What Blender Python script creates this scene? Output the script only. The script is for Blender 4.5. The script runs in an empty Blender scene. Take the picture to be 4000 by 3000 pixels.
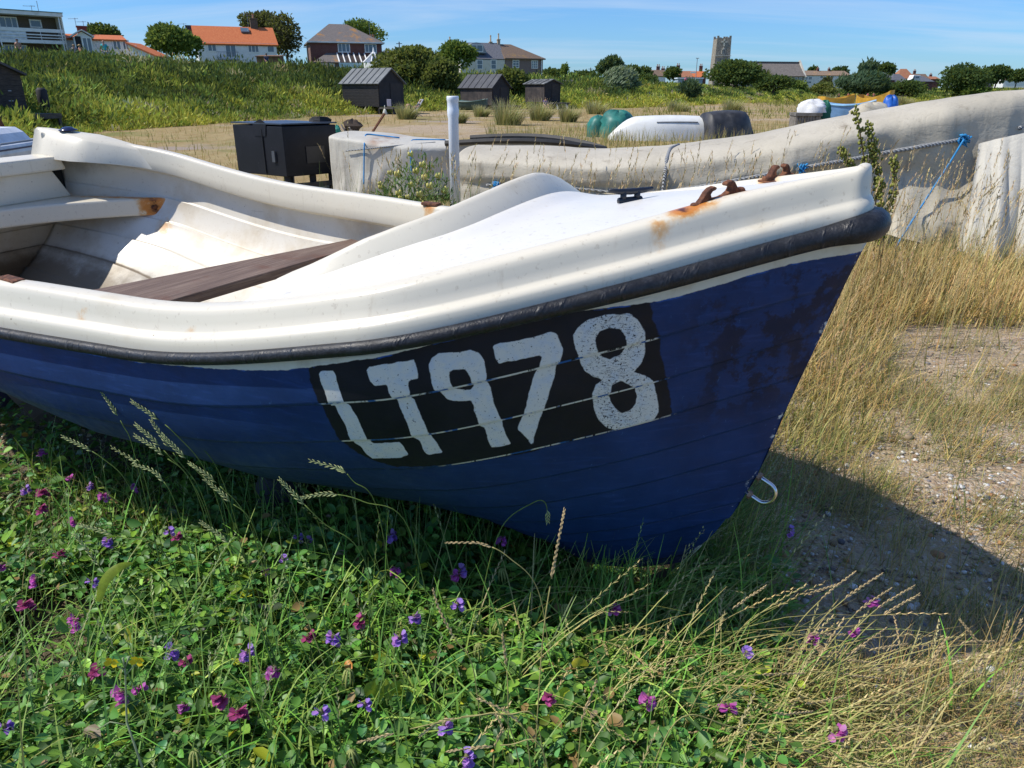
import bpy, math, random
import numpy as np
from mathutils import Vector, Matrix

# ------------------------------------------------------------------ camera, light, exposure
SC = bpy.context.scene
COL = SC.collection
TH, FPX, HOR, CH = 0.37753019542353816, 2900.0, 350.0, 1.6     # tilt, focal length and horizon in 4000 px terms
cam_d = bpy.data.cameras.new('camera'); cam = bpy.data.objects.new('camera', cam_d); COL.objects.link(cam)
cam.location = (0, 0, CH); cam.rotation_euler = (math.pi/2-TH, 0, 0)
cam_d.sensor_width = 36; cam_d.lens = 36*FPX/4000; cam_d.clip_start = 0.05; cam_d.clip_end = 6000
SC.camera = cam
SUN = Vector((-0.82, -0.09, 1.02)).normalized()                # towards the sun
sun_el = math.asin(SUN.z); sun_az = math.atan2(SUN.x, SUN.y)
sd = bpy.data.lights.new('sun', 'SUN'); sd.energy = 4.3; sd.angle = math.radians(0.55); sd.color = (1.0, 0.945, 0.85)
so = bpy.data.objects.new('sun', sd); COL.objects.link(so); so.rotation_euler = SUN.to_track_quat('Z', 'Y').to_euler(); so.location = (-20, -6, 30)
W = bpy.data.worlds.new('World'); SC.world = W; W.use_nodes = True
wn, wl = W.node_tree.nodes, W.node_tree.links; wn.clear()
w_out = wn.new('ShaderNodeOutputWorld'); w_bg = wn.new('ShaderNodeBackground'); w_sky = wn.new('ShaderNodeTexSky')
w_sky.sky_type = 'NISHITA'; w_sky.sun_disc = False; w_sky.sun_elevation = sun_el; w_sky.sun_rotation = sun_az
w_sky.air_density = 1.0; w_sky.dust_density = 0.35; w_sky.ozone_density = 2.2
# thin streaks of cirrus over the blue: noise in the direction of the sky, stretched along x
w_tc = wn.new('ShaderNodeTexCoord'); w_sep = wn.new('ShaderNodeSeparateXYZ'); wl.new(w_tc.outputs['Generated'], w_sep.inputs[0])
w_div = wn.new('ShaderNodeMath'); w_div.operation = 'ADD'; w_div.inputs[1].default_value = 0.12; wl.new(w_sep.outputs[2], w_div.inputs[0])
w_px = wn.new('ShaderNodeMath'); w_px.operation = 'DIVIDE'; wl.new(w_sep.outputs[0], w_px.inputs[0]); wl.new(w_div.outputs[0], w_px.inputs[1])
w_py = wn.new('ShaderNodeMath'); w_py.operation = 'DIVIDE'; wl.new(w_sep.outputs[1], w_py.inputs[0]); wl.new(w_div.outputs[0], w_py.inputs[1])
w_cmb = wn.new('ShaderNodeCombineXYZ'); wl.new(w_px.outputs[0], w_cmb.inputs[0]); wl.new(w_py.outputs[0], w_cmb.inputs[1])
w_map = wn.new('ShaderNodeMapping'); w_map.inputs['Rotation'].default_value = (0, 0, 0.22); w_map.inputs['Scale'].default_value = (0.35, 1.5, 1)
wl.new(w_cmb.outputs[0], w_map.inputs[0])
w_n = wn.new('ShaderNodeTexNoise'); w_n.inputs['Scale'].default_value = 0.9; w_n.inputs['Detail'].default_value = 7; w_n.inputs['Roughness'].default_value = 0.6; w_n.inputs['Distortion'].default_value = 0.6
wl.new(w_map.outputs[0], w_n.inputs[0])
w_r = wn.new('ShaderNodeValToRGB'); w_r.color_ramp.elements[0].position = 0.43; w_r.color_ramp.elements[1].position = 0.82
w_r.color_ramp.elements[0].color = (0, 0, 0, 1); w_r.color_ramp.elements[1].color = (0.62, 0.62, 0.62, 1); wl.new(w_n.outputs[0], w_r.inputs[0])
w_tint = wn.new('ShaderNodeMix'); w_tint.data_type = 'RGBA'; w_tint.blend_type = 'MULTIPLY'; w_tint.inputs[0].default_value = 1.0
w_tint.inputs[7].default_value = (0.40, 0.68, 1.08, 1); wl.new(w_sky.outputs[0], w_tint.inputs[6])
w_mix = wn.new('ShaderNodeMix'); w_mix.data_type = 'RGBA'; wl.new(w_r.outputs[0], w_mix.inputs[0]); wl.new(w_tint.outputs[2], w_mix.inputs[6]); w_mix.inputs[7].default_value = (4.6, 5.4, 6.6, 1)
wl.new(w_mix.outputs[2], w_bg.inputs[0]); w_bg.inputs[1].default_value = 0.125; wl.new(w_bg.outputs[0], w_out.inputs[0])
SC.view_settings.view_transform = 'Standard'; SC.view_settings.look = 'None'; SC.view_settings.exposure = 0.18; SC.view_settings.gamma = 1.0
SC.cycles.max_bounces = 6; SC.cycles.transparent_max_bounces = 8
RNG = np.random.default_rng(11); random.seed(11)

# ------------------------------------------------------------------ helpers
def ray(u, v):
    s, c = math.sin(TH), math.cos(TH); b = (HOR+FPX*math.tan(TH)-v)/FPX
    return np.array([(u-2000)/FPX, c+b*s, -s+b*c])
def at(u, v, y):
    d = ray(u, v); return Vector((d[0]*y/d[1], y, CH+d[2]*y/d[1]))
def wpx(n, y):                                                   # width in metres of n pixels near the horizon at distance y
    return n/FPX*y*0.9296
def gpt(u, v, z=0.0):
    d = ray(u, v); t = (z-CH)/d[2]; return Vector((d[0]*t, d[1]*t, z))

def tag(o, label=None, cat=None, group=None, kind=None):
    if label: o['label'] = label
    if cat: o['category'] = cat
    if group: o['group'] = group
    if kind: o['kind'] = kind
    return o
def empty(name, loc, label, cat, group=None, rz=0.0):
    o = bpy.data.objects.new(name, None); COL.objects.link(o); o.empty_display_size = 0.2
    o.location = loc; o.rotation_euler = (0, 0, rz); return tag(o, label, cat, group)
def link(name, me, mat=None, parent=None, smooth=False):
    if mat is not None:
        for m in (mat if isinstance(mat, (list, tuple)) else [mat]): me.materials.append(m)
    o = bpy.data.objects.new(name, me); COL.objects.link(o)
    if smooth: me.polygons.foreach_set('use_smooth', np.ones(len(me.polygons), bool))
    if parent is not None: o.parent = parent
    return o
def npmesh(name, V, F, mat=None, parent=None, smooth=False, attrs=None, midx=None, sharp=None):
    """V (n,3); F a list of (k,m) arrays of vertex indices, m corners each. attrs: {name: (n,) float or (n,3) colour} on points."""
    V = np.asarray(V, np.float32)
    Fs = [np.asarray(f, np.int32) for f in (F if isinstance(F, list) else [F]) if len(f)]
    me = bpy.data.meshes.new(name); me.vertices.add(len(V)); me.vertices.foreach_set('co', V.ravel())
    nl = sum(f.size for f in Fs); nf = sum(len(f) for f in Fs)
    me.loops.add(nl); me.polygons.add(nf)
    me.loops.foreach_set('vertex_index', np.concatenate([f.ravel() for f in Fs]))
    tot = np.concatenate([np.full(len(f), f.shape[1], np.int32) for f in Fs]); st = np.concatenate([[0], np.cumsum(tot)[:-1]]).astype(np.int32)
    me.polygons.foreach_set('loop_start', st); me.polygons.foreach_set('loop_total', tot)
    if midx is not None: me.polygons.foreach_set('material_index', np.asarray(midx, np.int32))
    me.update(calc_edges=True)
    for k, a in (attrs or {}).items():
        a = np.asarray(a, np.float32)
        if a.ndim == 1: me.attributes.new(k, 'FLOAT', 'POINT').data.foreach_set('value', a)
        else: me.attributes.new(k, 'FLOAT_COLOR', 'POINT').data.foreach_set('color', np.concatenate([a, np.ones((len(a), 1), np.float32)], 1).ravel())
    o = link(name, me, mat, parent, smooth)
    if sharp: me.set_sharp_from_angle(angle=math.radians(sharp))
    return o
def grid_faces(nu, nv, close=False):
    i, j = np.meshgrid(np.arange(nu-1), np.arange(nv if close else nv-1), indexing='ij'); j2 = (j+1) % nv
    return np.stack([i*nv+j, (i+1)*nv+j, (i+1)*nv+j2, i*nv+j2], -1).reshape(-1, 4)

class MB:
    """Collects boxes, prisms, tubes into one mesh."""
    def __init__(s): s.v = []; s.f = []
    def add(s, vs, fs):
        n = len(s.v); s.v += [tuple(x) for x in vs]; s.f += [tuple(n+i for i in f) for f in fs]; return s
    def box(s, x0, x1, y0, y1, z0, z1, M=None):
        vs = [Vector(p) for p in ((x0, y0, z0), (x1, y0, z0), (x1, y1, z0), (x0, y1, z0), (x0, y0, z1), (x1, y0, z1), (x1, y1, z1), (x0, y1, z1))]
        if M: vs = [M @ p for p in vs]
        return s.add(vs, [(0, 3, 2, 1), (4, 5, 6, 7), (0, 1, 5, 4), (1, 2, 6, 5), (2, 3, 7, 6), (3, 0, 4, 7)])
    def prism(s, poly, y0, y1):                                  # polygon in xz pulled along y
        n = len(poly); vs = [(x, y0, z) for x, z in poly]+[(x, y1, z) for x, z in poly]
        return s.add(vs, [tuple(range(n)), tuple(range(2*n-1, n-1, -1))]+[(i, i+n, (i+1) % n+n, (i+1) % n) for i in range(n)])
    def slab(s, quad, t):                                        # a thick sheet: quad of four points, thickness t along its normal
        q = [Vector(p) for p in quad]; n = (q[1]-q[0]).cross(q[3]-q[0]).normalized()*t
        return s.add(q+[p-n for p in q], [(0, 1, 2, 3), (7, 6, 5, 4), (0, 4, 5, 1), (1, 5, 6, 2), (2, 6, 7, 3), (3, 7, 4, 0)])
    def tube(s, pts, r, n=8, caps=True):
        pts = [Vector(p) for p in pts]; rs = r if isinstance(r, (list, tuple, np.ndarray)) else [r]*len(pts); rings = []; up = None
        for i, p in enumerate(pts):
            d = (pts[min(i+1, len(pts)-1)]-pts[max(i-1, 0)]); d = d.normalized() if d.length > 1e-9 else Vector((0, 0, 1))
            if up is None:
                up = Vector((0, 0, 1)) if abs(d.z) < 0.9 else Vector((1, 0, 0))
            a = d.cross(up); a = a.normalized() if a.length > 1e-6 else d.orthogonal().normalized(); up = a.cross(d).normalized()
            rings.append([p+(a*math.cos(2*math.pi*k/n)+up*math.sin(2*math.pi*k/n))*rs[i] for k in range(n)])
        base = len(s.v)
        for rg in rings: s.v += [tuple(x) for x in rg]
        for i in range(len(rings)-1):
            for k in range(n):
                a0 = base+i*n+k; a1 = base+i*n+(k+1) % n; s.f.append((a0, a1, a1+n, a0+n))
        if caps: s.f.append(tuple(base+k for k in range(n-1, -1, -1))); s.f.append(tuple(base+(len(rings)-1)*n+k for k in range(n)))
        return s
    def lathe(s, prof, n=16, c=(0, 0, 0)):
        b = len(s.v)
        for r, z in prof:
            for k in range(n): s.v.append((c[0]+r*math.cos(2*math.pi*k/n), c[1]+r*math.sin(2*math.pi*k/n), c[2]+z))
        for i in range(len(prof)-1):
            for k in range(n): s.f.append((b+i*n+k, b+i*n+(k+1) % n, b+(i+1)*n+(k+1) % n, b+(i+1)*n+k))
        s.f.append(tuple(b+k for k in range(n-1, -1, -1))); s.f.append(tuple(b+(len(prof)-1)*n+k for k in range(n))); return s
    def blob(s, c, r, n=10, m=7, jit=0.0):                      # closed lumpy ellipsoid
        b = len(s.v); rx, ry, rz = r if isinstance(r, (tuple, list)) else (r, r, r)
        for i in range(m+1):
            t = math.pi*i/m
            for k in range(n):
                p = 2*math.pi*k/n; q = 1+random.uniform(-jit, jit)
                s.v.append((c[0]+rx*q*math.sin(t)*math.cos(p), c[1]+ry*q*math.sin(t)*math.sin(p), c[2]+rz*q*math.cos(t)))
        for i in range(m):
            for k in range(n): s.f.append((b+i*n+k, b+(i+1)*n+k, b+(i+1)*n+(k+1) % n, b+i*n+(k+1) % n))
        return s
    def build(s, name, mat=None, parent=None, smooth=False, bevel=0.0, M=None):
        me = bpy.data.meshes.new(name); vs = [M @ Vector(p) for p in s.v] if M else s.v
        me.from_pydata([tuple(p) for p in vs], [], s.f); me.update(); o = link(name, me, mat, parent, smooth)
        if bevel > 0:
            b = o.modifiers.new('bevel', 'BEVEL'); b.width = bevel; b.segments = 2; b.limit_method = 'ANGLE'; b.angle_limit = math.radians(40)
        return o

class NT:
    """Small node-tree writer."""
    def __init__(s, name):
        s.m = bpy.data.materials.new(name); s.m.use_nodes = True; s.t = s.m.node_tree; s.t.nodes.clear()
        s.out = s.t.nodes.new('ShaderNodeOutputMaterial'); s.p = s.t.nodes.new('ShaderNodeBsdfPrincipled'); s.t.links.new(s.p.outputs[0], s.out.inputs[0])
    def n(s, typ, **kw):
        x = s.t.nodes.new(typ)
        for k, v in kw.items(): setattr(x, k, v)
        return x
    def l(s, a, b):
        if hasattr(a, 'links'): s.t.links.new(a, b)
        else: b.default_value = (tuple(a)+(1,) if isinstance(a, (tuple, list)) and len(a) == 3 and b.type == 'RGBA' else a)
    def obj(s): return s.n('ShaderNodeTexCoord').outputs['Object']
    def pos(s): return s.n('ShaderNodeNewGeometry').outputs['Position']
    def attr(s, name, out='Fac'): return s.n('ShaderNodeAttribute', attribute_name=name).outputs[out]
    def map(s, v, sc=(1, 1, 1), rot=(0, 0, 0)):
        m = s.n('ShaderNodeMapping'); s.l(v, m.inputs[0]); m.inputs['Scale'].default_value = sc; m.inputs['Rotation'].default_value = rot; return m.outputs[0]
    def noise(s, v, sc, det=4, rough=0.55, dist=0.0):
        x = s.n('ShaderNodeTexNoise'); s.l(v, x.inputs[0]); x.inputs['Scale'].default_value = sc; x.inputs['Detail'].default_value = det
        x.inputs['Roughness'].default_value = rough; x.inputs['Distortion'].default_value = dist; return x.outputs[0]
    def voro(s, v, sc, out='Distance', feat='F1'):
        x = s.n('ShaderNodeTexVoronoi', feature=feat); s.l(v, x.inputs[0]); x.inputs['Scale'].default_value = sc; return x.outputs[out]
    def math(s, op, a, b=0.0, c=None, clamp=False):
        x = s.n('ShaderNodeMath', operation=op, use_clamp=clamp); s.l(a, x.inputs[0]); s.l(b, x.inputs[1])
        if c is not None: s.l(c, x.inputs[2])
        return x.outputs[0]
    def step(s, x, lo, hi, o0=0.0, o1=1.0):
        m = s.n('ShaderNodeMapRange', interpolation_type='SMOOTHSTEP'); s.l(x, m.inputs[0])
        for i, v in enumerate((lo, hi, o0, o1)): m.inputs[i+1].default_value = v
        return m.outputs[0]
    def ramp(s, x, els):
        r = s.n('ShaderNodeValToRGB'); e = r.color_ramp.elements
        while len(e) < len(els): e.new(0.5)
        for q, (p, c) in zip(e, els): q.position = p; q.color = tuple(c)+(1,) if len(c) == 3 else c
        s.l(x, r.inputs[0]); return r.outputs[0]
    def mix(s, f, a, b, mode='MIX'):
        x = s.n('ShaderNodeMix', data_type='RGBA', blend_type=mode); s.l(f, x.inputs[0]); s.l(a, x.inputs[6]); s.l(b, x.inputs[7]); return x.outputs[2]
    def bump(s, h, st=0.3, d=0.01):
        x = s.n('ShaderNodeBump'); x.inputs['Strength'].default_value = st; x.inputs['Distance'].default_value = d; s.l(h, x.inputs['Height']); s.l(x.outputs[0], s.p.inputs['Normal'])
    def fin(s, col=None, rough=None, metal=None, spec=None, transl=0.0, tcol=None):
        if col is not None: s.l(col, s.p.inputs['Base Color'])
        if rough is not None: s.l(rough, s.p.inputs['Roughness'])
        if metal is not None: s.l(metal, s.p.inputs['Metallic'])
        if spec is not None: s.l(spec, s.p.inputs['Specular IOR Level'])
        if transl:
            t = s.n('ShaderNodeBsdfTranslucent'); s.l(tcol if tcol is not None else col, t.inputs[0]); m = s.n('ShaderNodeMixShader'); m.inputs[0].default_value = transl
            s.t.links.new(s.p.outputs[0], m.inputs[1]); s.t.links.new(t.outputs[0], m.inputs[2]); s.t.links.new(m.outputs[0], s.out.inputs[0])
        return s.m
def plain(name, col, rough=0.6, var=0.18, sc=3.0, metal=0.0, bump=0.0, bsc=30.0, dirt=None, dsc=1.2):
    t = NT(name); o = t.obj(); n = t.noise(o, sc, 6)
    c = t.mix(t.step(n, 0.3, 0.7), tuple(x*(1-var) for x in col), tuple(min(1, x*(1+var)) for x in col))
    if dirt: c = t.mix(t.step(t.noise(o, dsc, 8, 0.65), 0.5, 0.72), c, dirt)
    if bump: t.bump(t.noise(o, bsc, 5), bump, 0.01)
    return t.fin(c, rough, metal)
def pchip(x, xk, yk):
    x = np.asarray(x, float); xk = np.asarray(xk, float); yk = np.asarray(yk, float); h = np.diff(xk); d = np.diff(yk)/h; m = np.zeros_like(yk)
    for i in range(1, len(xk)-1):
        if d[i-1]*d[i] > 0:
            a, b = 2*h[i]+h[i-1], h[i]+2*h[i-1]; m[i] = (a+b)/(a/d[i-1]+b/d[i])
    m[0] = d[0]; m[-1] = d[-1]; i = np.clip(np.searchsorted(xk, x)-1, 0, len(xk)-2); t = (x-xk[i])/h[i]
    return (2*t**3-3*t**2+1)*yk[i]+(t**3-2*t**2+t)*h[i]*m[i]+(-2*t**3+3*t**2)*yk[i+1]+(t**3-t**2)*h[i]*m[i+1]
def sstep(x, a, b):
    t = np.clip((np.asarray(x, float)-a)/(b-a), 0, 1); return t*t*(3-2*t)
def vnoise(x, y, seed=0):                                        # cheap smooth 2-D noise in -1..1
    r = np.random.default_rng(seed); o = 0
    for k in range(5):
        a = r.uniform(0, 6.28); f = r.uniform(0.7, 1.4)*1.7**k*0.6; o = o+np.sin(f*(x*math.cos(a)+y*math.sin(a))*2+r.uniform(0, 6.28))*np.cos(f*(y*math.cos(a)-x*math.sin(a))*1.7+r.uniform(0, 6.28))/1.35**k
    return o/2.2
# ------------------------------------------------------------------ the blue and white boat
BO = np.array([0.8789798828089999, 1.7973557112570535, 1.3104875268573757])
BM = np.array([[-0.8571274278379937, -0.515083658708559, 0.004625686892742741], [0.5143734008179714, -0.8563547513136344, -0.04556911710268196], [0.02743313651005764, -0.03667920983293091, 0.998950478545985]])
BBASE = np.array([2.3, 0.0, -1.35])
def B2W(p): return BO+BM@np.asarray(p, float)
boat = empty('open_boat', (0, 0, 0), 'blue clinker-planked open boat with white gunwale and white number painted on its bow', 'boat')
bw = B2W(BBASE); boat.matrix_world = Matrix([[*BM[0], bw[0]], [*BM[1], bw[1]], [*BM[2], bw[2]], [0, 0, 0, 1]])
UK = [0, .15, .5, 1.0, 1.8, 2.8, 3.8, 4.6, 4.95]; BK = [.02, .117, .4343, .7614, .8656, .9822, 1.0019, .76, .60]
HK = [0, .5, 1.0, 1.8, 2.8, 4.6, 4.95]; HV = [0, -.1474, -.2749, -.4178, -.4385, -.2596, -.225]
Bf = lambda u: pchip(u, UK, BK)
Hf = lambda u: pchip(u, HK, HV)
HGf = lambda u: pchip(np.minimum(u, 2.2), [0, .5, 1.2, 2.2], [.1317, .1252, .1193, .1391])
KU = [0.0, .023, .045, .083, .134, .168, .192, .238, .279, .335, .417, .527, .665, .777, .971, 1.221, 2.0, 3.0, 4.95]
KW = [0.0, -.079, -.16, -.32, -.526, -.69, -.785, -.915, -1.005, -1.108, -1.225, -1.306, -1.328, -1.302, -1.263, -1.263, -1.243, -1.223, -1.18]
KEELf = lambda u: np.interp(u, KU, KW)
Kf = lambda u: KEELf(u)+np.interp(u, [.53, 1.33, 4.7], [0, .08, .08])
Nf = lambda u: np.interp(u, [0, .3, .7, 1.1, 1.6, 2.2, 2.8, 4.75], [1.1, 1.4375, 1.7875, 2.175, 2.9375, 3.05, 2.35, 2.3])
LAPS = [0.0, .15, .275, .395, .51, .62, .72, .80, .86]
PAINT = ([0.0, .023, .17, .39, .56, .74, .94, 1.22, 1.56, 1.93, 2.3, 5], [.08, .072, .0535, .0563, .028, .0182, .035, .0494, .029, .029, .006, -.005])
def hull_base(u, d, inset=0.0):
    H = Hf(u); B = np.maximum(Bf(u)-inset, .004); D = np.maximum(H-Kf(u)-inset, .004); s = np.clip(d/D, 0, 1)
    return np.stack([u, B*(1-s**Nf(u)), H-np.minimum(d, D)], -1)
def hull_grid(us, ds, amp=.0085, lift=0.0, inset=0.0):
    """us (n,), ds list of (depth, k, at): depth below the rail; sawtooth offset makes the laps."""
    U, Dp = np.meshgrid(us, np.array([x[0] for x in ds]), indexing='ij')
    P = hull_base(U, Dp, inset); e = 1e-3
    du = hull_base(U+e, Dp, inset)-P; dd = hull_base(U, Dp+e, inset)-P
    dd = np.where(np.linalg.norm(dd, axis=-1, keepdims=True) < 1e-7, np.array([0, -.3, -1.])*1e-3, dd)
    N = np.cross(du, dd); N /= np.linalg.norm(N, axis=-1, keepdims=True)+1e-12
    N[N[..., 1] < -.2] *= -1
    saw = np.array([x[1] for x in ds])[None, :]*amp*sstep(U, .03, .25)
    return P+N*(saw+lift)[..., None], U, Dp
def lap_levels(fine=3, dmax=1.05):
    L = []
    ends = LAPS+[.92, 1.0, 1.06]
    for a, b in zip(ends[:-1], ends[1:]):
        for t in (np.linspace(0, 1, fine+1) if fine > 8 else (0, .05, .25, .5, .75, .94, 1)):
            L.append((a+(b-a)*t+(0.0035 if t == 0 and a > 0 else 0), t if b <= .87 else 0.0))
    return [x for x in L if x[0] <= dmax]
LET = {
'L': [(1.1075, 0.0654), (1.0996, 0.059), (1.0664, 0.0582), (1.0615, 0.0674), (1.0576, 0.1122), (1.0532, 0.1567), (1.0444, 0.163), (1.0328, 0.202), (1.0297, 0.2865), (1.0221, 0.2939), (0.9529, 0.2938), (0.9477, 0.3067), (0.9464, 0.3394), (0.9684, 0.3468), (1.0531, 0.3489), (1.0619, 0.3329), (1.0661, 0.301), (1.079, 0.2896), (1.0752, 0.2244), (1.0862, 0.1604), (1.0981, 0.1596), (1.1007, 0.1147), (1.1074, 0.0849)],
'T': [(0.9766, 0.0604), (0.9678, 0.0552), (0.8694, 0.0553), (0.8653, 0.0911), (0.8655, 0.1051), (0.8862, 0.1068), (0.8889, 0.1219), (0.889, 0.1569), (0.8845, 0.1662), (0.8787, 0.2105), (0.8722, 0.2737), (0.872, 0.2851), (0.8659, 0.3151), (0.8631, 0.3439), (0.8957, 0.3475), (0.9021, 0.339), (0.9037, 0.2931), (0.9148, 0.281), (0.9137, 0.215), (0.9214, 0.156), (0.9293, 0.1519), (0.9337, 0.1294), (0.9344, 0.1081), (0.9647, 0.1091), (0.9734, 0.0924)],
'9': [(0.84, 0.0766), (0.8325, 0.0603), (0.8181, 0.0522), (0.7574, 0.061), (0.7429, 0.0706), (0.7332, 0.0948), (0.7327, 0.1357), (0.736, 0.1514), (0.7284, 0.1711), (0.7272, 0.2128), (0.7198, 0.278), (0.7196, 0.3045), (0.7122, 0.3627), (0.7544, 0.3587), (0.7571, 0.3397), (0.7568, 0.2914), (0.7655, 0.2818), (0.7689, 0.1986), (0.7942, 0.1936), (0.8166, 0.1808), (0.8274, 0.1573), (0.8377, 0.143), (0.8394, 0.109)],
'9h': [(0.8031, 0.1054), (0.7948, 0.0997), (0.7721, 0.1055), (0.7657, 0.1195), (0.7627, 0.1482), (0.7583, 0.161), (0.7671, 0.1697), (0.7969, 0.1546), (0.8025, 0.1359)],
'7': [(0.7158, 0.0608), (0.6408, 0.0642), (0.6081, 0.0634), (0.5995, 0.0664), (0.5945, 0.0754), (0.5875, 0.1099), (0.5891, 0.1321), (0.599, 0.157), (0.6036, 0.1791), (0.6149, 0.2158), (0.6372, 0.285), (0.6475, 0.3115), (0.6687, 0.3738), (0.6723, 0.3708), (0.6913, 0.3182), (0.678, 0.2814), (0.6667, 0.2471), (0.6463, 0.1767), (0.6356, 0.1488), (0.6253, 0.1166), (0.6461, 0.1142), (0.7073, 0.1119), (0.7118, 0.0991)],
'8': [(0.567, 0.0849), (0.5564, 0.0667), (0.539, 0.0559), (0.5078, 0.0544), (0.4712, 0.062), (0.4574, 0.0693), (0.4433, 0.0891), (0.4343, 0.1147), (0.4305, 0.1439), (0.4294, 0.1779), (0.4373, 0.2092), (0.4525, 0.2273), (0.4321, 0.2468), (0.4178, 0.2669), (0.4143, 0.2826), (0.4073, 0.3206), (0.4048, 0.3515), (0.4079, 0.3775), (0.4175, 0.3947), (0.454, 0.3976), (0.4965, 0.396), (0.5131, 0.3798), (0.5286, 0.3486), (0.5343, 0.316), (0.5361, 0.2798), (0.537, 0.2622), (0.5267, 0.2377), (0.5153, 0.2281), (0.5313, 0.214), (0.5468, 0.192), (0.5548, 0.1652), (0.561, 0.1345), (0.5656, 0.1076)],
'8h': [(0.5261, 0.1089), (0.5146, 0.0907), (0.4952, 0.0887), (0.4777, 0.0984), (0.4671, 0.1221), (0.4671, 0.1526), (0.4778, 0.172), (0.4976, 0.1765), (0.5118, 0.1649), (0.522, 0.1381)],
'8i': [(0.5022, 0.2753), (0.4957, 0.2493), (0.4791, 0.2444), (0.4613, 0.2628), (0.4507, 0.2814), (0.4475, 0.3059), (0.4518, 0.3307), (0.4635, 0.3439), (0.4805, 0.3445), (0.493, 0.3259), (0.4996, 0.3025)]}
PAN = [(1.1404, 0.03), (1.125, 0.1591), (1.1082, 0.2893), (1.0709, 0.347), (1.0098, 0.3789), (0.8387, 0.3986), (0.6829, 0.4062), (0.4925, 0.3959), (0.3771, 0.3958), (0.3907, 0.2712), (0.4089, 0.1331), (0.4255, 0.03), (0.7406, 0.0), (0.9426, 0.0)]
def sdist(pts, poly):                                            # signed distance, positive inside
    p = np.asarray(pts); q = np.asarray(poly); best = np.full(len(p), 9.0); ins = np.zeros(len(p), bool); sc = np.array([1.25, 1.0])
    p = p*sc; q = q*sc
    for i in range(len(q)):
        a, b = q[i], q[(i+1) % len(q)]; ab = b-a; t = np.clip(((p-a)@ab)/(ab@ab+1e-12), 0, 1); best = np.minimum(best, np.linalg.norm(p-(a+t[:, None]*ab), axis=1))
        c = (a[1] > p[:, 1]) != (b[1] > p[:, 1]); ins ^= c & (p[:, 0] < (b[0]-a[0])*(p[:, 1]-a[1])/(b[1]-a[1]+1e-12)+a[0])
    return np.where(ins, best, -best)
def sign_attrs(U, D):
    pts = np.stack([U.ravel(), D.ravel()], -1); pan = sdist(pts, PAN); let = np.full(len(pts), -1.0)
    for k in 'LT978':
        x = sdist(pts, LET[k])
        for h in ('9h',) if k == '9' else ('8h', '8i') if k == '8' else (): x = np.minimum(x, -sdist(pts, LET[h]))
        let = np.maximum(let, x)
    eight = np.exp(-((pts[:, 0]-.49)**2/.07**2))
    return let, pan, eight

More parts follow.
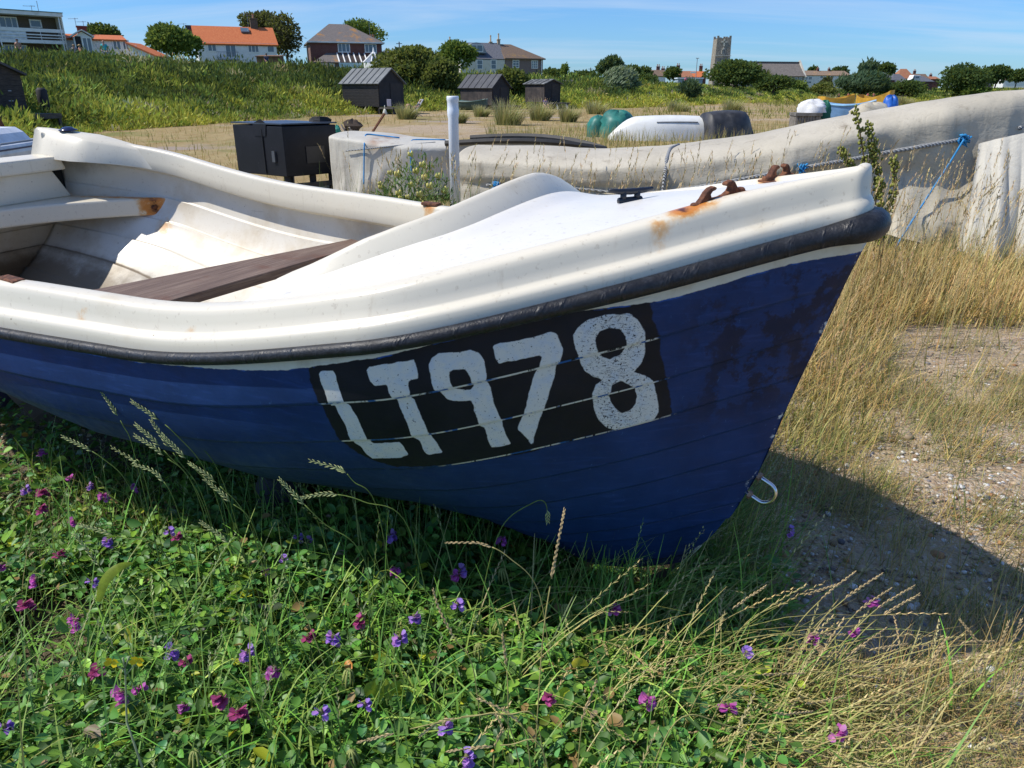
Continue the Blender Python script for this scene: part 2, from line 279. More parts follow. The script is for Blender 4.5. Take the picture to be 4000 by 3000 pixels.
def hull_material():
    t = NT('hull_paint'); o = t.obj(); dep = t.attr('dep'); lu = t.attr('lu'); let = t.attr('let'); pan = t.attr('pan'); pnt = t.attr('pnt'); lap = t.attr('lap')
    nf = t.noise(o, 140, 6, 0.65); nm = t.noise(o, 28, 6, 0.6); nl = t.noise(o, 5, 6, 0.6)
    streak = t.noise(t.map(o, (6, 6, 46)), 1.6, 5, 0.6)
    blue = t.mix(t.step(nl, .35, .7), (.0085, .030, .105), (.0125, .043, .148))
    blue = t.mix(t.math('MULTIPLY', t.step(streak, .5, .75), .35), blue, (.03, .075, .26))
    # darker mottled overpaint near the stem
    mott = t.math('MULTIPLY', t.math('MULTIPLY', t.step(t.noise(o, 9, 10, 0.72), .47, .55), t.step(lu, .42, .25)), t.math('MULTIPLY', t.step(dep, .04, .1), t.step(dep, .52, .38)))
    blue = t.mix(t.math('MULTIPLY', mott, .9), blue, (.010, .014, .036))
    # weed-green slime low on the bilge aft
    alg = t.math('MULTIPLY', t.step(t.math('ADD', dep, t.math('MULTIPLY', t.math('SUBTRACT', nl, .5), .25)), .36, .62), t.step(lu, .7, 1.5))
    blue = t.mix(t.math('MULTIPLY', alg, .8), blue, (.035, .055, .05))
    # pale scuffs
    sc = t.math('MULTIPLY', t.step(t.noise(t.map(o, (9, 9, 3)), 7, 9, .78), .60, .69), t.step(nf, .40, .6))
    blue = t.mix(t.math('MULTIPLY', sc, .55), blue, (.10, .22, .45))
    # black panel, white numbers worn back to black
    eg = t.math('MULTIPLY', t.math('SUBTRACT', nm, .5), .012)
    pm = t.step(t.math('ADD', pan, t.math('MULTIPLY', t.math('SUBTRACT', nm, .5), .03)), -.002, .003)
    blk = t.mix(t.step(nl, .3, .7), (.007, .008, .012), (.013, .014, .022))
    c = t.mix(pm, blue, blk)
    eight = t.attr('eight')
    worn = t.math('ADD', t.math('MULTIPLY', eight, .07), .355)
    br = t.noise(t.map(o, (60, 60, 240), (0.3, .2, .1)), 1.5, 6, .72, 1.2)
    keep = t.math('MULTIPLY', t.step(t.math('SUBTRACT', br, worn), -.02, .03), t.step(t.math('SUBTRACT', nf, t.math('MULTIPLY', eight, .06)), .33, .37))
    lm = t.math('MULTIPLY', t.step(t.math('ADD', let, eg), -.0012, .0016), keep)
    wht = t.mix(t.step(nm, .4, .7), (.72, .69, .62), (.60, .63, .66))
    c = t.mix(lm, c, wht)
    # chipped white and bright blue along the lap edges of the panel
    le = t.step(lap, .0062, .0035); chip = t.step(t.noise(t.map(o, (14, 14, 3)), 2.6, 5, .7), .40, .47)
    inpan = t.step(pan, -.01, .012)
    c = t.mix(t.math('MULTIPLY', t.math('MULTIPLY', le, chip), inpan), c, t.mix(t.step(t.noise(o, 17, 3), .42, .5), (.02, .12, .42), (.72, .72, .72)))
    # cream band of bare gelcoat under the rail with a hand-cut edge
    pe = t.math('ADD', pnt, t.math('MULTIPLY', t.math('SUBTRACT', nm, .5), .010)); cream = t.mix(t.step(t.noise(o, 12, 6, .65), .45, .75), (.71, .66, .54), (.58, .51, .38))
    c = t.mix(t.step(pe, .0012, -.0012), c, cream)
    rim = t.math('MULTIPLY', t.step(t.math('ABSOLUTE', t.math('ADD', pe, -.002)), .0024, .0008), t.step(t.noise(o, 13, 4), .52, .6))
    c = t.mix(rim, c, (.02, .10, .38))
    # white chips on the stem edge, rust low on the forefoot
    stm = t.math('MULTIPLY', t.step(t.math('ADD', t.attr('hb'), t.math('MULTIPLY', t.math('SUBTRACT', nm, .5), .03)), .012, .006), t.step(t.noise(o, 11, 5, .7), .54, .6))
    c = t.mix(stm, c, (.66, .66, .64))
    ff = t.math('MULTIPLY', t.step(dep, .93, 1.13), t.step(t.math('ADD', t.attr('hb'), t.math('MULTIPLY', t.math('SUBTRACT', nm, .5), .12)), .075, .03)); c = t.mix(t.math('MULTIPLY', ff, .85), c, t.mix(nf, (.10, .045, .018), (.03, .02, .015)))
    t.bump(t.math('ADD', t.math('MULTIPLY', streak, .5), t.math('ADD', t.math('MULTIPLY', nm, .3), t.math('MULTIPLY', lm, .6))), .25, .004)
    return t.fin(c, t.step(nm, .3, .7, .40, .58), 0.0, .22)
hullm = hull_material()

def build_hull():
    us = np.unique(np.concatenate([np.linspace(.004, .3, 46), np.linspace(.3, 1.3, 100), np.linspace(1.3, 4.76, 165)]))
    lv = lap_levels(4); P, U, D = hull_grid(us, lv); nu, nv = U.shape
    Pp = P.copy(); Pp[..., 1] *= -1
    F = grid_faces(nu, nv); F2 = F[:, ::-1]+nu*nv
    V = np.concatenate([P.reshape(-1, 3), Pp.reshape(-1, 3)])-BBASE
    ed = nu*nv; a = np.arange((nu-1)*nv, nu*nv)
    tr = np.stack([a[:-1], a[1:], a[1:]+ed, a[:-1]+ed], -1)
    Uf, Df = U.ravel(), D.ravel(); pn = Df-np.interp(Uf, *PAINT)
    lapd = np.min(np.abs(Df[:, None]-np.array(LAPS[1:])[None, :]-.001), axis=1)
    full = lambda x: np.concatenate([x, x])
    npmesh('hull', V, [np.concatenate([F, F2, tr])], hullm, boat, True, dict(dep=full(Df), lu=full(Uf), let=np.full(2*ed, -1.0), pan=np.full(2*ed, -1.0), pnt=full(pn), lap=full(np.full(ed, 1.0)), eight=np.zeros(2*ed), hb=full(np.abs(P[..., 1]).ravel())))
    # the painted number panel: a skin of paint on the planking
    us = np.linspace(.355, 1.165, 330); lv = [x for x in lap_levels(16) if x[0] < .425]
    P, U, D = hull_grid(us, lv, lift=.0009); nu, nv = U.shape; let, pan, eight = sign_attrs(U, D); Df = D.ravel()
    F = grid_faces(nu, nv); pn = Df-np.interp(U.ravel(), *PAINT); keep = (pan[F].max(1) > -.02) & (pn[F].max(1) > -.004); F = F[keep]
    lapd = np.min(np.abs(Df[:, None]-np.array(LAPS[1:])[None, :]-.001), axis=1)
    o = npmesh('number_panel', P.reshape(-1, 3)-BBASE, [F], hullm, boat, True, dict(dep=Df, lu=U.ravel(), let=let, pan=pan, pnt=pn, lap=lapd, eight=eight, hb=np.abs(P[..., 1]).ravel()))
    o['label'] = 'black panel with the hand-painted white letters and number LT978'
    # keel bar under the bottom
    m = MB(); ks = list(np.linspace(.40, 4.74, 60)); pts = [(u, 0, KEELf(u)-.004) for u in ks]
    for i in range(len(ks)-1):
        a, b = ks[i], ks[i+1]; za, zb = KEELf(a)-.006, KEELf(b)-.006; ta, tb = Kf(a)+.03, Kf(b)+.03
        q = [(a, -.024, za), (b, -.024, zb), (b, .024, zb), (a, .024, za), (a, -.03, ta), (b, -.03, tb), (b, .03, tb), (a, .03, ta)]
        fs = [(0, 3, 2, 1), (0, 1, 5, 4), (2, 3, 7, 6)]+([(3, 0, 4, 7)] if i == 0 else [])+([(1, 2, 6, 5)] if i == len(ks)-2 else [])
        m.add([np.array(x)-BBASE for x in q], fs)
    m.build('keel', plain('keel_wood', (.075, .05, .033), .85, .4, 14, bump=.4), boat)
build_hull()

# white glass-fibre: gunwale moulding, foredeck, inside
def gel(name, col, dirt, rust=True, lo=.55, hi=.8):
    t = NT(name); o = t.obj(); n = t.noise(o, 3.5, 8, .62); c = t.mix(t.step(n, lo, hi), col, dirt)
    c = t.mix(t.math('MULTIPLY', t.step(t.noise(o, 60, 5, .6), .60, .70), .35), c, (.36, .29, .20))
    c = t.mix(t.math('MULTIPLY', t.step(t.noise(t.map(o, (30, 30, 2.2)), 1.0, 6, .7), .58, .74), .40), c, (.50, .42, .30)); c = t.mix(t.math('MULTIPLY', t.step(t.noise(t.map(o, (2, 22, 22), (.2, .1, .5)), 2.0, 7, .8), .66, .69), .5), c, (.32, .28, .22))
    c = t.mix(t.step(t.voro(o, 9.0), .035, .018), c, (.22, .15, .09))
    if rust:
        r = t.attr('rust'); rr = t.math('MULTIPLY', r, t.step(t.noise(o, 22, 6, .7), .25, .62))
        c = t.mix(t.step(rr, .03, .22), c, t.mix(t.step(rr, .12, .42), (.66, .44, .22), t.mix(t.step(rr, .5, .85), (.55, .20, .035), (.10, .028, .010))))
        g = t.attr('grime'); c = t.mix(t.math('MULTIPLY', t.step(t.math('MULTIPLY', g, t.math('ADD', t.noise(o, 9, 8, .7), .2)), .2, .75), .85), c, (.16, .115, .07))
    t.bump(t.noise(o, 90, 4), .06, .002)
    return t.fin(c, t.step(n, .3, .7, .28, .45), 0.0, .5)
gelm = gel('white_gelcoat', (.71, .65, .52), (.60, .52, .38))
deckm = gel('white_deck', (.73, .705, .65), (.68, .645, .57))
inm = gel('inner_gelcoat', (.70, .655, .56), (.55, .465, .33), True, .42, .75)

def rustfield(P, spots):                                         # spots: (u, v, w, radius, strength, run): rust blooms and the streaks below them
    r = np.zeros(len(P))
    for u, v, w, rad, st, run in spots:
        d2 = ((P[:, 0]-u)**2+(P[:, 1]-v)**2)
        dz = P[:, 2]-w; down = np.where(dz < 0, np.exp(dz/max(run, 1e-3)), np.exp(-(dz/rad)**2))
        r = np.maximum(r, st*np.exp(-d2/rad**2)*down)
    return r
SPOTS = [(.43, .32, .02, .026, .36, .13), (.37, .20, .02, .030, 1.0, .02), (.33, .13, .02, .028, 1.0, .02), (.40, .25, .02, .030, 1.0, .03), (.31, .11, .02, .035, .9, .02), (.28, -.15, .03, .04, .8, .02),
         (1.937, -.81, -.29, .035, 1.0, .05), (1.98, .86, -.34, .010, .9, .03), (2.22, .87, -.34, .010, .9, .03), (1.55, .81, -.33, .006, .9, .01), (2.42, .90, -.42, .04, .3, .03), (2.30, .80, -.29, .05, .5, .03)]
GP = [(.003, -.014), (.006, .000), (.004, .028), (.003, .042), (-.001, .050), (-.010, .056), (-.020, .061), (-.024, .066), (-.030, .088), (-.036, .108), (-.040, .119), (-.047, .127), (-.056, .131), (-.078, .133), (-.092, .132), (-.100, .127), (-.103, .116), (-.106, .06), (-.108, .016), (-.103, .010), (-.097, .013), (-.05, -.012)]
def rail_path():
    nr = np.concatenate([np.linspace(4.76, 1.3, 115), np.linspace(1.27, .10, 70)]); near = np.stack([nr, Bf(nr)], -1)
    r0 = Bf(np.array([.075]))[0]; th = np.linspace(math.pi/2, 0, 9)[1:]; nose = np.stack([.075-np.cos(th)*.055*1.0-.0, r0*np.sin(th)], -1)
    half = np.concatenate([near, nose]); far = half[::-1][1:].copy(); far[:, 1] *= -1
    return np.concatenate([half, far])
RP = rail_path()
def path_frames(P):
    d = np.gradient(P, axis=0); d /= np.linalg.norm(d, axis=1, keepdims=True); return np.stack([d[:, 1], -d[:, 0]], -1)*-1
RN = path_frames(RP)
if (RN[0, 1] < 0): RN = -RN
RU = np.maximum(RP[:, 0], 0.0)
def sweep(prof, name, mat, scale=None, mod=None, closed=True):
    n, m = len(RP), len(prof); V = np.zeros((n, m, 3)); hg = HGf(RU)/.131; H = Hf(RU); sg = np.sign(RP[:, 1]); sg[sg == 0] = 1
    nz = (.42+.58*sstep(RU, .02, .30))
    for j, (o, z) in enumerate(prof):
        p = RP+RN*(np.where(np.full(n, o < -.003), o*nz, o))[:, None]
        if o < 0:
            p[:, 1] = np.where(np.abs(RP[:, 1]) < 1e-6, 0, sg*np.maximum(sg*p[:, 1], 0.0006)); p[:, 0] = np.minimum(p[:, 0], np.maximum(RP[:, 0], 0)+.14)
        V[:, j, 0] = p[:, 0]; V[:, j, 1] = p[:, 1]; V[:, j, 2] = H+(z*hg if z > 0 else z)
    if mod is not None: V = mod(V)
    P = V.reshape(-1, 3); F = grid_faces(n, m, closed)
    caps = [np.arange(m)[None, ::-1], ((n-1)*m+np.arange(m))[None, :]]
    return P, F, caps, (n, m)
P, F, caps, _ = sweep(GP, 'gunwale', gelm)
npmesh('gunwale', P-BBASE, [F]+caps, gelm, boat, True, dict(rust=rustfield(P, SPOTS), grime=.45*np.exp(-((P[:, 2]-Hf(np.maximum(P[:, 0], 0))-.012)/.02)**2)*(P[:, 0] > 1.6)))
# black rubber fender along the rail
m = MB(); rp = [(p[0]+n[0]*.012, p[1]+n[1]*.012, h-.004) for p, n, h in zip(RP, RN, Hf(RU))]
rr = [.0175+.013*float(np.exp(-(max(u, 0)/.07)**2))+.0075*float(sstep(.9-u, 0, .8)) for u in RU]
m.tube([np.array(p)-BBASE for p in rp], rr, 12)
t = NT('black_rubber'); o = t.obj(); c = t.mix(t.step(t.noise(o, 40, 6, .7), .4, .72), (.009, .0095, .012), (.026, .028, .034))
t.bump(t.math('ADD', t.noise(o, 160, 4), t.math('MULTIPLY', t.step(t.noise(t.map(o, (40, 9, 9), (0, .6, .4)), 1.0, 3), .55, .7), 1.5)), .35, .004)
m.build('rubber_fender', t.fin(c, t.step(t.noise(o, 12, 4), .3, .7, .38, .58), 0, .45), boat, True)

# foredeck and the arched coaming that ends it
QK = [-1, -.6, -.15, .25, .55, .7, .82, 1]; UE = [1.1, 1.0, .955, .95, .975, 1.07, 1.28, 1.45]
HQ = [-1, -.9, -.8, -.6, -.5, -.4, -.3, -.2, -.1, 0, .2, .4, .5, .6, .7, .8, .9, 1]; HH = [.010, .024, .032, .045, .057, .067, .075, .080, .078, .074, .066, .060, .058, .052, .042, .016, .006, .004]
def deck_w(u, q): return Hf(u)+HGf(u)*1.0-.001+.08*np.minimum(u/.95, 1.1)**1.5*(1-q*q)
q = np.linspace(-1, 1, 61); ue = np.interp(q, QK, UE); ue = np.convolve(np.pad(ue, 4, 'edge'), np.ones(9)/9, 'valid')
r = np.linspace(0, 1, 60)**.9
U = .062+(ue[None, :]-.062)*r[:, None]; Q = np.repeat(q[None, :], 60, 0); Vv = Q*np.maximum(Bf(U)-.072, .001); Wd = deck_w(U, Q)
Wd = Wd+.022*np.exp(-((U-ue[None, :])/.06)**2)*np.interp(Q, HQ, HH)/.08
P = np.stack([U, Vv, Wd], -1).reshape(-1, 3)
npmesh('foredeck', P-BBASE, [grid_faces(60, 61)], deckm, boat, True, dict(rust=rustfield(P, SPOTS), grime=np.zeros(len(P))))
hh = np.interp(q, HQ, HH); prof = [(-.0, .0), (.012, .30), (.030, .62), (.044, .86), (.052, .97), (.060, 1.0), (.070, .97), (.074, .86), (.075, .4), (.075, -1.0)]
rows = []
for dx, f in prof:
    fd = 1-.85*sstep(np.abs(q), .80, 1.0); u = ue+dx*fd; v = q*(Bf(u)-.072); base = deck_w(ue, q)+.022*hh/.08-.010*sstep(np.abs(q), .86, 1.0); h = (hh-.022*hh/.08)*f if f >= 0 else -.09*fd; rows.append(np.stack([u, v, base+h], -1))
P = np.stack(rows, 0).reshape(-1, 3)
npmesh('coaming', P-BBASE, [grid_faces(len(prof), 61)[:, ::-1]], gelm, boat, True, dict(rust=np.zeros(len(P)), grime=np.zeros(len(P))))

# inside of the hull
us = np.linspace(.95, 4.725, 146); lv = lap_levels(4); P, U, D = hull_grid(us, lv, amp=.009, inset=.035); nu, nv = U.shape
P[..., 1] = np.minimum(P[..., 1], np.maximum(Bf(U)-.03, 0)); Pp = P.copy(); Pp[..., 1] *= -1; F = grid_faces(nu, nv); ed = nu*nv; a = np.arange((nu-1)*nv, nu*nv)
V = np.concatenate([P.reshape(-1, 3), Pp.reshape(-1, 3)]); tr = np.stack([a[:-1], a[:-1]+ed, a[1:]+ed, a[1:]], -1)
gr = np.concatenate([D.ravel()]*2); lap_d = np.min(np.abs(gr[:, None]-np.array(LAPS[1:])[None, :]), axis=1)
grime = 1.5*sstep(gr, .40, .70)*sstep(V[:, 0], 2.5, 3.5)+.8*np.exp(-(lap_d/.006)**2)*sstep(gr, .35, .55)+.75*np.exp(-((V[:, 0]-4.6)/.3)**2)*np.exp(-(gr/.12)**2)
npmesh('inner_hull', V-BBASE, [np.concatenate([F[:, ::-1], F+ed, tr])], inm, boat, True, dict(rust=np.maximum(rustfield(V, [(4.0, -.80, -.56, .06, .75, .10), (2.42, -.84, -.53, .05, .6, .06)]), .35*np.exp(-(((V[:, 0]-3.2)/.25)**2+((V[:, 1]-.15)/.18)**2))*sstep(gr, .6, .7)), grime=grime))

# stern seat with its curved front, motor well, quarter block
def inner_v(u, w): return max(.02, float(hull_base(np.array([u]), np.array([float(Hf(np.array([u]))[0])-w]), .035)[0, 1])-.002)
m = MB(); sw = -.475; nS = 41; vs = np.linspace(-1, 1, nS); front = []; back = []
for s in vs:
    uf = 4.06+.46*(1-abs(s)**2.0); v = s*.905; front.append((uf, v)); back.append((4.70, s*.62))
top = [np.array((u, v, sw))-BBASE for u, v in front]; tb = [np.array((u, v, sw))-BBASE for u, v in back]; lip = [np.array((u-.004, v, sw-.105))-BBASE for u, v in front]; und = [np.array((u+.03, v, sw-.105))-BBASE for u, v in front]
n0 = nS; m.add(top+tb+lip+und, [(i, i+1, n0+i+1, n0+i) for i in range(nS-1)]+[(i+1, i, 2*n0+i, 2*n0+i+1) for i in range(nS-1)]+[(2*n0+i+1, 2*n0+i, 3*n0+i, 3*n0+i+1) for i in range(nS-1)])
seat = m.build('stern_seat', gelm, boat, False, bevel=.012)
sv = np.array([v.co for v in seat.data.vertices])+BBASE
at_ = seat.data.attributes.new('rust', 'FLOAT', 'POINT'); at_.data.foreach_set('value', (np.exp(-(((sv[:, 0]-4.09)/.10)**2+((sv[:, 1]+.845)/.05)**2))*.95).astype(np.float32)); seat.data.attributes.new('grime', 'FLOAT', 'POINT')
m = MB(); m.tube([np.array((4.115, -.845, -.53))-BBASE, np.array((4.095, -.848, -.53))-BBASE], .015, 10); m.build('rusty_bolt', plain('rust_iron', (.16, .055, .02), .9, .5, 40, bump=.6), boat, True)
m = MB()
cap = [(-.62, -.31), (-.60, -.245), (-.60, -.228), (.60, -.228), (.60, -.245), (.62, -.31)]
m.add([np.array((u, v, w))-BBASE for u in (4.56, 4.775) for v, w in cap], [(0, 1, 2, 3, 4, 5), (11, 10, 9, 8, 7, 6), (2, 8, 9, 3), (1, 7, 8, 2), (0, 6, 7, 1), (3, 9, 10, 4), (4, 10, 11, 5), (5, 11, 6, 0)])
m.build('transom_cap', gelm, boat, False, bevel=.012)
m = MB(); pl = [(-.55, -.31), (.55, -.31), (.66, -.475), (-.635, -.475)]
m.add([np.array((u, v, w))-BBASE for u in (4.60, 4.64) for v, w in pl], [(0, 1, 2, 3), (7, 6, 5, 4), (0, 3, 7, 4), (1, 5, 6, 2), (2, 6, 7, 3), (0, 4, 5, 1)])
m.build('motor_well', gelm, boat, False, bevel=.008)
m = MB(); m.box(4.695, 4.712, -.665, -.60, -.455, -.30); m.v = [tuple(np.array(x)-BBASE) for x in m.v]
m.build('drain_slot', plain('slot_black', (.012, .012, .012), .9), boat, False, bevel=.02)
for sgn in (-1, 1):
    m = MB(); secs = []
    for u, k in ((4.02, 0.0), (4.12, .10), (4.22, .35), (4.32, .75), (4.40, 1.0), (4.70, 1.0), (4.78, .92)):
        Bv = float(Bf(np.array([u]))[0])-.05; top_w = float(Hf(np.array([u]))[0])+.132+.037*k; inn = (Bv-.050)*(1-k)+.60*k
        inn = min(inn, Bv-.05); lo = (float(Hf(np.array([u]))[0])+.022)*(1-k)-.245*k
        secs.append([(u, sgn*(Bv+.012), top_w-.05), (u, sgn*(Bv), top_w-.012), (u, sgn*(Bv-.012), top_w), (u, sgn*(inn+.04), top_w), (u, sgn*(inn+.02), top_w-.014), (u, sgn*(inn-.045*k), lo)])
    n = 6; V = [np.array(p)-BBASE for s in secs for p in s]
    fs = [tuple((i*n+j, (i+1)*n+j, (i+1)*n+(j+1) % n, i*n+(j+1) % n)[::sgn]) for i in range(len(secs)-1) for j in range(n)]+[tuple(range(n))[::-sgn], tuple(range((len(secs)-1)*n, len(secs)*n))[::sgn]]
    m.add(V, fs); qb = m.build('quarter_block', gelm, boat, True, bevel=.015)
    if sgn < 0:
        c = np.array((4.55, -.675, float(Hf(np.array([4.62]))[0])+.169))-BBASE; m = MB(); m.lathe([(.052, 0), (.052, .004), (.036, .010), (.028, .018), (.012, .021)], 20, c); m.build('vent_cap', plain('dark_blue_plastic', (.02, .025, .07), .2), boat, True)
# loose timber thwart across the middle
t = NT('weathered_timber'); o = t.obj(); gr_ = t.noise(t.map(o, (70, 3.0, 70)), 1.0, 8, .7, .6)
c = t.ramp(gr_, [(.28, (.060, .036, .028)), (.48, (.15, .098, .072)), (.62, (.22, .155, .115)), (.75, (.32, .25, .19))]); c = t.mix(t.step(t.noise(o, 5, 6, .6), .5, .7), c, (.13, .055, .03), 'MIX')
t.bump(gr_, .6, .006); timber = t.fin(c, .72)
a, b = np.array((2.455, -.87, -.535)), np.array((2.64, .93, -.535)); m = MB(); d = (b-a)/np.linalg.norm(b-a); x = np.array((d[1], -d[0], 0)); nseg = 10; L = np.linalg.norm(b-a)
for e0, e1 in ((-.135, .005),):
    m.add([p+x*e+np.array((0, 0, z))-BBASE for p, w0, w1 in ((a, -.07, .07), (b, -.20, .30)) for e, z in ((w0, 0), (w1, 0), (w1, -.045), (w0, -.045))], [(0, 1, 2, 3), (7, 6, 5, 4), (0, 4, 5, 1), (1, 5, 6, 2), (2, 6, 7, 3), (3, 7, 4, 0)])
m.build('timber_thwart', timber, boat, False, bevel=.006)
# deck gear
rustm = NT('rusted_iron'); o = rustm.obj(); c = rustm.ramp(rustm.noise(o, 55, 7, .7), [(.3, (.035, .016, .012)), (.5, (.12, .045, .022)), (.7, (.30, .12, .05))]); rustm.bump(rustm.noise(o, 130, 5), .9, .004); rustm = rustm.fin(c, .9)
def fairlead(p0, p1, name='fairlead'):
    a, b = np.array(p0, float), np.array(p1, float); L = np.linalg.norm(b-a); d = (b-a)/L; up = np.array((0, 0, 1.)); m = MB(); T = lambda t, z: a+d*L*t+up*z-BBASE
    OL = [(0, .0), (0, .08), (.08, .14), (.16, .26), (.22, .40), (.29, .48), (.37, .49), (.42, .44), (.40, .38), (.34, .37), (.31, .31), (.33, .22), (.40, .16), (.50, .14), (.60, .16), (.67, .22), (.70, .31), (.67, .37), (.61, .38), (.58, .43), (.62, .49), (.70, .50), (.77, .42), (.82, .28), (.89, .17), (1.0, .11), (1, .0)]
    sd = np.cross(d, up); sd /= np.linalg.norm(sd); no = len(OL); pk = [T(t_, z_*.088)+sd*k for k in (-.009, .009) for t_, z_ in OL]
    m.add(pk, [tuple(range(no)), tuple(range(2*no-1, no-1, -1))]+[(i+no, (i+1) % no+no, (i+1) % no, i) for i in range(no)])
    bp = [T(t_, 0)+sd*k for t_, k in ((-.04, -.02), (1.04, -.02), (1.04, .02), (-.04, .02))]; m.add(bp+[p_+up*.006 for p_ in bp], [(0, 1, 5, 4), (1, 2, 6, 5), (2, 3, 7, 6), (3, 0, 4, 7), (4, 5, 6, 7), (3, 2, 1, 0)])
    for tt in (.06, .94): m.lathe([(.012, 0), (.012, .010), (.006, .013)], 8, T(tt, .004))
    return m.build(name, rustm, boat, False, bevel=.003)
wd = lambda u, v: float(deck_w(np.array([u]), np.array([v/max(float(Bf(np.array([u]))[0])-.046, .01)]))[0])
fairlead((.39, .225, wd(.39, .225)-.001), (.308, .085, wd(.308, .085))); fairlead((.30, -.09, wd(.30, -.09)), (.25, -.185, wd(.25, -.13)-.006))
m = MB(); cc = np.array((.64, .0, wd(.64, 0)))-BBASE; dx = np.array((.55, .83, 0)); dx /= np.linalg.norm(dx); T = lambda t, z: cc+dx*t+np.array((0, 0, z))
m.tube([T(-.075, .030), T(-.045, .027), T(0, .026), T(.04, .028), T(.07, .034)], [.005, .008, .009, .008, .005], 9); m.tube([T(-.024, 0), T(-.024, .026)], .009, 9); m.tube([T(.022, 0), T(.022, .026)], .009, 9); m.tube([T(-.038, .002), T(.036, .002)], [.010, .010], 8)
m.build('mooring_cleat', plain('black_cleat', (.014, .017, .026), .4), boat, True)
m = MB(); cb = np.array((1.94, -.80, float(Hf(np.array([1.94]))[0])+.132))-BBASE; m.box(cb[0]-.045, cb[0]+.045, cb[1]-.022, cb[1]+.022, cb[2], cb[2]+.014); m.build('rowlock_plate', rustm, boat, False, bevel=.005)
m = MB(); cb = np.array((2.33, .86, float(Hf(np.array([2.33]))[0])+.134))-BBASE; m.box(cb[0]-.05, cb[0]+.05, cb[1]-.02, cb[1]+.02, cb[2], cb[2]+.012); m.build('rowlock_plate', rustm, boat, False, bevel=.005)
steel = plain('stainless_steel', (.62, .62, .63), .22, .05, 9, metal=1.0)
m = MB(); p = np.array((.195, 0, -.80))-BBASE; out = np.array((-.80, .12, -.28)); out /= np.linalg.norm(out); dn = np.array((.30, .0, -.75)); dn /= np.linalg.norm(dn); pts = []
for s in np.linspace(-1, 1, 15):
    ang = s*math.pi/2
    pts.append(p+dn*(.035*math.sin(ang))+out*(.045+.030*math.cos(ang)))
pts = [p+dn*-.035+out*-.03]+pts+[p+dn*.035+out*-.03]
m.tube(pts, .0065, 9); eye = m.build('bow_eye', steel, boat, True)
nutm = plain('rusty_nut', (.28, .17, .11), .6, .4, 60, metal=.6); m = MB(); m.tube([p+dn*-.035+out*.002, p+dn*-.035+out*.012], .013, 6); m.build('nut', nutm, eye); m = MB(); m.tube([p+dn*.035+out*.010, p+dn*.035+out*.020], .013, 6); m.build('nut', nutm, eye)
# ------------------------------------------------------------------ ground
UC = [-900, -300, 0, 400, 800, 1200, 1500, 1900, 2300, 2700, 3000, 3250, 3500, 4000, 4900]
DF = [20, 22, 26, 33, 40, 50, 58, 70, 72, 84, 125, 205, 214, 214, 214]
DR = [58, 60, 62, 68, 76, 86, 94, 108, 128, 158, 200, 262, 285, 300, 300]
RV = [198, 204, 214, 212, 246, 258, 276, 292, 310, 330, 343, 347, 347, 346, 346]
ZR = [float(at(u, v, d).z)-.55 for u, v, d in zip(UC, RV, DR)]
AC = [(u-2000)/FPX*.9296 for u in UC]
def terrain(x, y, info=False):
    x = np.asarray(x, float); y = np.asarray(y, float); yy = np.maximum(y, 3.0); a = np.clip(x/yy, -1.2, 1.2)
    df = pchip(a, AC, DF); dr = pchip(a, AC, DR); zr = pchip(a, AC, ZR)
    t = np.clip((y-df)/(dr-df), 0, 1); prof = np.interp(t, [0, .12, .35, .7, 1], [0, .16, .52, .88, 1.0])
    z = zr*prof*(1+.07*vnoise(x*.12, y*.12, 5)*sstep(t, .02, .3)*(t < 1))
    z = z-1.35*sstep(a, .25, .40)*sstep(y, 55, 195)*(1-t)
    z = z+.03*vnoise(x*.5, y*.5, 3)*sstep(y, 3.5, 7)
    return (z, t) if info else z
a_ = np.linspace(-1.5, 1.5, 280); yk = np.concatenate([np.linspace(-1.5, 8, 90), np.geomspace(8.15, 420, 190), np.geomspace(450, 3500, 14)])
A_, Y_ = np.meshgrid(a_, yk, indexing='ij'); X_ = A_*(Y_+3.2); Z_, T_ = terrain(X_, Y_, True)
Z_ = Z_+.012*vnoise(X_*5, Y_*5, 8)*(Y_ < 9)
Xf, Yf = X_.ravel(), Y_.ravel()
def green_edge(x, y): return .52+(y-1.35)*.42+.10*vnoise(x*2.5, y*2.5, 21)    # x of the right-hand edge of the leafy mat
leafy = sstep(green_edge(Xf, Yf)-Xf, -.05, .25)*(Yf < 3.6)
t = NT('shingle_and_turf'); p = t.pos(); dune = t.attr('dune'); lf = t.attr('leafy'); dry = t.attr('dry')
v1 = t.n('ShaderNodeTexVoronoi'); t.l(p, v1.inputs[0]); v1.inputs['Scale'].default_value = 62; sepc = t.n('ShaderNodeSeparateColor'); t.l(v1.outputs['Color'], sepc.inputs[0])
v2 = t.n('ShaderNodeTexVoronoi'); t.l(p, v2.inputs[0]); v2.inputs['Scale'].default_value = 150; sep2 = t.n('ShaderNodeSeparateColor'); t.l(v2.outputs['Color'], sep2.inputs[0])
PEB = [(.0, (.11, .085, .065)), (.22, (.30, .20, .12)), (.42, (.40, .30, .20)), (.6, (.48, .40, .30)), (.78, (.33, .17, .08)), (.9, (.62, .58, .52)), (1, (.16, .15, .15))]
peb = t.mix(t.step(t.noise(p, 5, 4), .42, .6), t.ramp(sepc.outputs[0], PEB), t.ramp(sep2.outputs[0], PEB))
sand = t.mix(t.noise(p, 90, 5, .7), (.52, .41, .255), (.41, .315, .19)); peb = t.mix(t.step(t.noise(p, 1.7, 6), .35, .7, .35, .9), sand, peb)
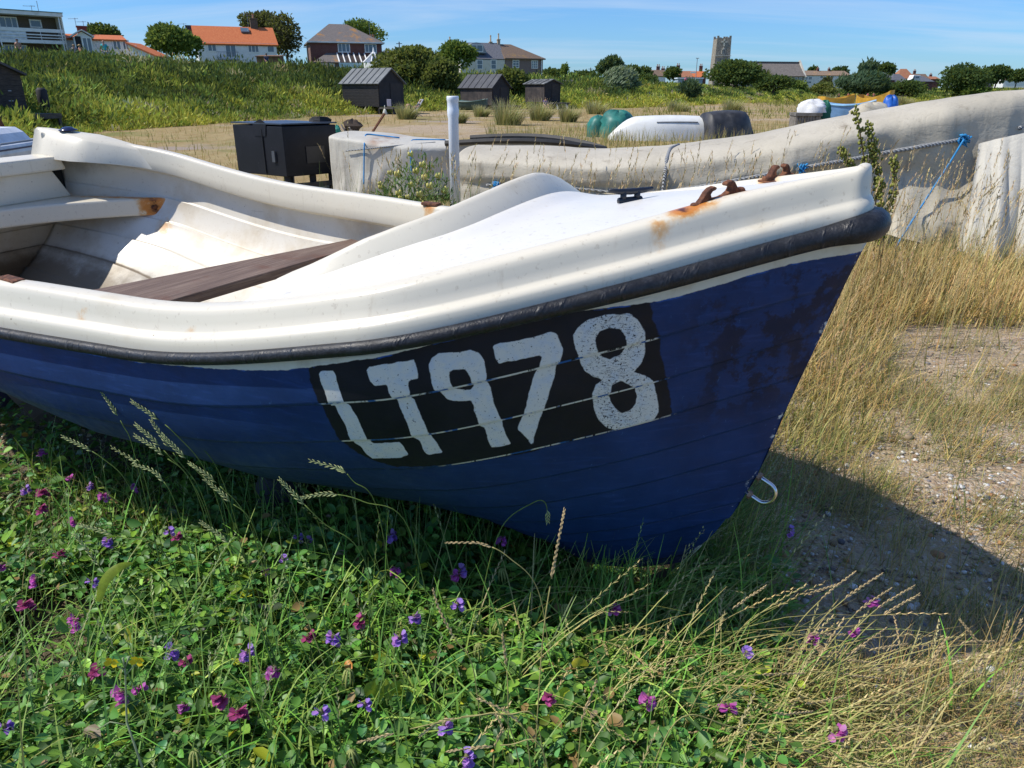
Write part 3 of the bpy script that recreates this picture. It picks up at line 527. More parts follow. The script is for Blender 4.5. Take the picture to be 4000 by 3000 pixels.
dryc = t.mix(t.step(t.noise(t.map(p, (1, .25, 1)), 2.2, 9, .72), .35, .68), (.30, .205, .085), (.40, .31, .15)); dryc = t.mix(t.step(t.noise(p, .28, 7, .7), .5, .66), dryc, (.20, .195, .06)); dryc = t.mix(t.step(t.noise(p, .16, 6, .6), .55, .66), dryc, (.34, .27, .21))
grn = t.mix(t.step(t.noise(p, .5, 9, .7), .35, .65), (.07, .10, .02), (.18, .19, .045))
c = t.mix(t.step(t.math('ADD', dry, t.math('MULTIPLY', t.math('SUBTRACT', t.noise(p, 1.2, 6), .5), .9)), .35, .65), peb, dryc)
c = t.mix(t.step(t.math('ADD', dune, t.math('MULTIPLY', t.math('SUBTRACT', t.noise(p, .5, 6), .5), .1)), .01, .07), c, grn)
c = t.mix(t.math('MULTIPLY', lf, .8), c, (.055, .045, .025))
t.bump(t.math('ADD', t.math('MULTIPLY', v1.outputs['Distance'], -.9), t.math('MULTIPLY', v2.outputs['Distance'], -.4)), .8, .012)
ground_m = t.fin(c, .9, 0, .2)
dryf = np.maximum(sstep(Yf+.8*vnoise(Xf*.9, Yf*.9, 31), 3.3, 5.2)*(.75+.5*vnoise(Xf*.13, Yf*.13, 33)), 0)
dryf = np.where((Xf > 2.2) & (Yf < 6.0), dryf*.45, dryf)
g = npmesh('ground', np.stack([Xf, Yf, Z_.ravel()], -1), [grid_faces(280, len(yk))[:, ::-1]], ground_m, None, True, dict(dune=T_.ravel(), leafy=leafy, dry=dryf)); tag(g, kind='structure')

# ------------------------------------------------------------------ plant builders (numpy)
def leafmat(name, rough=.5, tr=.3, spec=.35, gain=1.0):
    t = NT(name); c = t.attr('Col', 'Color'); v = t.mix(t.step(t.noise(t.obj(), 2.0, 3), .3, .7), c, (.75, .8, .6), 'MULTIPLY')
    return t.fin(t.mix(.45, c, v), rough, 0, spec, tr, t.mix(.5, c, (.30, .36, .05), 'MIX'))
leaf_m = leafmat('leaf_green', .45, .28); blade_m = leafmat('grass_blade', .5, .25); far_m = leafmat('foliage_far', .75, .35, .12)
def norm(v): return v/(np.linalg.norm(v, axis=-1, keepdims=True)+1e-12)
def jitcol(base, n, amt, rng, mixto=None, pm=.0):
    c = np.asarray(base, float)[None, :]*(1+amt*rng.standard_normal((n, 1)))*(1+.35*amt*rng.standard_normal((n, 3)))
    if mixto is not None:
        k = rng.random((n, 1)) < pm; c = np.where(k, np.asarray(mixto)[None, :]*(1+amt*rng.standard_normal((n, 1))), c)
    return np.clip(c, .002, .9)
def leaves(pos, axis, nrm, L, Wd, col):
    """oval leaf, folded a little along the midrib: 8 points, two faces of five."""
    n = len(pos); axis = norm(axis); side = norm(np.cross(axis, nrm)); nr = np.cross(side, axis); L = np.broadcast_to(L, (n,))[:, None]; Wd = np.broadcast_to(Wd, (n,))[:, None]
    pr = [(0, 0, 0), (.28, .82, .18), (.62, .98, .20), (.88, .55, .10), (1.0, 0, -.03), (.88, -.55, .10), (.62, -.98, .20), (.28, -.82, .18)]
    V = np.stack([pos+axis*L*a+side*Wd*.5*b+nr*Wd*c for a, b, c in pr], 1)
    base = np.arange(n)[:, None]*8; F = np.concatenate([base+np.array([[0, 1, 2, 3, 4]]), base+np.array([[0, 4, 5, 6, 7]])])
    return V.reshape(-1, 3), F, np.repeat(col, 8, 0)
def blades(base, d0, L, Wd, droop, col, seg=4, tipc=None, face=None):
    """tapering ribbons: start direction d0, bending down by droop towards the tip."""
    n = len(base); L = np.broadcast_to(L, (n,)); Wd = np.broadcast_to(Wd, (n,)); droop = np.broadcast_to(droop, (n,)); d = norm(d0); p = base.copy(); rows = []; cols = []
    h = norm(np.cross(d, np.array([0, 0, 1.])+1e-3)) if face is None else face
    for i in range(seg+1):
        t = i/seg; w = Wd*(1-.88*t**1.6)*.5; rows.append(np.stack([p-h*w[:, None], p+h*w[:, None]], 1)); cc = col if tipc is None else col*(1-t)+tipc*t; cols.append(np.repeat(cc[:, None, :], 2, 1))
        p = p+d*(L/seg)[:, None]; d = norm(d+np.stack([d[:, 0]*.35, d[:, 1]*.35, -np.ones(n)], -1)*(droop/seg)[:, None])
    V = np.stack(rows, 1).reshape(-1, 3); C = np.stack(cols, 1).reshape(-1, 3); b = np.arange(n)[:, None]*(2*(seg+1))
    F = np.concatenate([b+np.array([[2*i, 2*i+1, 2*i+3, 2*i+2]]) for i in range(seg)]); return V, F, C
class Acc:
    def __init__(s): s.V = []; s.F = {}; s.C = []; s.n = 0
    def add(s, V, F, C):
        s.V.append(V); s.C.append(C)
        for f in (F if isinstance(F, list) else [F]): s.F.setdefault(f.shape[1], []).append(f+s.n)
        s.n += len(V)
    def build(s, name, mat, parent=None, smooth=False, off=None):
        V = np.concatenate(s.V)
        if off is not None: V = V-np.asarray(off)
        return npmesh(name, V, [np.concatenate(x) for x in s.F.values()], mat, parent, smooth, dict(Col=np.concatenate(s.C)))
def hdir(rng, n, elev_lo, elev_hi, az=None, spread=math.pi):
    a = rng.uniform(-math.pi, math.pi, n) if az is None else az+rng.normal(0, spread, n); e = np.radians(rng.uniform(elev_lo, elev_hi, n))
    return np.stack([np.cos(a)*np.cos(e), np.sin(a)*np.cos(e), np.sin(e)], -1)
def patchcol(x, y, c, seed):
    a = vnoise(x*1.4, y*1.4, seed)[:, None]; b = vnoise(x*.7+5, y*.7, seed+1)[:, None]; c = c*np.clip(1+.55*a, .35, 1.5); return np.clip(c*(1+np.clip(b, 0, 1)*np.array([[-.45, -.12, -.35]])), .01, .9)
def eared(A, b, d0, L, dr, frac, k, col, w, l, rng, seg=6):
    n = len(b); P = [b.copy()]; d = norm(d0); D = [d]
    for i in range(seg): P.append(P[-1]+d*(L/seg)[:, None]); d = norm(d+np.stack([d[:, 0]*.35, d[:, 1]*.35, -np.ones(n)], -1)*(dr/seg)[:, None]); D.append(d)
    P = np.stack(P); D = np.stack(D)
    for i in range(k):
        f = (1-frac+frac*i/k)*seg; j = min(int(f), seg-1); q = P[j]+(P[j+1]-P[j])*(f-j); dd = D[j]; s = norm(np.cross(dd, np.array([0., -1., .3])))*(1 if i % 2 else -1); A.add(*blades(q, norm(dd+s*.38+rng.normal(0, .08, (n, 3))), l*(1.1-.4*i/k), w, .1, col*(1+.12*rng.standard_normal((n, 1))), 2))
def keel_y(x):                                                   # y of the keel line on the ground under the boat
    u = (B2W((0, 0, -1.3))[0]-x)/-BM[0, 0]; return B2W((0, 0, -1.3))[1]+BM[1, 0]*u

# ------------------------------------------------------------------ leafy mat of pea plants in front of the boat
def mat_h(x, y): return .105+.06*vnoise(x*1.6, y*1.6, 41)
rng = np.random.default_rng(5); N = 15500
x = rng.uniform(-2.9, 1.35, N); y = rng.uniform(.62, 3.5, N); ge = green_edge(x, y)
keep = (rng.random(N) < sstep(ge-x, -.22, .22)) & (y < np.maximum(keel_y(x)+.25, 1.9)) & (np.abs(x) < .78*y+.55)
keep &= (vnoise(x*1.3+3, y*1.3, 44) > -.62) & (rng.random(N) < np.where((x < -1.3) & (y > 2.35), .35, 1)) & (rng.random(N) < sstep(np.abs(x+1.16)+np.abs(y-.86)*1.2, .04, .26)*.8+.2)
keep &= rng.random(N) < np.clip(1.7-.55*(y-.8), .35, 1)
x, y = x[keep], y[keep]; n = len(x)
A = Acc(); hm = mat_h(x, y); stem_d = hdir(rng, n, 20, 80); ln = rng.uniform(.09, .19, n)+hm*.5; nl = 9
low_ = 1-.62*np.exp(-(((x-.25)/.48)**2+((y-2.02)/.36)**2)**2); hm = hm*low_; ln = ln*(.6+.4*low_)
base = np.stack([x, y, np.zeros(n)], -1)
tone = rng.random(n)
for k in range(nl):
    t_ = (k+.8)/nl; pos = base+stem_d*(ln*t_)[:, None]; pos[:, 2] = np.clip(hm*(.25+1.0*t_)*rng.uniform(.5, 1.45, n)+.012, .008, None)
    sd = 1 if k % 2 else -1; az = np.arctan2(stem_d[:, 1], stem_d[:, 0])+sd*rng.uniform(.7, 1.5, n)
    ax = np.stack([np.cos(az), np.sin(az), rng.uniform(-.25, .6, n)], -1); nr = norm(np.stack([rng.normal(-.1, .52, n), rng.normal(-.12, .52, n), np.ones(n)], -1))
    L = rng.uniform(.021, .042, n)*(.85+.3*tone); col = jitcol((.105, .25, .05), n, .30, rng, (.23, .41, .06), .30); col = np.where((rng.random(n) < .03)[:, None], np.array([[.34, .22, .09]]), col); L = np.where(rng.random(n) < .07, L*1.45, L); col = np.where((tone > .97)[:, None], col*np.array([2.2, 1.35, .7]), col); col = np.where((tone < .25)[:, None], col*np.array([.85, .95, 1.5]), col)
    A.add(*leaves(pos, ax, nr, L, L*rng.uniform(.52, .74, n), col))
A.build('sea_pea_leaves', leaf_m, smooth=False); tag(bpy.data.objects['sea_pea_leaves'], 'dense mat of small round green leaves in front of the blue boat', 'ground cover', kind='stuff')

# grass threaded through the leaves, straw at the right, dry turf behind the bow
A = Acc()
for cnt, cx, cy, sx, sy, az in ((200, -.45, 2.12, .22, .10, 2.6), (460, .66, 2.28, .12, .16, .5), (90, .34, 1.92, .14, .08, .3), (160, -1.0, 2.35, .35, .12, 2.4), (170, -.62, 1.55, .30, .20, 1.8), (150, -1.3, 1.35, .35, .25, 1.2)):
    x = rng.normal(cx, sx, cnt); y = rng.normal(cy, sy, cnt); b0 = np.stack([x, y, np.full(cnt, .01)], -1); d0 = hdir(rng, cnt, 38, 86, az, .9); L0 = rng.uniform(.22, .52, cnt); dr0 = rng.uniform(.3, 1.4, cnt)
    A.add(*blades(b0, d0, L0, rng.uniform(.0028, .0060, cnt), dr0, jitcol((.15, .27, .055), cnt, .25, rng, (.32, .34, .10), .2), 6)); ke = rng.random(cnt) < .18; eared(A, b0[ke], d0[ke], L0[ke], dr0[ke], .25, 9, jitcol((.40, .42, .20), int(ke.sum()), .15, rng), .0038, .013, rng)
n = 1500; x = rng.normal(-.55, .6, n); y = rng.normal(1.55, .35, n); k = (y < keel_y(x)-.05) & (y > .75); x, y = x[k], y[k]; n = len(x)
A.add(*blades(np.stack([x, y, np.full(n, .02)], -1), hdir(rng, n, 25, 80), rng.uniform(.20, .44, n), rng.uniform(.005, .0095, n), rng.uniform(.7, 2.3, n), jitcol((.19, .40, .06), n, .25, rng, (.36, .48, .10), .25), 6))
n = 8500; x = rng.uniform(-2.6, .95, n); y = rng.uniform(.7, 2.9, n); k = (x < green_edge(x, y)+.1) & (y < keel_y(x)+.1) & (rng.random(n) < .25+.75*(vnoise(x*1.1, y*1.1, 52) > .05)); x, y = x[k], y[k]; n = len(x)
A.add(*blades(np.stack([x, y, np.full(n, .02)], -1), hdir(rng, n, 30, 85), rng.uniform(.14, .38, n), rng.uniform(.0035, .0070, n), rng.uniform(.4, 2.2, n), jitcol((.19, .36, .055), n, .25, rng, (.30, .32, .08), .2), 5))
n = 420; x = rng.normal(-1.75, .42, n); y = rng.normal(2.25, .38, n); k = y < keel_y(x)+.1; x, y = x[k], y[k]; n = len(x)
A.add(*blades(np.stack([x, y, np.zeros(n)], -1), hdir(rng, n, 45, 88, 2.0, 1.0), rng.uniform(.15, .38, n), rng.uniform(.0018, .003, n), rng.uniform(.2, .9, n), jitcol((.20, .24, .07), n, .2, rng, (.40, .34, .14), .4), 4))
for cnt, cx, cy, sx, sy, az, l0, l1 in ((620, .40, 1.62, .26, .16, -.15, .35, .62), (380, .62, 1.35, .22, .20, .1, .25, .5), (260, .35, 1.15, .3, .15, .3, .25, .45), (240, .62, 2.22, .16, .16, .5, .30, .52)):   # straw-coloured tussocks leaning right
    cnt = int(cnt*.62); x = rng.normal(cx, sx, cnt); y = rng.normal(cy, sy, cnt); dk = cy > 2; b0 = np.stack([x, y, np.full(cnt, .01)], -1); d0 = hdir(rng, cnt, 8, 62, az, .75); L0 = rng.uniform(l0*.75, l1*1.05, cnt); dr0 = rng.uniform(.3, 1.3, cnt)
    A.add(*blades(b0, d0, L0, rng.uniform(.0028, .0052, cnt), dr0, jitcol((.15, .23, .05) if dk else (.30, .38, .08), cnt, .25, rng, (.62, .50, .22), .25 if dk else .4), 6, jitcol((.50, .44, .18), cnt, .2, rng)))
    ke = rng.random(cnt) < .5; eared(A, b0[ke], d0[ke], L0[ke], dr0[ke], .28, 11, jitcol((.62, .49, .24) if not dk else (.46, .45, .24), int(ke.sum()), .15, rng), .0042, .014, rng)
n = 14000; x = rng.uniform(.35, 1.75, n); y = rng.uniform(.62, 1.72, n); k = (rng.random(n) < sstep(x-green_edge(x, y), -.15, .35)) & (rng.random(n) < sstep(1.62-y+.15*vnoise(x*2, y*2, 61), .0, .35)) & (vnoise(x*2.2, y*2.2, 63) > -.45); x, y = x[k], y[k]; n = len(x)
A.add(*blades(np.stack([x, y, np.full(n, .004)], -1), hdir(rng, n, 3, 50, .4, 1.1), rng.uniform(.07, .26, n), rng.uniform(.0014, .003, n), rng.uniform(.2, 1.2, n), jitcol((.50, .38, .16), n, .25, rng, (.28, .30, .08), .2), 4))
n = 23000; y = 2.7+4.6*rng.random(n)**.9; x = rng.uniform(.35, .66, n)*0+rng.uniform(.30, 1.0, n)*y*.72
dens = np.clip(.55+.75*vnoise(x*.9, y*.9, 71)+.25*vnoise(x*4, y*4, 72)+.55*sstep(y, 4.4, 5.6)-.75*sstep(x-.58*y-.25*vnoise(y, x, 73), -.1, .25)*sstep(5.4, 5.0, y) if False else .55+.75*vnoise(x*.9, y*.9, 71)+.25*vnoise(x*4, y*4, 72)+.6*sstep(y, 4.3, 5.4)-1.1*sstep(x-.52*y, 0, .3)*(1-sstep(y, 4.9, 5.4)), .015, 1)*sstep(y, 2.75, 3.5)
k = rng.random(n) < dens; x, y = x[k], y[k]; n = len(x); tall = sstep(y, 3.6, 6)
A.add(*blades(np.stack([x, y, np.zeros(n)], -1), hdir(rng, n, 28, 85, .3, 1.3), rng.uniform(.07, .22, n)+tall*rng.uniform(.0, .34, n), rng.uniform(.0030, .0058, n)+.0006*y, rng.uniform(.3, 1.1, n), patchcol(x, y, jitcol((.46, .31, .10), n, .28, rng, (.20, .22, .05), .32), 101), 3, patchcol(x, y, jitcol((.62, .43, .18), n, .22, rng, (.50, .27, .12), .2), 101)))
n = 1500; y = rng.uniform(3.3, 6.8, n); x = rng.uniform(.34, .86, n)*y; k = (x < .52*y) | (y > 4.9); x, y = x[k], y[k]; n = len(x); b0 = np.stack([x, y, np.zeros(n)], -1); d0 = hdir(rng, n, 50, 86, .2, 1.2); L0 = rng.uniform(.28, .62, n); dr0 = rng.uniform(.2, .9, n)
A.add(*blades(b0, d0, L0, .0034, dr0, jitcol((.44, .33, .12), n, .25, rng, (.26, .30, .08), .3), 6, jitcol((.60, .42, .20), n, .2, rng))); ke = rng.random(n) < .6; eared(A, b0[ke], d0[ke], L0[ke], dr0[ke], .24, 9, jitcol((.60, .43, .21), int(ke.sum()), .18, rng, (.46, .24, .11), .3), .0055, .016, rng)
n = 13000; y = rng.uniform(3.6, 9.5, n); x = rng.uniform(-.52, .20, n)*y; k = rng.random(n) < .62+.5*vnoise(x*.8, y*.8, 75); x, y = x[k], y[k]; n = len(x)
A.add(*blades(np.stack([x, y, np.zeros(n)], -1), hdir(rng, n, 55, 88, .3, 1.3), rng.uniform(.18, .62, n), rng.uniform(.003, .006, n), rng.uniform(.15, .7, n), jitcol((.28, .27, .075), n, .25, rng, (.46, .36, .14), .45), 3, jitcol((.55, .43, .20), n, .2, rng)))
n = 30000; y = rng.uniform(1.5, 4.8, n); x = rng.uniform(.30, .82, n)*y+.1; k = (rng.random(n) < np.clip(.34+1.1*vnoise(x*1.9, y*1.9, 78)+.4*vnoise(x*6, y*6, 79), 0, .95)); x, y = x[k], y[k]; n = len(x)
A.add(*blades(np.stack([x, y, np.zeros(n)], -1), hdir(rng, n, 15, 80, .3, 1.4), rng.uniform(.05, .24, n), rng.uniform(.0020, .0036, n), rng.uniform(.3, 1.2, n), jitcol((.46, .34, .13), n, .24, rng, (.16, .20, .05), .35), 3))
A.build('grass', blade_m); tag(bpy.data.objects['grass'], 'dry and green grass growing round the boats', 'grass', kind='stuff')
# sparse turf on the shingle flat further back
A = Acc(); n = 30000; y = np.exp(rng.uniform(math.log(8.5), math.log(170), n)); x = rng.uniform(-.85, .85, n)*y; z, tt = terrain(x, y, True); k = (tt < .05) & (rng.random(n) < np.clip(.45+.8*vnoise(x*.13, y*.13, 33)+.3*vnoise(x*.8, y*.8, 80), .04, 1)); x, y, z = x[k], y[k], z[k]; n = len(x)
sz = .10+.0042*y
A.add(*blades(np.stack([x, y, z-.02], -1), hdir(rng, n, 45, 88), sz*rng.uniform(.6, 1.5, n)*1.2, sz*.09, .4, jitcol((.31, .225, .085), n, .22, rng, (.19, .185, .05), .35), 2, jitcol((.42, .33, .14), n, .2, rng)))
n = 9000; u_ = rng.uniform(1900, 3300, n); y = rng.uniform(13, 34, n); x = (u_-2000)/FPX*.95*y; z = terrain(x, y); k = rng.random(n) < np.clip(.4+.8*vnoise(x*.4, y*.4, 84), .05, 1); x, y, z = x[k], y[k], z[k]; n = len(x)
A.add(*blades(np.stack([x, y, z-.02], -1), hdir(rng, n, 55, 86), rng.uniform(.2, .62, n), .018, .4, jitcol((.30, .26, .09), n, .22, rng, (.20, .24, .06), .35), 3, jitcol((.52, .41, .19), n, .2, rng)))
n = 16000; u_ = rng.uniform(2500, 4300, n); y = rng.uniform(45, 210, n); x = (u_-2000)/FPX*.9296*y; z, tt = terrain(x, y, True); k = (tt < .05) & (rng.random(n) < np.clip(.5+.9*vnoise(x*.07, y*.07, 86)+.4*sstep(y, 80, 150), .03, 1)); x, y, z = x[k], y[k], z[k]; n = len(x)
A.add(*blades(np.stack([x, y, z-.05], -1), hdir(rng, n, 35, 88), .25+.0028*y*rng.uniform(.5, 1.3, n), .035+.0006*y, .5, jitcol((.22, .24, .055), n, .25, rng, (.36, .31, .11), .35), 2))
A.build('beach_turf', far_m); tag(bpy.data.objects['beach_turf'], 'thin dry grass over the open shingle flat', 'grass', kind='stuff')
# pebbles
n = 22000; x = rng.uniform(.35, 3.4, n); y = rng.uniform(.7, 4.8, n); k = (x < .75*y+.5) & (x > green_edge(x, y)-.1) & (rng.random(n) < np.clip(1.5-.3*y, .1, 1)); x, y = x[k], y[k]
x2 = rng.normal(-2.05, .35, 900); y2 = rng.normal(2.75, .35, 900); x = np.concatenate([x, x2]); y = np.concatenate([y, y2]); n = len(x)
r = rng.lognormal(-5.05, .42, n); ico = np.array([(0, 0, 1), (.894, 0, .447), (.276, .851, .447), (-.724, .526, .447), (-.724, -.526, .447), (.276, -.851, .447), (.724, .526, -.447), (-.276, .851, -.447), (-.894, 0, -.447), (-.276, -.851, -.447), (.724, -.526, -.447), (0, 0, -1)])
icf = np.array([(0, 1, 2), (0, 2, 3), (0, 3, 4), (0, 4, 5), (0, 5, 1), (1, 6, 2), (2, 7, 3), (3, 8, 4), (4, 9, 5), (5, 10, 1), (6, 7, 2), (7, 8, 3), (8, 9, 4), (9, 10, 5), (10, 6, 1), (11, 7, 6), (11, 8, 7), (11, 9, 8), (11, 10, 9), (11, 6, 10)])
sc_ = np.stack([r*rng.uniform(.8, 1.5, n), r*rng.uniform(.8, 1.3, n), r*rng.uniform(.4, .8, n)], -1); ang = rng.uniform(0, 6.28, n); P = ico[None]*sc_[:, None, :]; ca, sa = np.cos(ang)[:, None], np.sin(ang)[:, None]
P = np.stack([P[..., 0]*ca-P[..., 1]*sa, P[..., 0]*sa+P[..., 1]*ca, P[..., 2]], -1)+np.stack([x, y, terrain(x, y)+.012*vnoise(x*5, y*5, 8)*0+r*.25], -1)[:, None, :]
pal = np.array([(.30, .20, .12), (.42, .32, .21), (.13, .105, .09), (.62, .60, .56), (.34, .17, .07), (.17, .16, .165), (.50, .42, .32)]); pc = pal[rng.choice(7, n, p=[.22, .22, .12, .15, .09, .07, .13])]*(1+.15*rng.standard_normal((n, 1)))
t = NT('pebble_stone'); pm_ = t.fin(t.attr('Col', 'Color'), .6, 0, .4)
o = npmesh('pebbles', P.reshape(-1, 3), [(np.arange(n)[:, None, None]*12+icf[None]).reshape(-1, 3)], pm_, None, True, dict(Col=np.repeat(np.clip(pc, .02, .9), 12, 0))); tag(o, 'loose brown, grey and white pebbles beside the boat', 'pebbles', kind='stuff')

# ------------------------------------------------------------------ dune covered in scrub
def clumps(rng, n, cx, cy, cz, r, nleaf, size, colfn, A, flat=.75, up=.5):
    """n clumps of nleaf small leaf blades each, filling low domes."""
    m = n*nleaf; d = norm(rng.standard_normal((m, 3))); d[:, 2] = np.abs(d[:, 2]); rr = np.repeat(r, nleaf)*rng.random(m)**.33
    pos = np.stack([np.repeat(cx, nleaf)+d[:, 0]*rr, np.repeat(cy, nleaf)+d[:, 1]*rr, np.repeat(cz, nleaf)+d[:, 2]*rr*flat], -1)
    ax = norm(d+rng.normal(0, .6, (m, 3))+np.array([0, 0, up])); sz = np.repeat(size, nleaf)*rng.uniform(.6, 1.5, m); nr = norm(d+rng.normal(0, .5, (m, 3)))
    sd = norm(np.cross(ax, nr)); col = colfn(np.repeat(np.arange(n), nleaf), m)
    w = sz*.13; V = np.stack([pos-sd*(w*.35)[:, None], pos+ax*(sz*.5)[:, None]-sd*w[:, None], pos+ax*sz[:, None], pos+ax*(sz*.5)[:, None]+sd*w[:, None]], 1).reshape(-1, 3)
    A.add(V, np.arange(m)[:, None]*4+np.array([[0, 3, 2, 1]]), np.repeat(col, 4, 0))
A = Acc(); rng = np.random.default_rng(77); n = 26000
u_ = rng.uniform(-420, 4400, n); a = (u_-2000)/FPX*.9296; tt = rng.random(n)*1.06-.03; df = pchip(a, AC, DF); dr = pchip(a, AC, DR); y = df+tt*(dr-df); x = a*y; z = terrain(x, y)
k = (rng.random(n) < np.clip(.65+tt*3, 0, 1)); u_, x, y, z, tt = u_[k], x[k], y[k], z[k], tt[k]; n = len(x)
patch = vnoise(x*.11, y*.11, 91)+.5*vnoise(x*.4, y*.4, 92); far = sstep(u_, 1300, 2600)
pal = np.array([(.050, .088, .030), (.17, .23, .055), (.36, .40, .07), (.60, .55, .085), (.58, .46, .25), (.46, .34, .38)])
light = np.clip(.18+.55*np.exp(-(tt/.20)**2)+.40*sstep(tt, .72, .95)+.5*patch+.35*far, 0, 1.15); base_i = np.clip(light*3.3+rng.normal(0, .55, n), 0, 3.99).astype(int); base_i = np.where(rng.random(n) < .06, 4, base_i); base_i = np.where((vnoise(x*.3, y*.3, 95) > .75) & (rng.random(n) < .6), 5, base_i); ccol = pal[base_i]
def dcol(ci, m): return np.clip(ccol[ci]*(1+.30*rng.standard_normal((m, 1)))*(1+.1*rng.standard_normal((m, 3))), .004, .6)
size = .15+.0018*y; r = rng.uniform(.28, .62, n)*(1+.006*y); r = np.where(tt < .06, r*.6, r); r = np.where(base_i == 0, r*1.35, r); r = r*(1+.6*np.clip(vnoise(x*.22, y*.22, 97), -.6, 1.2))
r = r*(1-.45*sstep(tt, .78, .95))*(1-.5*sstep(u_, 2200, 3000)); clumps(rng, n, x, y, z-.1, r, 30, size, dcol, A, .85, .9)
n = 900; u_ = rng.uniform(-420, 4300, n); a = (u_-2000)/FPX*.9296; tt = rng.random(n)**.8*1.0; df = pchip(a, AC, DF); dr = pchip(a, AC, DR); y = df+tt*(dr-df); x = a*y; z = terrain(x, y); r = rng.uniform(.55, 1.5, n)*(1+.004*y)*(1-.6*(tt > .72))*(1-.62*sstep(u_, 2200, 2900)); light = .10+.60*np.exp(-(tt/.18)**2)+.30*sstep(tt, .75, .95)+.55*vnoise(x*.10, y*.10, 98)+.35*sstep(u_, 1400, 2400); base_i = np.where(rng.random(n) < .05, 4, np.clip(light*3.2+rng.normal(0, .8, n), 0, 3.99).astype(int)); tint = (1+.38*rng.standard_normal((n, 1))); ccol = np.clip(pal[base_i]*tint*np.array([1., 1., 1.]), .02, .7)
clumps(rng, n, x, y, z-.15, r, 200, .20+.0022*y, dcol, A, .80, .5)
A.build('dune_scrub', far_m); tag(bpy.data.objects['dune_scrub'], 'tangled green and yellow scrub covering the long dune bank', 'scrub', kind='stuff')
# ------------------------------------------------------------------ buildings beyond the dune
glass = NT('window_glass').fin((.10, .14, .18), .12, 0, .7)
whitep = plain('white_paint', (.78, .77, .73), .5, .06, 1.5, dirt=(.62, .60, .55)); cream_w = plain('cream_render', (.66, .62, .52), .8, .08, .6, dirt=(.55, .5, .41))
def brickmat(name, c1, c2, mortar, sc=1.0):
    t = NT(name); o = t.obj(); b = t.n('ShaderNodeTexBrick'); t.l(t.map(o, (1, 1, 1), (math.pi/2, 0, 0)), b.inputs[0]); b.inputs['Color1'].default_value = (*c1, 1); b.inputs['Color2'].default_value = (*c2, 1); b.inputs['Mortar'].default_value = (*mortar, 1)
    b.inputs['Scale'].default_value = sc*4; c = t.mix(t.step(t.noise(o, .9, 7, .65), .35, .7), b.outputs[0], t.mix(.5, b.outputs[0], c2)); return t.fin(c, .9)
red_brick = brickmat('red_brick', (.17, .05, .035), (.12, .035, .028), (.22, .17, .14)); brown_brick = brickmat('brown_brick', (.13, .095, .06), (.09, .062, .04), (.2, .16, .12)); dull_brick = brickmat('dull_brick', (.24, .17, .15), (.20, .14, .12), (.24, .19, .17))
def tilemat(name, c1, c2, lich=None, sc=3.0):
    t = NT(name); o = t.obj(); w = t.n('ShaderNodeTexWave', wave_type='BANDS', bands_direction='X'); t.l(o, w.inputs[0]); w.inputs['Scale'].default_value = sc; w.inputs['Distortion'].default_value = 1.0
    w2 = t.n('ShaderNodeTexWave', wave_type='BANDS', bands_direction='Z'); t.l(o, w2.inputs[0]); w2.inputs['Scale'].default_value = sc*.6
    c = t.mix(t.step(t.noise(o, 6, 6, .7), .35, .65), c1, c2); c = t.mix(t.math('MULTIPLY', t.math('MULTIPLY', w.outputs['Fac'], w2.outputs['Fac']), .4), c, tuple(x*.45 for x in c1))
    if lich: c = t.mix(t.step(t.noise(o, .55, 9, .7), .54, .66), c, lich)
    t.bump(w.outputs['Fac'], .5, .03); return t.fin(c, .85)
orange_tile = tilemat('orange_pantile', (.52, .125, .035), (.62, .19, .06)); slate = tilemat('slate', (.10, .105, .125), (.14, .145, .165), None, 4); grey_tile = tilemat('grey_tile', (.135, .115, .105), (.19, .165, .15), (.34, .17, .055), 3); brown_tile = tilemat('brown_tile', (.15, .10, .07), (.19, .13, .085), (.27, .16, .05), 3); red_tile = tilemat('old_red_tile', (.32, .12, .06), (.38, .17, .09), (.35, .2, .08), 2)
lead = plain('lead_grey', (.27, .29, .31), .6, .1, 2); pot_m = plain('chimney_pot', (.42, .2, .11), .8); pot_y = plain('buff_pot', (.55, .42, .27), .8); dark_metal = plain('dark_metal', (.06, .06, .065), .5); alu = plain('aerial_metal', (.22, .22, .24), .4, metal=.6)
flint = NT('flint'); o = flint.obj(); flint.bump(flint.voro(o, 3.2), .6, .05); flint = flint.fin(flint.mix(flint.step(flint.noise(o, 1.2, 8, .7), .35, .7), flint.ramp(flint.voro(o, 3.4, 'Color'), [(.2, (.15, .13, .105)), (.6, (.31, .27, .215)), (.9, (.42, .38, .31))]), (.25, .215, .165)), .9)
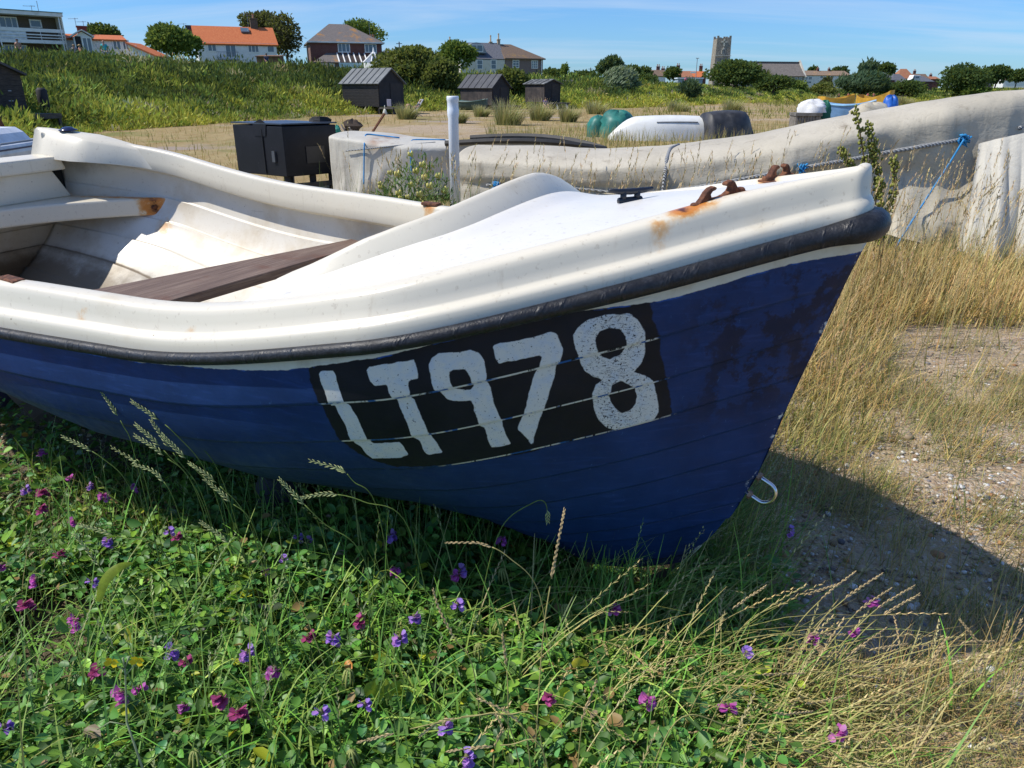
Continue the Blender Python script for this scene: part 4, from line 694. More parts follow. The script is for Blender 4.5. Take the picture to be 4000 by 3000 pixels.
class House:
    """Facade from pixel column uL (distance yL) to uR (yR); local x along it, y backwards, z up from zb."""
    def __init__(s, name, label, uL, uR, yL, yR, zb, cat='house', group=None):
        L, R = at(uL, 300, yL), at(uR, 300, yR); s.L = Vector((L.x, L.y, zb)); d = Vector((R.x-L.x, R.y-L.y, 0)); s.W = d.length; s.d = d.normalized(); s.zb = zb
        s.e = empty(name, s.L, label, cat, group, math.atan2(d.y, d.x))
    def x(s, u, v=300):
        r = ray(u, v); k = r[0]/r[1]; return (k*s.L.y-s.L.x)/(s.d.x-k*s.d.y)
    def z(s, u, v):
        x = s.x(u, v); return at(u, v, s.L.y+s.d.y*x).z-s.zb
    def put(s, name, m, mat, parent=None, **k): return m.build(name, mat, parent or s.e, **k)
    def walls(s, mat, h, dep, x0=0, x1=None, y0=0, name='wall'):
        m = MB(); m.box(x0, s.W if x1 is None else x1, y0, y0+dep, -2.5, h); return s.put(name, m, mat)
    def gable(s, mat, x0, x1, ze, zr, y0, y1, over=.3, t=.16, wallm=None, name='roof'):
        yc = (y0+y1)/2; k = (zr-ze)/(yc-y0); m = MB()
        m.slab([(x0-over, y0-over, ze-k*over), (x1+over, y0-over, ze-k*over), (x1+over, yc, zr), (x0-over, yc, zr)], t); m.slab([(x1+over, y1+over, ze-k*over), (x0-over, y1+over, ze-k*over), (x0-over, yc, zr), (x1+over, yc, zr)], t)
        r = s.put(name, m, mat)
        if wallm:
            for xx, nm in ((x0, 1), (x1, -1)):
                m = MB(); m.add([(xx, y0, ze-.02), (xx, y1, ze-.02), (xx, yc, zr-t*1.2), (xx+nm*.15, y0, ze-.02), (xx+nm*.15, y1, ze-.02), (xx+nm*.15, yc, zr-t*1.2)], [(0, 2, 1), (3, 4, 5), (0, 3, 5, 2), (1, 2, 5, 4), (0, 1, 4, 3)]); s.put('gable_wall', m, wallm)
        return r
    def hip(s, mat, x0, x1, ze, zr, y0, y1, rx0, rx1, over=.35, name='roof'):
        yc = (y0+y1)/2; a = (x0-over, y0-over, ze); b = (x1+over, y0-over, ze); c = (x1+over, y1+over, ze); d = (x0-over, y1+over, ze); e, f = (rx0, yc, zr), (rx1, yc, zr)
        m = MB(); m.add([a, b, c, d, e, f]+[(p[0], p[1], ze-.18) for p in (a, b, c, d)], [(0, 1, 5, 4), (1, 2, 5), (2, 3, 4, 5), (3, 0, 4), (0, 6, 7, 1), (1, 7, 8, 2), (2, 8, 9, 3), (3, 9, 6, 0), (6, 9, 8, 7)]); return s.put(name, m, mat)
    def win(s, x0, x1, z0, z1, y=0.0, cols=2, rows=1, fm=None, gm=None, name='window', fw=.11, parent=None):
        m = MB(); m.box(x0, x1, y-.05, y+.03, z0, z0+fw); m.box(x0, x1, y-.05, y+.03, z1-fw, z1); m.box(x0, x0+fw, y-.05, y+.03, z0+fw, z1-fw); m.box(x1-fw, x1, y-.05, y+.03, z0+fw, z1-fw)
        for i in range(1, cols): c = x0+(x1-x0)*i/cols; m.box(c-fw*.4, c+fw*.4, y-.045, y+.02, z0+fw, z1-fw)
        for i in range(1, rows): c = z0+(z1-z0)*i/rows; m.box(x0+fw, x1-fw, y-.04, y+.015, c-fw*.3, c+fw*.3)
        w = m.build(name, fm or whitep, parent or s.e); p = MB(); p.box(x0+fw*.5, x1-fw*.5, y-.015, y-.005, z0+fw*.5, z1-fw*.5); p.build('pane', gm or glass, w); return w
    def pwin(s, u0, u1, v0, v1, y=0.0, **k): return s.win(s.x(u0, v0), s.x(u1, v0), s.z((u0+u1)/2, v1), s.z((u0+u1)/2, v0), y, **k)
    def chimney(s, x0, x1, y, z0, z1, mat, pots=2, pm=None, ph=.55):
        m = MB(); w = x1-x0; m.box(x0, x1, y, y+.6, z0, z1); m.box(x0-.06, x1+.06, y-.06, y+.66, z1, z1+.14); c = s.put('chimney', m, mat)
        for i in range(pots): m = MB(); m.lathe([(.13, 0), (.11, ph*.8), (.14, ph*.82), (.14, ph)], 8, (x0+w*(i+.5)/pots, y+.3, z1+.14)); m.build('chimney_pot', pm or pot_m, c)
        return c
    def aerial(s, x, y, z0, z1, w=.7):
        m = MB(); m.tube([(x, y, z0), (x, y, z1)], .025, 5); m.tube([(x-w, y, z1-.12), (x+w*.5, y, z1-.05)], .015, 4)
        for i in range(6): xx = x-w+1.4*w*i/5; m.tube([(xx, y-.25, z1-.1), (xx, y+.25, z1-.1)], .011, 4)
        return s.put('aerial', m, alu)
def zt(u, y): p = at(u, 300, y); return float(terrain(p.x, p.y))

# 1 flats with balcony
H = House('apartment_block', 'flat-roofed two-storey block with white balcony rails and dark brick wall', -420, 283, 71, 82, zt(100, 82)-.3, 'apartment block')
zf = lambda v: H.z(276, v); W_ = H.W; xr = H.x(283)
H.walls(brown_brick, zf(70), 8, 0, W_, 1.5); m = MB(); m.box(-.3, W_+.15, -.25, 9.8, zf(69), zf(55)); H.put('roof', m, whitep); m = MB(); m.box(-.35, W_+.2, -.3, 9.85, zf(55)+.001, zf(52)); H.put('roof_edge', m, plain('green_flashing', (.08, .13, .13), .6))
m = MB(); m.box(-.2, W_, 0, 1.5, zf(174), zf(161)); H.put('balcony_slab', m, whitep)
m = MB(); m.box(-.2, W_-.02, 0, .06, zf(131), zf(118)); m.box(-.2, W_-.02, .01, .05, zf(143.5), zf(139)); m.box(-.2, W_-.02, .01, .05, zf(154), zf(150.5))
for xx in (2.1, 4.0, 6.2, 8.4): m.box(W_-xx-.02, W_-xx+.02, .012, .045, zf(161), zf(131))
H.put('balcony_rail', m, whitep)
for uu in (24, 36, 274): m = MB(); xx = H.x(uu); m.box(xx-.05, xx+.05, -.07, -.01, -3, zf(69)); H.put('post', m, whitep)
m = MB(); xa = H.x(36); m.box(xa, H.x(140), .07, .09, zf(160), zf(119)); H.put('balcony_panel', m, plain('obscured_panel', (.62, .66, .7), .3))
m = MB(); m.box(W_-.01, W_+.12, -.0, 9.5, -3, zf(70)); H.put('end_wall', m, cream_w)
H.win(H.x(42), H.x(135), zf(161)+.06, zf(75), 1.45, 4); H.win(H.x(180), H.x(226), zf(112), zf(80), 1.45, 1, fw=.12); H.win(H.x(60), H.x(150), -2, zf(180), 1.45, 3)
H.aerial(H.x(222), 3, zf(52), zf(20)); m = MB(); m.tube([(H.x(247), 3, zf(52)), (H.x(247), 3, zf(2))], .03, 5); H.put('aerial', m, alu)

# 2 bungalow with porch
H = House('bungalow', 'white bungalow with gabled porch, red roof and brick chimney', 288, 527, 83, 86, zt(400, 83)-.3, 'house')
zf = lambda v: H.z(400, v); H.walls(whitep, zf(153), 7); H.gable(orange_tile, 0, H.W*.92, zf(152), zf(128), 0, 7, .25, wallm=whitep)
m = MB(); xa, xb = H.x(306), H.x(384); xc = (xa+xb)/2; m.box(xa+.15, xb-.15, -2.4, 0, -2, zf(152)); m.prism([(xa+.15, zf(152)), (xb-.15, zf(152)), (xc, zf(132))], -2.4, 0); H.put('porch', m, whitep)
m = MB(); m.slab([(xa-.1, -2.7, zf(153)), (xc, -2.7, zf(128)), (xc, .5, zf(128)), (xa-.1, .5, zf(153))], -.12); m.slab([(xc, -2.7, zf(128)), (xb+.1, -2.7, zf(153)), (xb+.1, .5, zf(153)), (xc, .5, zf(128))], -.12); H.put('porch_roof', m, plain('white_board', (.6, .58, .55), .6))
m = MB(); m.box(H.x(316), H.x(338), -2.43, -2.38, -2, zf(150)); H.put('doorway', m, plain('dark_inside', (.02, .02, .022), .9)); H.win(H.x(340), H.x(378), -2, zf(152), -2.43, 2)
H.pwin(436, 470, 157, 196, cols=2); H.pwin(474, 502, 158, 196, cols=2); H.chimney(H.x(346), H.x(384), 3.2, zf(140), zf(101), red_brick, 0); H.aerial(H.x(345), 3.4, zf(101), zf(64), .6); H.aerial(H.x(375), 3.4, zf(101), zf(75), .6)
H = House('outbuilding', 'low outbuilding with sloping red tiled roof beside white bungalow', 520, 630, 84, 84, zt(560, 84)-.3, 'outbuilding')
zf = lambda v: H.z(560, v); m = MB(); m.add([(0, 0, -2), (H.W, 0, -2), (H.W, 3, -2), (0, 3, -2), (0, 0, zf(168)), (H.W, 0, zf(222)), (H.W, 3, zf(222)), (0, 3, zf(168))], [(0, 1, 5, 4), (1, 2, 6, 5), (2, 3, 7, 6), (3, 0, 4, 7), (0, 3, 2, 1), (4, 5, 6, 7)]); H.put('wall', m, whitep)
m = MB(); m.slab([(-.1, -.25, zf(164)), (H.W+.1, -.25, zf(220)), (H.W+.1, 3.2, zf(220)), (-.1, 3.2, zf(164))], .15); H.put('roof', m, orange_tile); H.pwin(521, 533, 178, 195, cols=1)

# 3 white cottage pair under orange pantiles
H = House('white_cottage', 'white house under a big orange pantile roof with rooflight', 788, 1092, 104, 108, zt(940, 104)-.2)
zf = lambda v: H.z(940, v); H.walls(whitep, zf(167), 7); H.gable(orange_tile, 0, H.W, zf(168), zf(97), 0, 7, .25, .2, whitep)
for q_ in ((808, 844, 170, 202, 2), (966, 1010, 175, 206, 3), (1041, 1071, 177, 206, 1)): H.pwin(*q_[:4], cols=q_[4])
H.pwin(877, 920, 172, 225, cols=2, fw=.1, name='french_door'); m = MB()
for uu in range(858, 940, 6): m.box(H.x(uu)-.012, H.x(uu)+.012, -.9, -.87, zf(232), zf(205))
m.box(H.x(856), H.x(942), -.92, -.86, zf(206), zf(204)); m.box(H.x(856), H.x(942), -.92, 0, zf(236), zf(231)); H.put('balcony', m, lead)
H.chimney(H.x(1014), H.x(1042), 3.2, zf(112), zf(66), brown_brick, 1); H.chimney(H.x(757), H.x(784), 3.4, zf(175), zf(116), red_brick, 4, dark_metal, .45)
r0 = zf(124); m = MB(); k = 3.5/(zf(97)-zf(168)); ya = (zf(123)-zf(168))*k; yb = (zf(106)-zf(168))*k; m.slab([(H.x(970), ya-.25, zf(123)+.14), (H.x(1002), ya-.25, zf(123)+.14), (H.x(1002), yb-.25, zf(106)+.14), (H.x(970), yb-.25, zf(106)+.14)], .2); H.put('rooflight', m, glass)
H.aerial(H.x(1005), 3.4, zf(97), zf(40)); H.aerial(H.x(752), 3.4, zf(150), zf(90)); H.aerial(H.x(1030), 5, zf(97), zf(42))
H = House('wooden_shed', 'brown timber shed in front of the white pantiled house', 1010, 1098, 100, 100, zt(1050, 100)-.2, 'shed'); m = MB(); m.box(0, H.W, 0, 2, -1, H.z(1050, 218)); H.put('wall', m, plain('brown_board', (.16, .085, .045), .8)); m = MB(); m.slab([(-.1, -.2, H.z(1050, 219)), (H.W+.1, -.2, H.z(1050, 219)), (H.W+.1, 2.2, H.z(1050, 212)), (-.1, 2.2, H.z(1050, 212))], .1); H.put('roof', m, plain('brown_felt', (.2, .11, .06), .9))

# 4 red brick house with hipped roof and conservatory
H = House('brick_house', 'dark red brick house with hipped grey roof and glass lean-to', 1222, 1498, 114, 117, zt(1360, 114)-.3)
zf = lambda v: H.z(1360, v); H.walls(red_brick, zf(166), 9); H.hip(grey_tile, 0, H.W, zf(165), zf(85), 0, 9, H.x(1312), H.x(1382)); m = MB(); m.box(-.4, H.W+.4, -.42, -.36, zf(168.5), zf(163.5)); H.put('gutter', m, whitep)
H.pwin(1318, 1366, 168, 205, cols=3); H.pwin(1423, 1470, 171, 206, cols=3); H.chimney(H.x(1476), H.x(1497), 6, zf(165), zf(142), red_brick, 2); H.aerial(H.x(1469), 4, zf(150), zf(68), .9)
m = MB(); xa, xb = H.x(1222), H.x(1320); m.add([(xa, -3, zf(246)), (xb, -3, zf(246)), (xb, 0, zf(208)), (xa+2.2, 0, zf(208)), (xa, -3, zf(249)), (xb, -3, zf(249))], [(0, 1, 2, 3), (4, 5, 1, 0), (0, 3, 4)]); m.box(xa+.3, xb, -2.7, 0, -1, zf(249)); H.put('lean_to', m, grey_tile)
m = MB(); xa, xb = H.x(1320), H.x(1432); m.slab([(xa, -3, zf(247)), (xb, -3, zf(247)), (xb, 0, zf(209)), (xa, 0, zf(209))], .06); gr = H.put('glazed_roof', m, plain('roof_glazing', (.075, .06, .055), .15)); m = MB()
for i in range(6): xx = xa+(xb-xa)*(i+.15)/5.3; m.tube([(xx, -3.02, zf(246)), (xx, -.02, zf(208))], .11, 5)
m.build('glazing_bar', whitep, gr); m = MB(); m.box(xa, xb, -3, -2.9, -1, zf(248)); H.put('lean_to_front', m, plain('pale_blue_board', (.45, .58, .6), .6)); H.pwin(1240, 1300, 250, 262, y=-2.72, cols=2)
m = MB(); cx = H.x(1452); rad = H.x(1494)-cx; n = 8; ze, zr = zf(247), zf(206); ring = [(cx+rad*math.cos(2*math.pi*k/n+.39), -3.6+rad*math.sin(2*math.pi*k/n+.39)) for k in range(n)]
m.add([(x, y, ze) for x, y in ring]+[(cx, -3.6, zr)], [(k, (k+1) % n, n) for k in range(n)]+[tuple(range(n-1, -1, -1))]); cr = H.put('conservatory_roof', m, plain('pale_glazing', (.20, .23, .27), .15)); m = MB()
for x, y in ring: m.tube([(x, y, ze+.03), (cx, -3.6, zr+.03)], .10, 5)
m.lathe([(.16, 0), (.1, .3), (.02, .6)], 8, (cx, -3.6, zr)); m.build('roof_rib', whitep, cr); m = MB(); m.add([(x*.97+cx*.03, y, -1) for x, y in ring]+[(x*.97+cx*.03, y, ze-.01) for x, y in ring], [(k, (k+1) % n, (k+1) % n+n, k+n) for k in range(n)]); H.put('conservatory_wall', m, whitep)

# 5 grey-white house joined to brown house
H = House('slate_house', 'pale rendered house with slate roof and arched dormer window', 1800, 1972, 132, 134, zt(1880, 132)-.5)
zf = lambda v: H.z(1880, v); H.walls(cream_w, zf(229), 8); H.gable(slate, 0, H.W, zf(228), zf(161), 0, 8, .1, .2, cream_w); H.pwin(1862, 1886, 233, 271, cols=1, rows=2); H.pwin(1917, 1939, 233, 271, cols=1, rows=2)
m = MB(); xa, xb, xc = H.x(1826), H.x(1906), H.x(1866); rr = (xb-xa)/2; k = 4/(zf(161)-zf(228)); y0 = (zf(205)-zf(228))*k; arc = [(xc-rr, zf(207))]+[(xc-rr*.72*math.cos(t_), zf(182)+(zf(165)-zf(182))*math.sin(t_)) for t_ in np.linspace(0, math.pi, 9)]+[(xc+rr, zf(207))]
m.prism(arc, y0-.9, y0+3); dm = H.put('dormer', m, lead); H.win(H.x(1842), H.x(1891), zf(203), zf(174), y0-.95, 2, parent=dm)
H.chimney(H.x(1966), H.x(1976), 3.6, zf(225), zf(150), plain('buff_brick', (.42, .33, .22), .9), 1, pot_y, .9); H.chimney(H.x(1936), H.x(1946), 3.8, zf(175), zf(160), plain('buff_brick', (.42, .33, .22), .9), 1, pot_y, 1.0); H.chimney(H.x(1774), H.x(1786), 3.8, zf(175), zf(164), dull_brick, 1, pot_y, .8)
H = House('brown_house', 'brown rendered house with hipped brown tile roof, joined to slate-roofed neighbour', 1971, 2120, 134, 137, zt(2050, 134)-.5)
zf = lambda v: H.z(2050, v); H.walls(dull_brick, zf(229), 8, .12); H.hip(brown_tile, .3, H.W, zf(228), zf(169), 0, 8, .6, H.x(2034)); H.pwin(2002, 2028, 234, 266, cols=2, rows=3); H.pwin(2076, 2101, 236, 268, cols=3, rows=3); m = MB(); m.tube([(H.W-.3, -.12, -2), (H.W-.3, -.12, zf(224))], .09, 6); H.put('downpipe', m, whitep)
m = MB(); m.box(H.x(2018), H.x(2034), 2.2, 2.5, zf(220), zf(212)); H.put('roof_vent', m, lead)
H = House('low_house', 'low grey roofed house showing behind the scrub mound', 1500, 1572, 150, 150, zt(1530, 150)); H.walls(whitep, H.z(1530, 203), 6); H.gable(slate, 0, H.W, H.z(1530, 203), H.z(1530, 193), 0, 6, .2)

# 6 village and church far right
def cottage(name, label, uL, uR, y, ve, vr, wm, rm, wins=0, hipr=False, vb=None, chims=(), group=None, dy=0, dep=7):
    H = House(name, label, uL, uR, y, y+dy, zt((uL+uR)/2, y)-1.0, 'house', group); um = (uL+uR)/2; zf = lambda v: H.z(um, v); H.walls(wm, zf(ve), dep)
    if hipr: H.hip(rm, 0, H.W, zf(ve), zf(vr), 0, dep, H.W*.3, H.W*.7)
    else: H.gable(rm, 0, H.W, zf(ve), zf(vr), 0, dep, .2, .2, wm)
    for i in range(wins): c = uL+(uR-uL)*(i+.5)/wins; H.pwin(c-4.5, c+4.5, ve+3, ve+11, cols=2)
    for cu, cv in chims: H.chimney(H.x(cu), H.x(cu)+.9, dep*.5, zf(vr+6), zf(cv), red_brick, 2)
    return H
cottage('cottage', 'cottage with brown roof and white gable left of the street lamp', 2527, 2600, 215, 296, 272, whitep, brown_tile, 0, chims=((2572, 260), (2592, 268)))
cottage('cottage', 'orange-roofed cottage whose chimney stands left of the other orange roof', 2660, 2704, 222, 300, 276, red_brick, red_tile, 0, chims=((2651, 256),))
cottage('cottage', 'orange-roofed cottage directly behind the tall street lamp', 2706, 2758, 226, 300, 277, red_brick, orange_tile, 0, chims=((2741, 258),))
cottage('cottage', 'long low tan-roofed building behind the silvery bush', 2460, 2530, 218, 296, 290, cream_w, plain('tan_roof', (.38, .28, .19), .9))
H = House('low_shelter', 'low flat-roofed pale blue shelter behind the yellow scrub', 2650, 2746, 170, 170, zt(2700, 170)-.3, 'shelter'); m = MB(); m.box(0, H.W, 0, 3, -1, H.z(2700, 308)); H.put('wall', m, plain('grey_blue_wall', (.3, .36, .42), .5)); m = MB(); m.box(-.2, H.W+.2, -.2, 3.2, H.z(2700, 308)+.01, H.z(2700, 303)); H.put('roof', m, plain('pale_roof', (.6, .66, .72), .5))
H = House('church_tower', 'tall flint church tower with stepped battlements and a cross', 2786, 2846, 300, 300, zt(2815, 290)-1, 'church tower'); zf = lambda v: H.z(2815, v); Wt = H.W
m = MB(); b_, t_ = -.25, .25; z1 = zf(151); m.add([(-.3, -.3, -4), (Wt+.3, -.3, -4), (Wt+.3, 6.3, -4), (-.3, 6.3, -4), (.25, .2, z1), (Wt-.25, .2, z1), (Wt-.25, 5.8, z1), (.25, 5.8, z1)], [(0, 1, 5, 4), (1, 2, 6, 5), (2, 3, 7, 6), (3, 0, 4, 7), (4, 5, 6, 7)]); tw = H.put('tower', m, flint)
m = MB()
for i, hgt in enumerate((1.0, .45, .2, .7, .2, .45, 1.0)): xa = .25+(Wt-.5)*i/7; m.box(xa, xa+(Wt-.5)/7, .2, .6, z1, z1+hgt); m.box(xa, xa+(Wt-.5)/7, 5.4, 5.8, z1, z1+hgt)
for i, hgt in enumerate((.3, .6, .3)): m.box(Wt-.65, Wt-.25, .6+1.6*i, 2.2+1.6*i, z1, z1+hgt)
H.put('battlement', m, flint); stone = plain('pale_stone', (.60, .56, .46), .9); m = MB(); H.put('string_course', m.box(-.2, Wt+.2, -.22, -.02, zf(219), zf(217)), stone); m = MB(); m.box(Wt*.47, Wt*.56, .0, .16, zf(181), zf(152)); m.box(Wt*.32, Wt*.70, .0, .15, zf(166), zf(161.5)); H.put('stone_cross', m, stone)
m = MB(); m.prism([(Wt*.40, zf(212)), (Wt*.62, zf(212)), (Wt*.62, zf(194)), (Wt*.51, zf(185)), (Wt*.40, zf(194))], -.06, .3); H.put('belfry_window', m, stone); m = MB()
for x0 in (.43, .53): m.prism([(Wt*x0, zf(210)), (Wt*(x0+.065), zf(210)), (Wt*(x0+.065), zf(195)), (Wt*(x0+.032), zf(190)), (Wt*x0, zf(195))], -.10, -.05)
H.put('louvre', m, dark_metal)
H = House('church_nave', 'long flint church nave under a grey thatched roof', 2868, 3142, 285, 292, zt(3000, 285)-1, 'church'); zf = lambda v: H.z(3080, v); H.walls(flint, zf(295), 9); thatch = plain('grey_thatch', (.205, .175, .15), .95, .14, 1.4, bump=.5, bsc=6); H.gable(thatch, 0, H.W, zf(294), zf(242), 0, 9, .3, .5); m = MB(); m.box(-.2, H.W+.2, 4.1, 4.9, zf(244), zf(239)); H.put('roof_ridge', m, plain('ridge_thatch', (.17, .14, .12), .95))
m = MB(); m.add([(H.W, -.4, zf(300)), (H.W, 9.4, zf(300)), (H.W, 4.5, zf(233)), (H.W+.7, -.4, zf(300)), (H.W+.7, 9.4, zf(300)), (H.W+.7, 4.5, zf(233))], [(0, 2, 1), (3, 4, 5), (0, 3, 5, 2), (1, 2, 5, 4), (0, 1, 4, 3)]); m.box(H.W, H.W+.7, 0, 9, -2, zf(300)); H.put('gable_wall', m, stone)
for u0 in (3023, 3040, 3058, 3105, 3122): H.pwin(u0, u0+11, 302, 322, cols=2, fm=stone, fw=.16)
H = House('terrace', 'white terrace of houses with lichen-orange roofs right of church', 3142, 3322, 305, 312, zt(3220, 305)-1, 'terrace'); zf = lambda v: H.z(3220, v); H.walls(whitep, zf(293), 8); H.gable(tilemat('lichen_tile', (.25, .17, .11), (.30, .21, .14), (.42, .24, .09), 2), 0, H.W, zf(293), zf(275), 0, 8, .3, .2, whitep)
for u0, u1, v0, v1 in ((3148, 3156, 299, 312), (3160, 3172, 299, 312), (3205, 3215, 296, 306), (3229, 3237, 296, 306), (3245, 3257, 296, 305), (3149, 3170, 317, 326)): H.pwin(u0, u1, v0, v1, cols=2, fw=.12)
for cu in (3214, 3258): H.chimney(H.x(cu), H.x(cu)+.9, 3.6, zf(280), zf(268), red_brick, 2)
cottage('house', 'low house with dark blue-black roof beneath the umbrella-shaped pine', 3424, 3498, 262, 312, 284, red_brick, slate, 1, True); cottage('house', 'dark roofed house left of the white camper van', 3490, 3548, 275, 318, 288, dull_brick, slate, 0, True)
cottage('house', 'tall house with steep red tile roof above the camper van', 3512, 3572, 300, 306, 268, cream_w, red_tile, 1, True); cottage('house', 'brown house with a stout chimney right of steep red roof', 3572, 3630, 305, 308, 288, dull_brick, brown_tile, 0, chims=((3584, 277),)); cottage('house', 'low red-gabled house with dark solar roof right of the camper van', 3570, 3648, 262, 318, 296, red_brick, slate, 0, True)
cottage('house', 'small house with ruddy roof just left of the big dark tree', 3640, 3672, 310, 308, 298, red_brick, red_tile, 0, chims=((3650, 292),))
cottage('house', 'white house with brown roof at the far right edge', 3925, 4030, 315, 312, 302, whitep, brown_tile, 3, chims=((3945, 296),)); cottage('house', 'grey house behind the round dark tree at far right', 3845, 3935, 330, 318, 300, dull_brick, red_tile, 2, chims=((3852, 293),))

# posts and lamp
def pole(name, label, cat, u, vt, y, r, mat, h=None, extra=None):
    z0 = zt(u, y)-.3; p = at(u, vt, y); e = empty(name, (p.x, y, z0), label, cat); m = MB(); m.tube([(0, 0, 0), (0, 0, p.z-z0)], [r, r*.75], 7); m.build('pole', mat, e)
    if extra: extra(e, p.z-z0)
    return e
woodp = plain('pole_wood', (.10, .085, .07), .9)
def xarm(e, h): m = MB(); m.box(-.5, .5, -.05, .05, h-.35, h-.25); m.build('cross_arm', woodp, e)
pole('telegraph_pole', 'dark wooden telegraph pole left of the brick house', 'pole', 1199, 175, 112, .13, woodp, extra=xarm); pole('telegraph_pole', 'short dark pole rising behind the scrub mound', 'pole', 1559, 163, 140, .13, woodp, extra=xarm); pole('telegraph_pole', 'thin pole left of the round dark tree', 'pole', 2307, 264, 180, .11, woodp, extra=xarm)
def lampx(e, h): m = MB(); m.tube([(0, 0, h-.05), (-.3, 0, h+.05), (.35, 0, h+.02)], [.05, .06, .08], 6); m.build('lantern', lead, e); m = MB(); m.box(-1.15, -.1, -.03, .03, h*.52, h*.52+.35); m.build('sign', whitep, e)
pole('street_lamp', 'tall grey street lamp with a small white sign', 'street lamp', 2724, 228, 165, .09, lead, extra=lampx)

# ------------------------------------------------------------------ trees and bushes
bark = plain('bark', (.075, .055, .04), .95, .3, 6, bump=.5)
GREEN = dict(mid=((.09, .16, .035), (.20, .26, .06)), dark=((.045, .085, .03), (.10, .15, .045)), bronze=((.06, .06, .035), (.13, .125, .06)), silver=((.11, .17, .10), (.28, .33, .21)), lime=((.17, .22, .03), (.3, .32, .05)), olive=((.10, .135, .04), (.20, .21, .06)), blue=((.045, .09, .05), (.10, .15, .085)))
def tree(name, label, u0, u1, vt, vb, y, tone, n=2600, lobes=8, cat='tree', group=None, trunk=True, leaf=None, seed=0, lean=0.0, streak=False, zb=None, dep=.8, skew=0.0):
    rng = np.random.default_rng(seed+int(u0)); L, R = at(u0, (vt+vb)/2, y), at(u1, (vt+vb)/2, y); zt_ = at((u0+u1)/2, vt, y).z; cx = (L.x+R.x)/2; g = zt((u0+u1)/2, y) if zb is None else zb; zc = at((u0+u1)/2, vb, y).z
    hw = (R.x-L.x)/2; hh_ = (zt_-zc)/2; e = empty(name, (cx, y, g-.1), label, cat, group); cz = (zt_+zc)/2-(g-.1); A = Acc(); ls = leaf or max(.16, .0030*y)
    c1, c2 = GREEN[tone]; done = 0; k = max(1, lobes)
    for i in range(k):
        if i == 0: lc = np.array([0, 0, 0.]); lr = np.array([.80, .80*dep, .80])
        else:
            th_ = rng.uniform(0, 6.28); ph = rng.uniform(-.5, 1.35); s = rng.uniform(.34, .52); rad = 1-s*.95; lc = np.array([math.cos(th_)*math.cos(ph), math.sin(th_)*math.cos(ph)*dep, math.sin(ph)])*rad; lr = np.array([s, s, s*.85])
        m_ = int(n/k*(2.0 if i == 0 else .88)); d = norm(rng.standard_normal((m_, 3))); rr = rng.uniform(.70, 1.05, m_)**.6*np.where(rng.random(m_) < .10, rng.uniform(1.0, 1.22, m_), 1); p = (lc+d*lr*rr[:, None])*np.array([hw, hw, hh_]); p[:, 0] += skew*hw*(p[:, 2]/hh_)
        p = p+rng.normal(0, ls*.35, p.shape); p[:, 2] += cz; ax = norm(d+rng.normal(0, .7, (m_, 3))+np.array([lean, 0, .25])) if not streak else norm(np.array([lean, 0, .7])+rng.normal(0, .35, (m_, 3)))
        nr = norm(d+rng.normal(0, .45, (m_, 3))); sd = norm(np.cross(ax, nr)); sz = ls*rng.uniform(.6, 1.5, m_)*(1.6 if streak else 1); w = sz*(.34 if not streak else .16)
        lt = np.clip(.45+.5*rng.normal(0, .6, (1, 1))+rng.normal(0, .3, (m_, 1)), 0, 1); col = np.array(c1)*(1-lt)+np.array(c2)*lt
        V = np.stack([p-sd*(w*.3)[:, None], p+ax*(sz*.5)[:, None]-sd*w[:, None], p+ax*sz[:, None], p+ax*(sz*.5)[:, None]+sd*w[:, None]], 1).reshape(-1, 3); V[:, 2] = np.maximum(V[:, 2], -.05)
        A.add(V, np.arange(m_)[:, None]*4+np.array([[0, 3, 2, 1]]), np.repeat(col, 4, 0))
    A.build('crown', far_m, e)
    m = MB(); tr = max(.06, hw*.07); top = cz+hh_*.25; m.tube([(0, 0, -.2), (tr*.5, 0, top*.45), (lean*hw*.2, 0, top)], [tr, tr*.75, tr*.35], 7)
    for i in range(5):
        a_ = i*1.26+.4; z0 = top*(.45+.1*i); m.tube([(0, 0, z0), (hw*.35*math.cos(a_), hw*.35*math.sin(a_), z0+hh_*.3), (hw*.6*math.cos(a_), hw*.6*math.sin(a_), z0+hh_*.55)], [tr*.5, tr*.3, tr*.1], 5)
    m.build('trunk', bark, e); return e
tree('leafy_tree', 'round bright green tree between white bungalow and orange pantile house', 572, 745, 92, 225, 92, 'mid', 5200, 12, leaf=.34); tree('leafy_tree', 'smaller green tree touching the left end of the pantile house', 690, 795, 140, 222, 96, 'mid', 2200, 7, leaf=.32)
tree('leafy_tree', 'dark tree top peeping over the white bungalow', 335, 462, 94, 170, 104, 'dark', 2200, 8); tree('leafy_tree', 'dark tree behind the roof of the pantile house', 935, 1090, 36, 150, 125, 'bronze', 3000, 10); tree('leafy_tree', 'tall dark bronze tree at right end of the pantile house', 1040, 1186, 42, 240, 121, 'bronze', 4200, 11)
tree('leafy_tree', 'green tree rising behind the hipped brick house', 1325, 1512, 68, 200, 132, 'mid', 2800, 9); tree('leafy_tree', 'spreading green tree left of the slate-roofed house', 1708, 1862, 160, 282, 116, 'mid', 4200, 11, leaf=.36)
tree('round_tree', 'dark round tree above the hedge left of the street lamp', 2334, 2434, 222, 305, 190, 'blue', 3000, 9); tree('leafy_tree', 'low dark trees just right of the round dark tree', 2430, 2500, 258, 310, 200, 'dark', 1500, 6); tree('leafy_tree', 'low dark tree beside the brown-roofed cottage', 2490, 2545, 268, 310, 205, 'dark', 1200, 5); tree('leafy_tree', 'small dark tree between the two cottage roofs', 2598, 2662, 268, 306, 200, 'dark', 1200, 5)
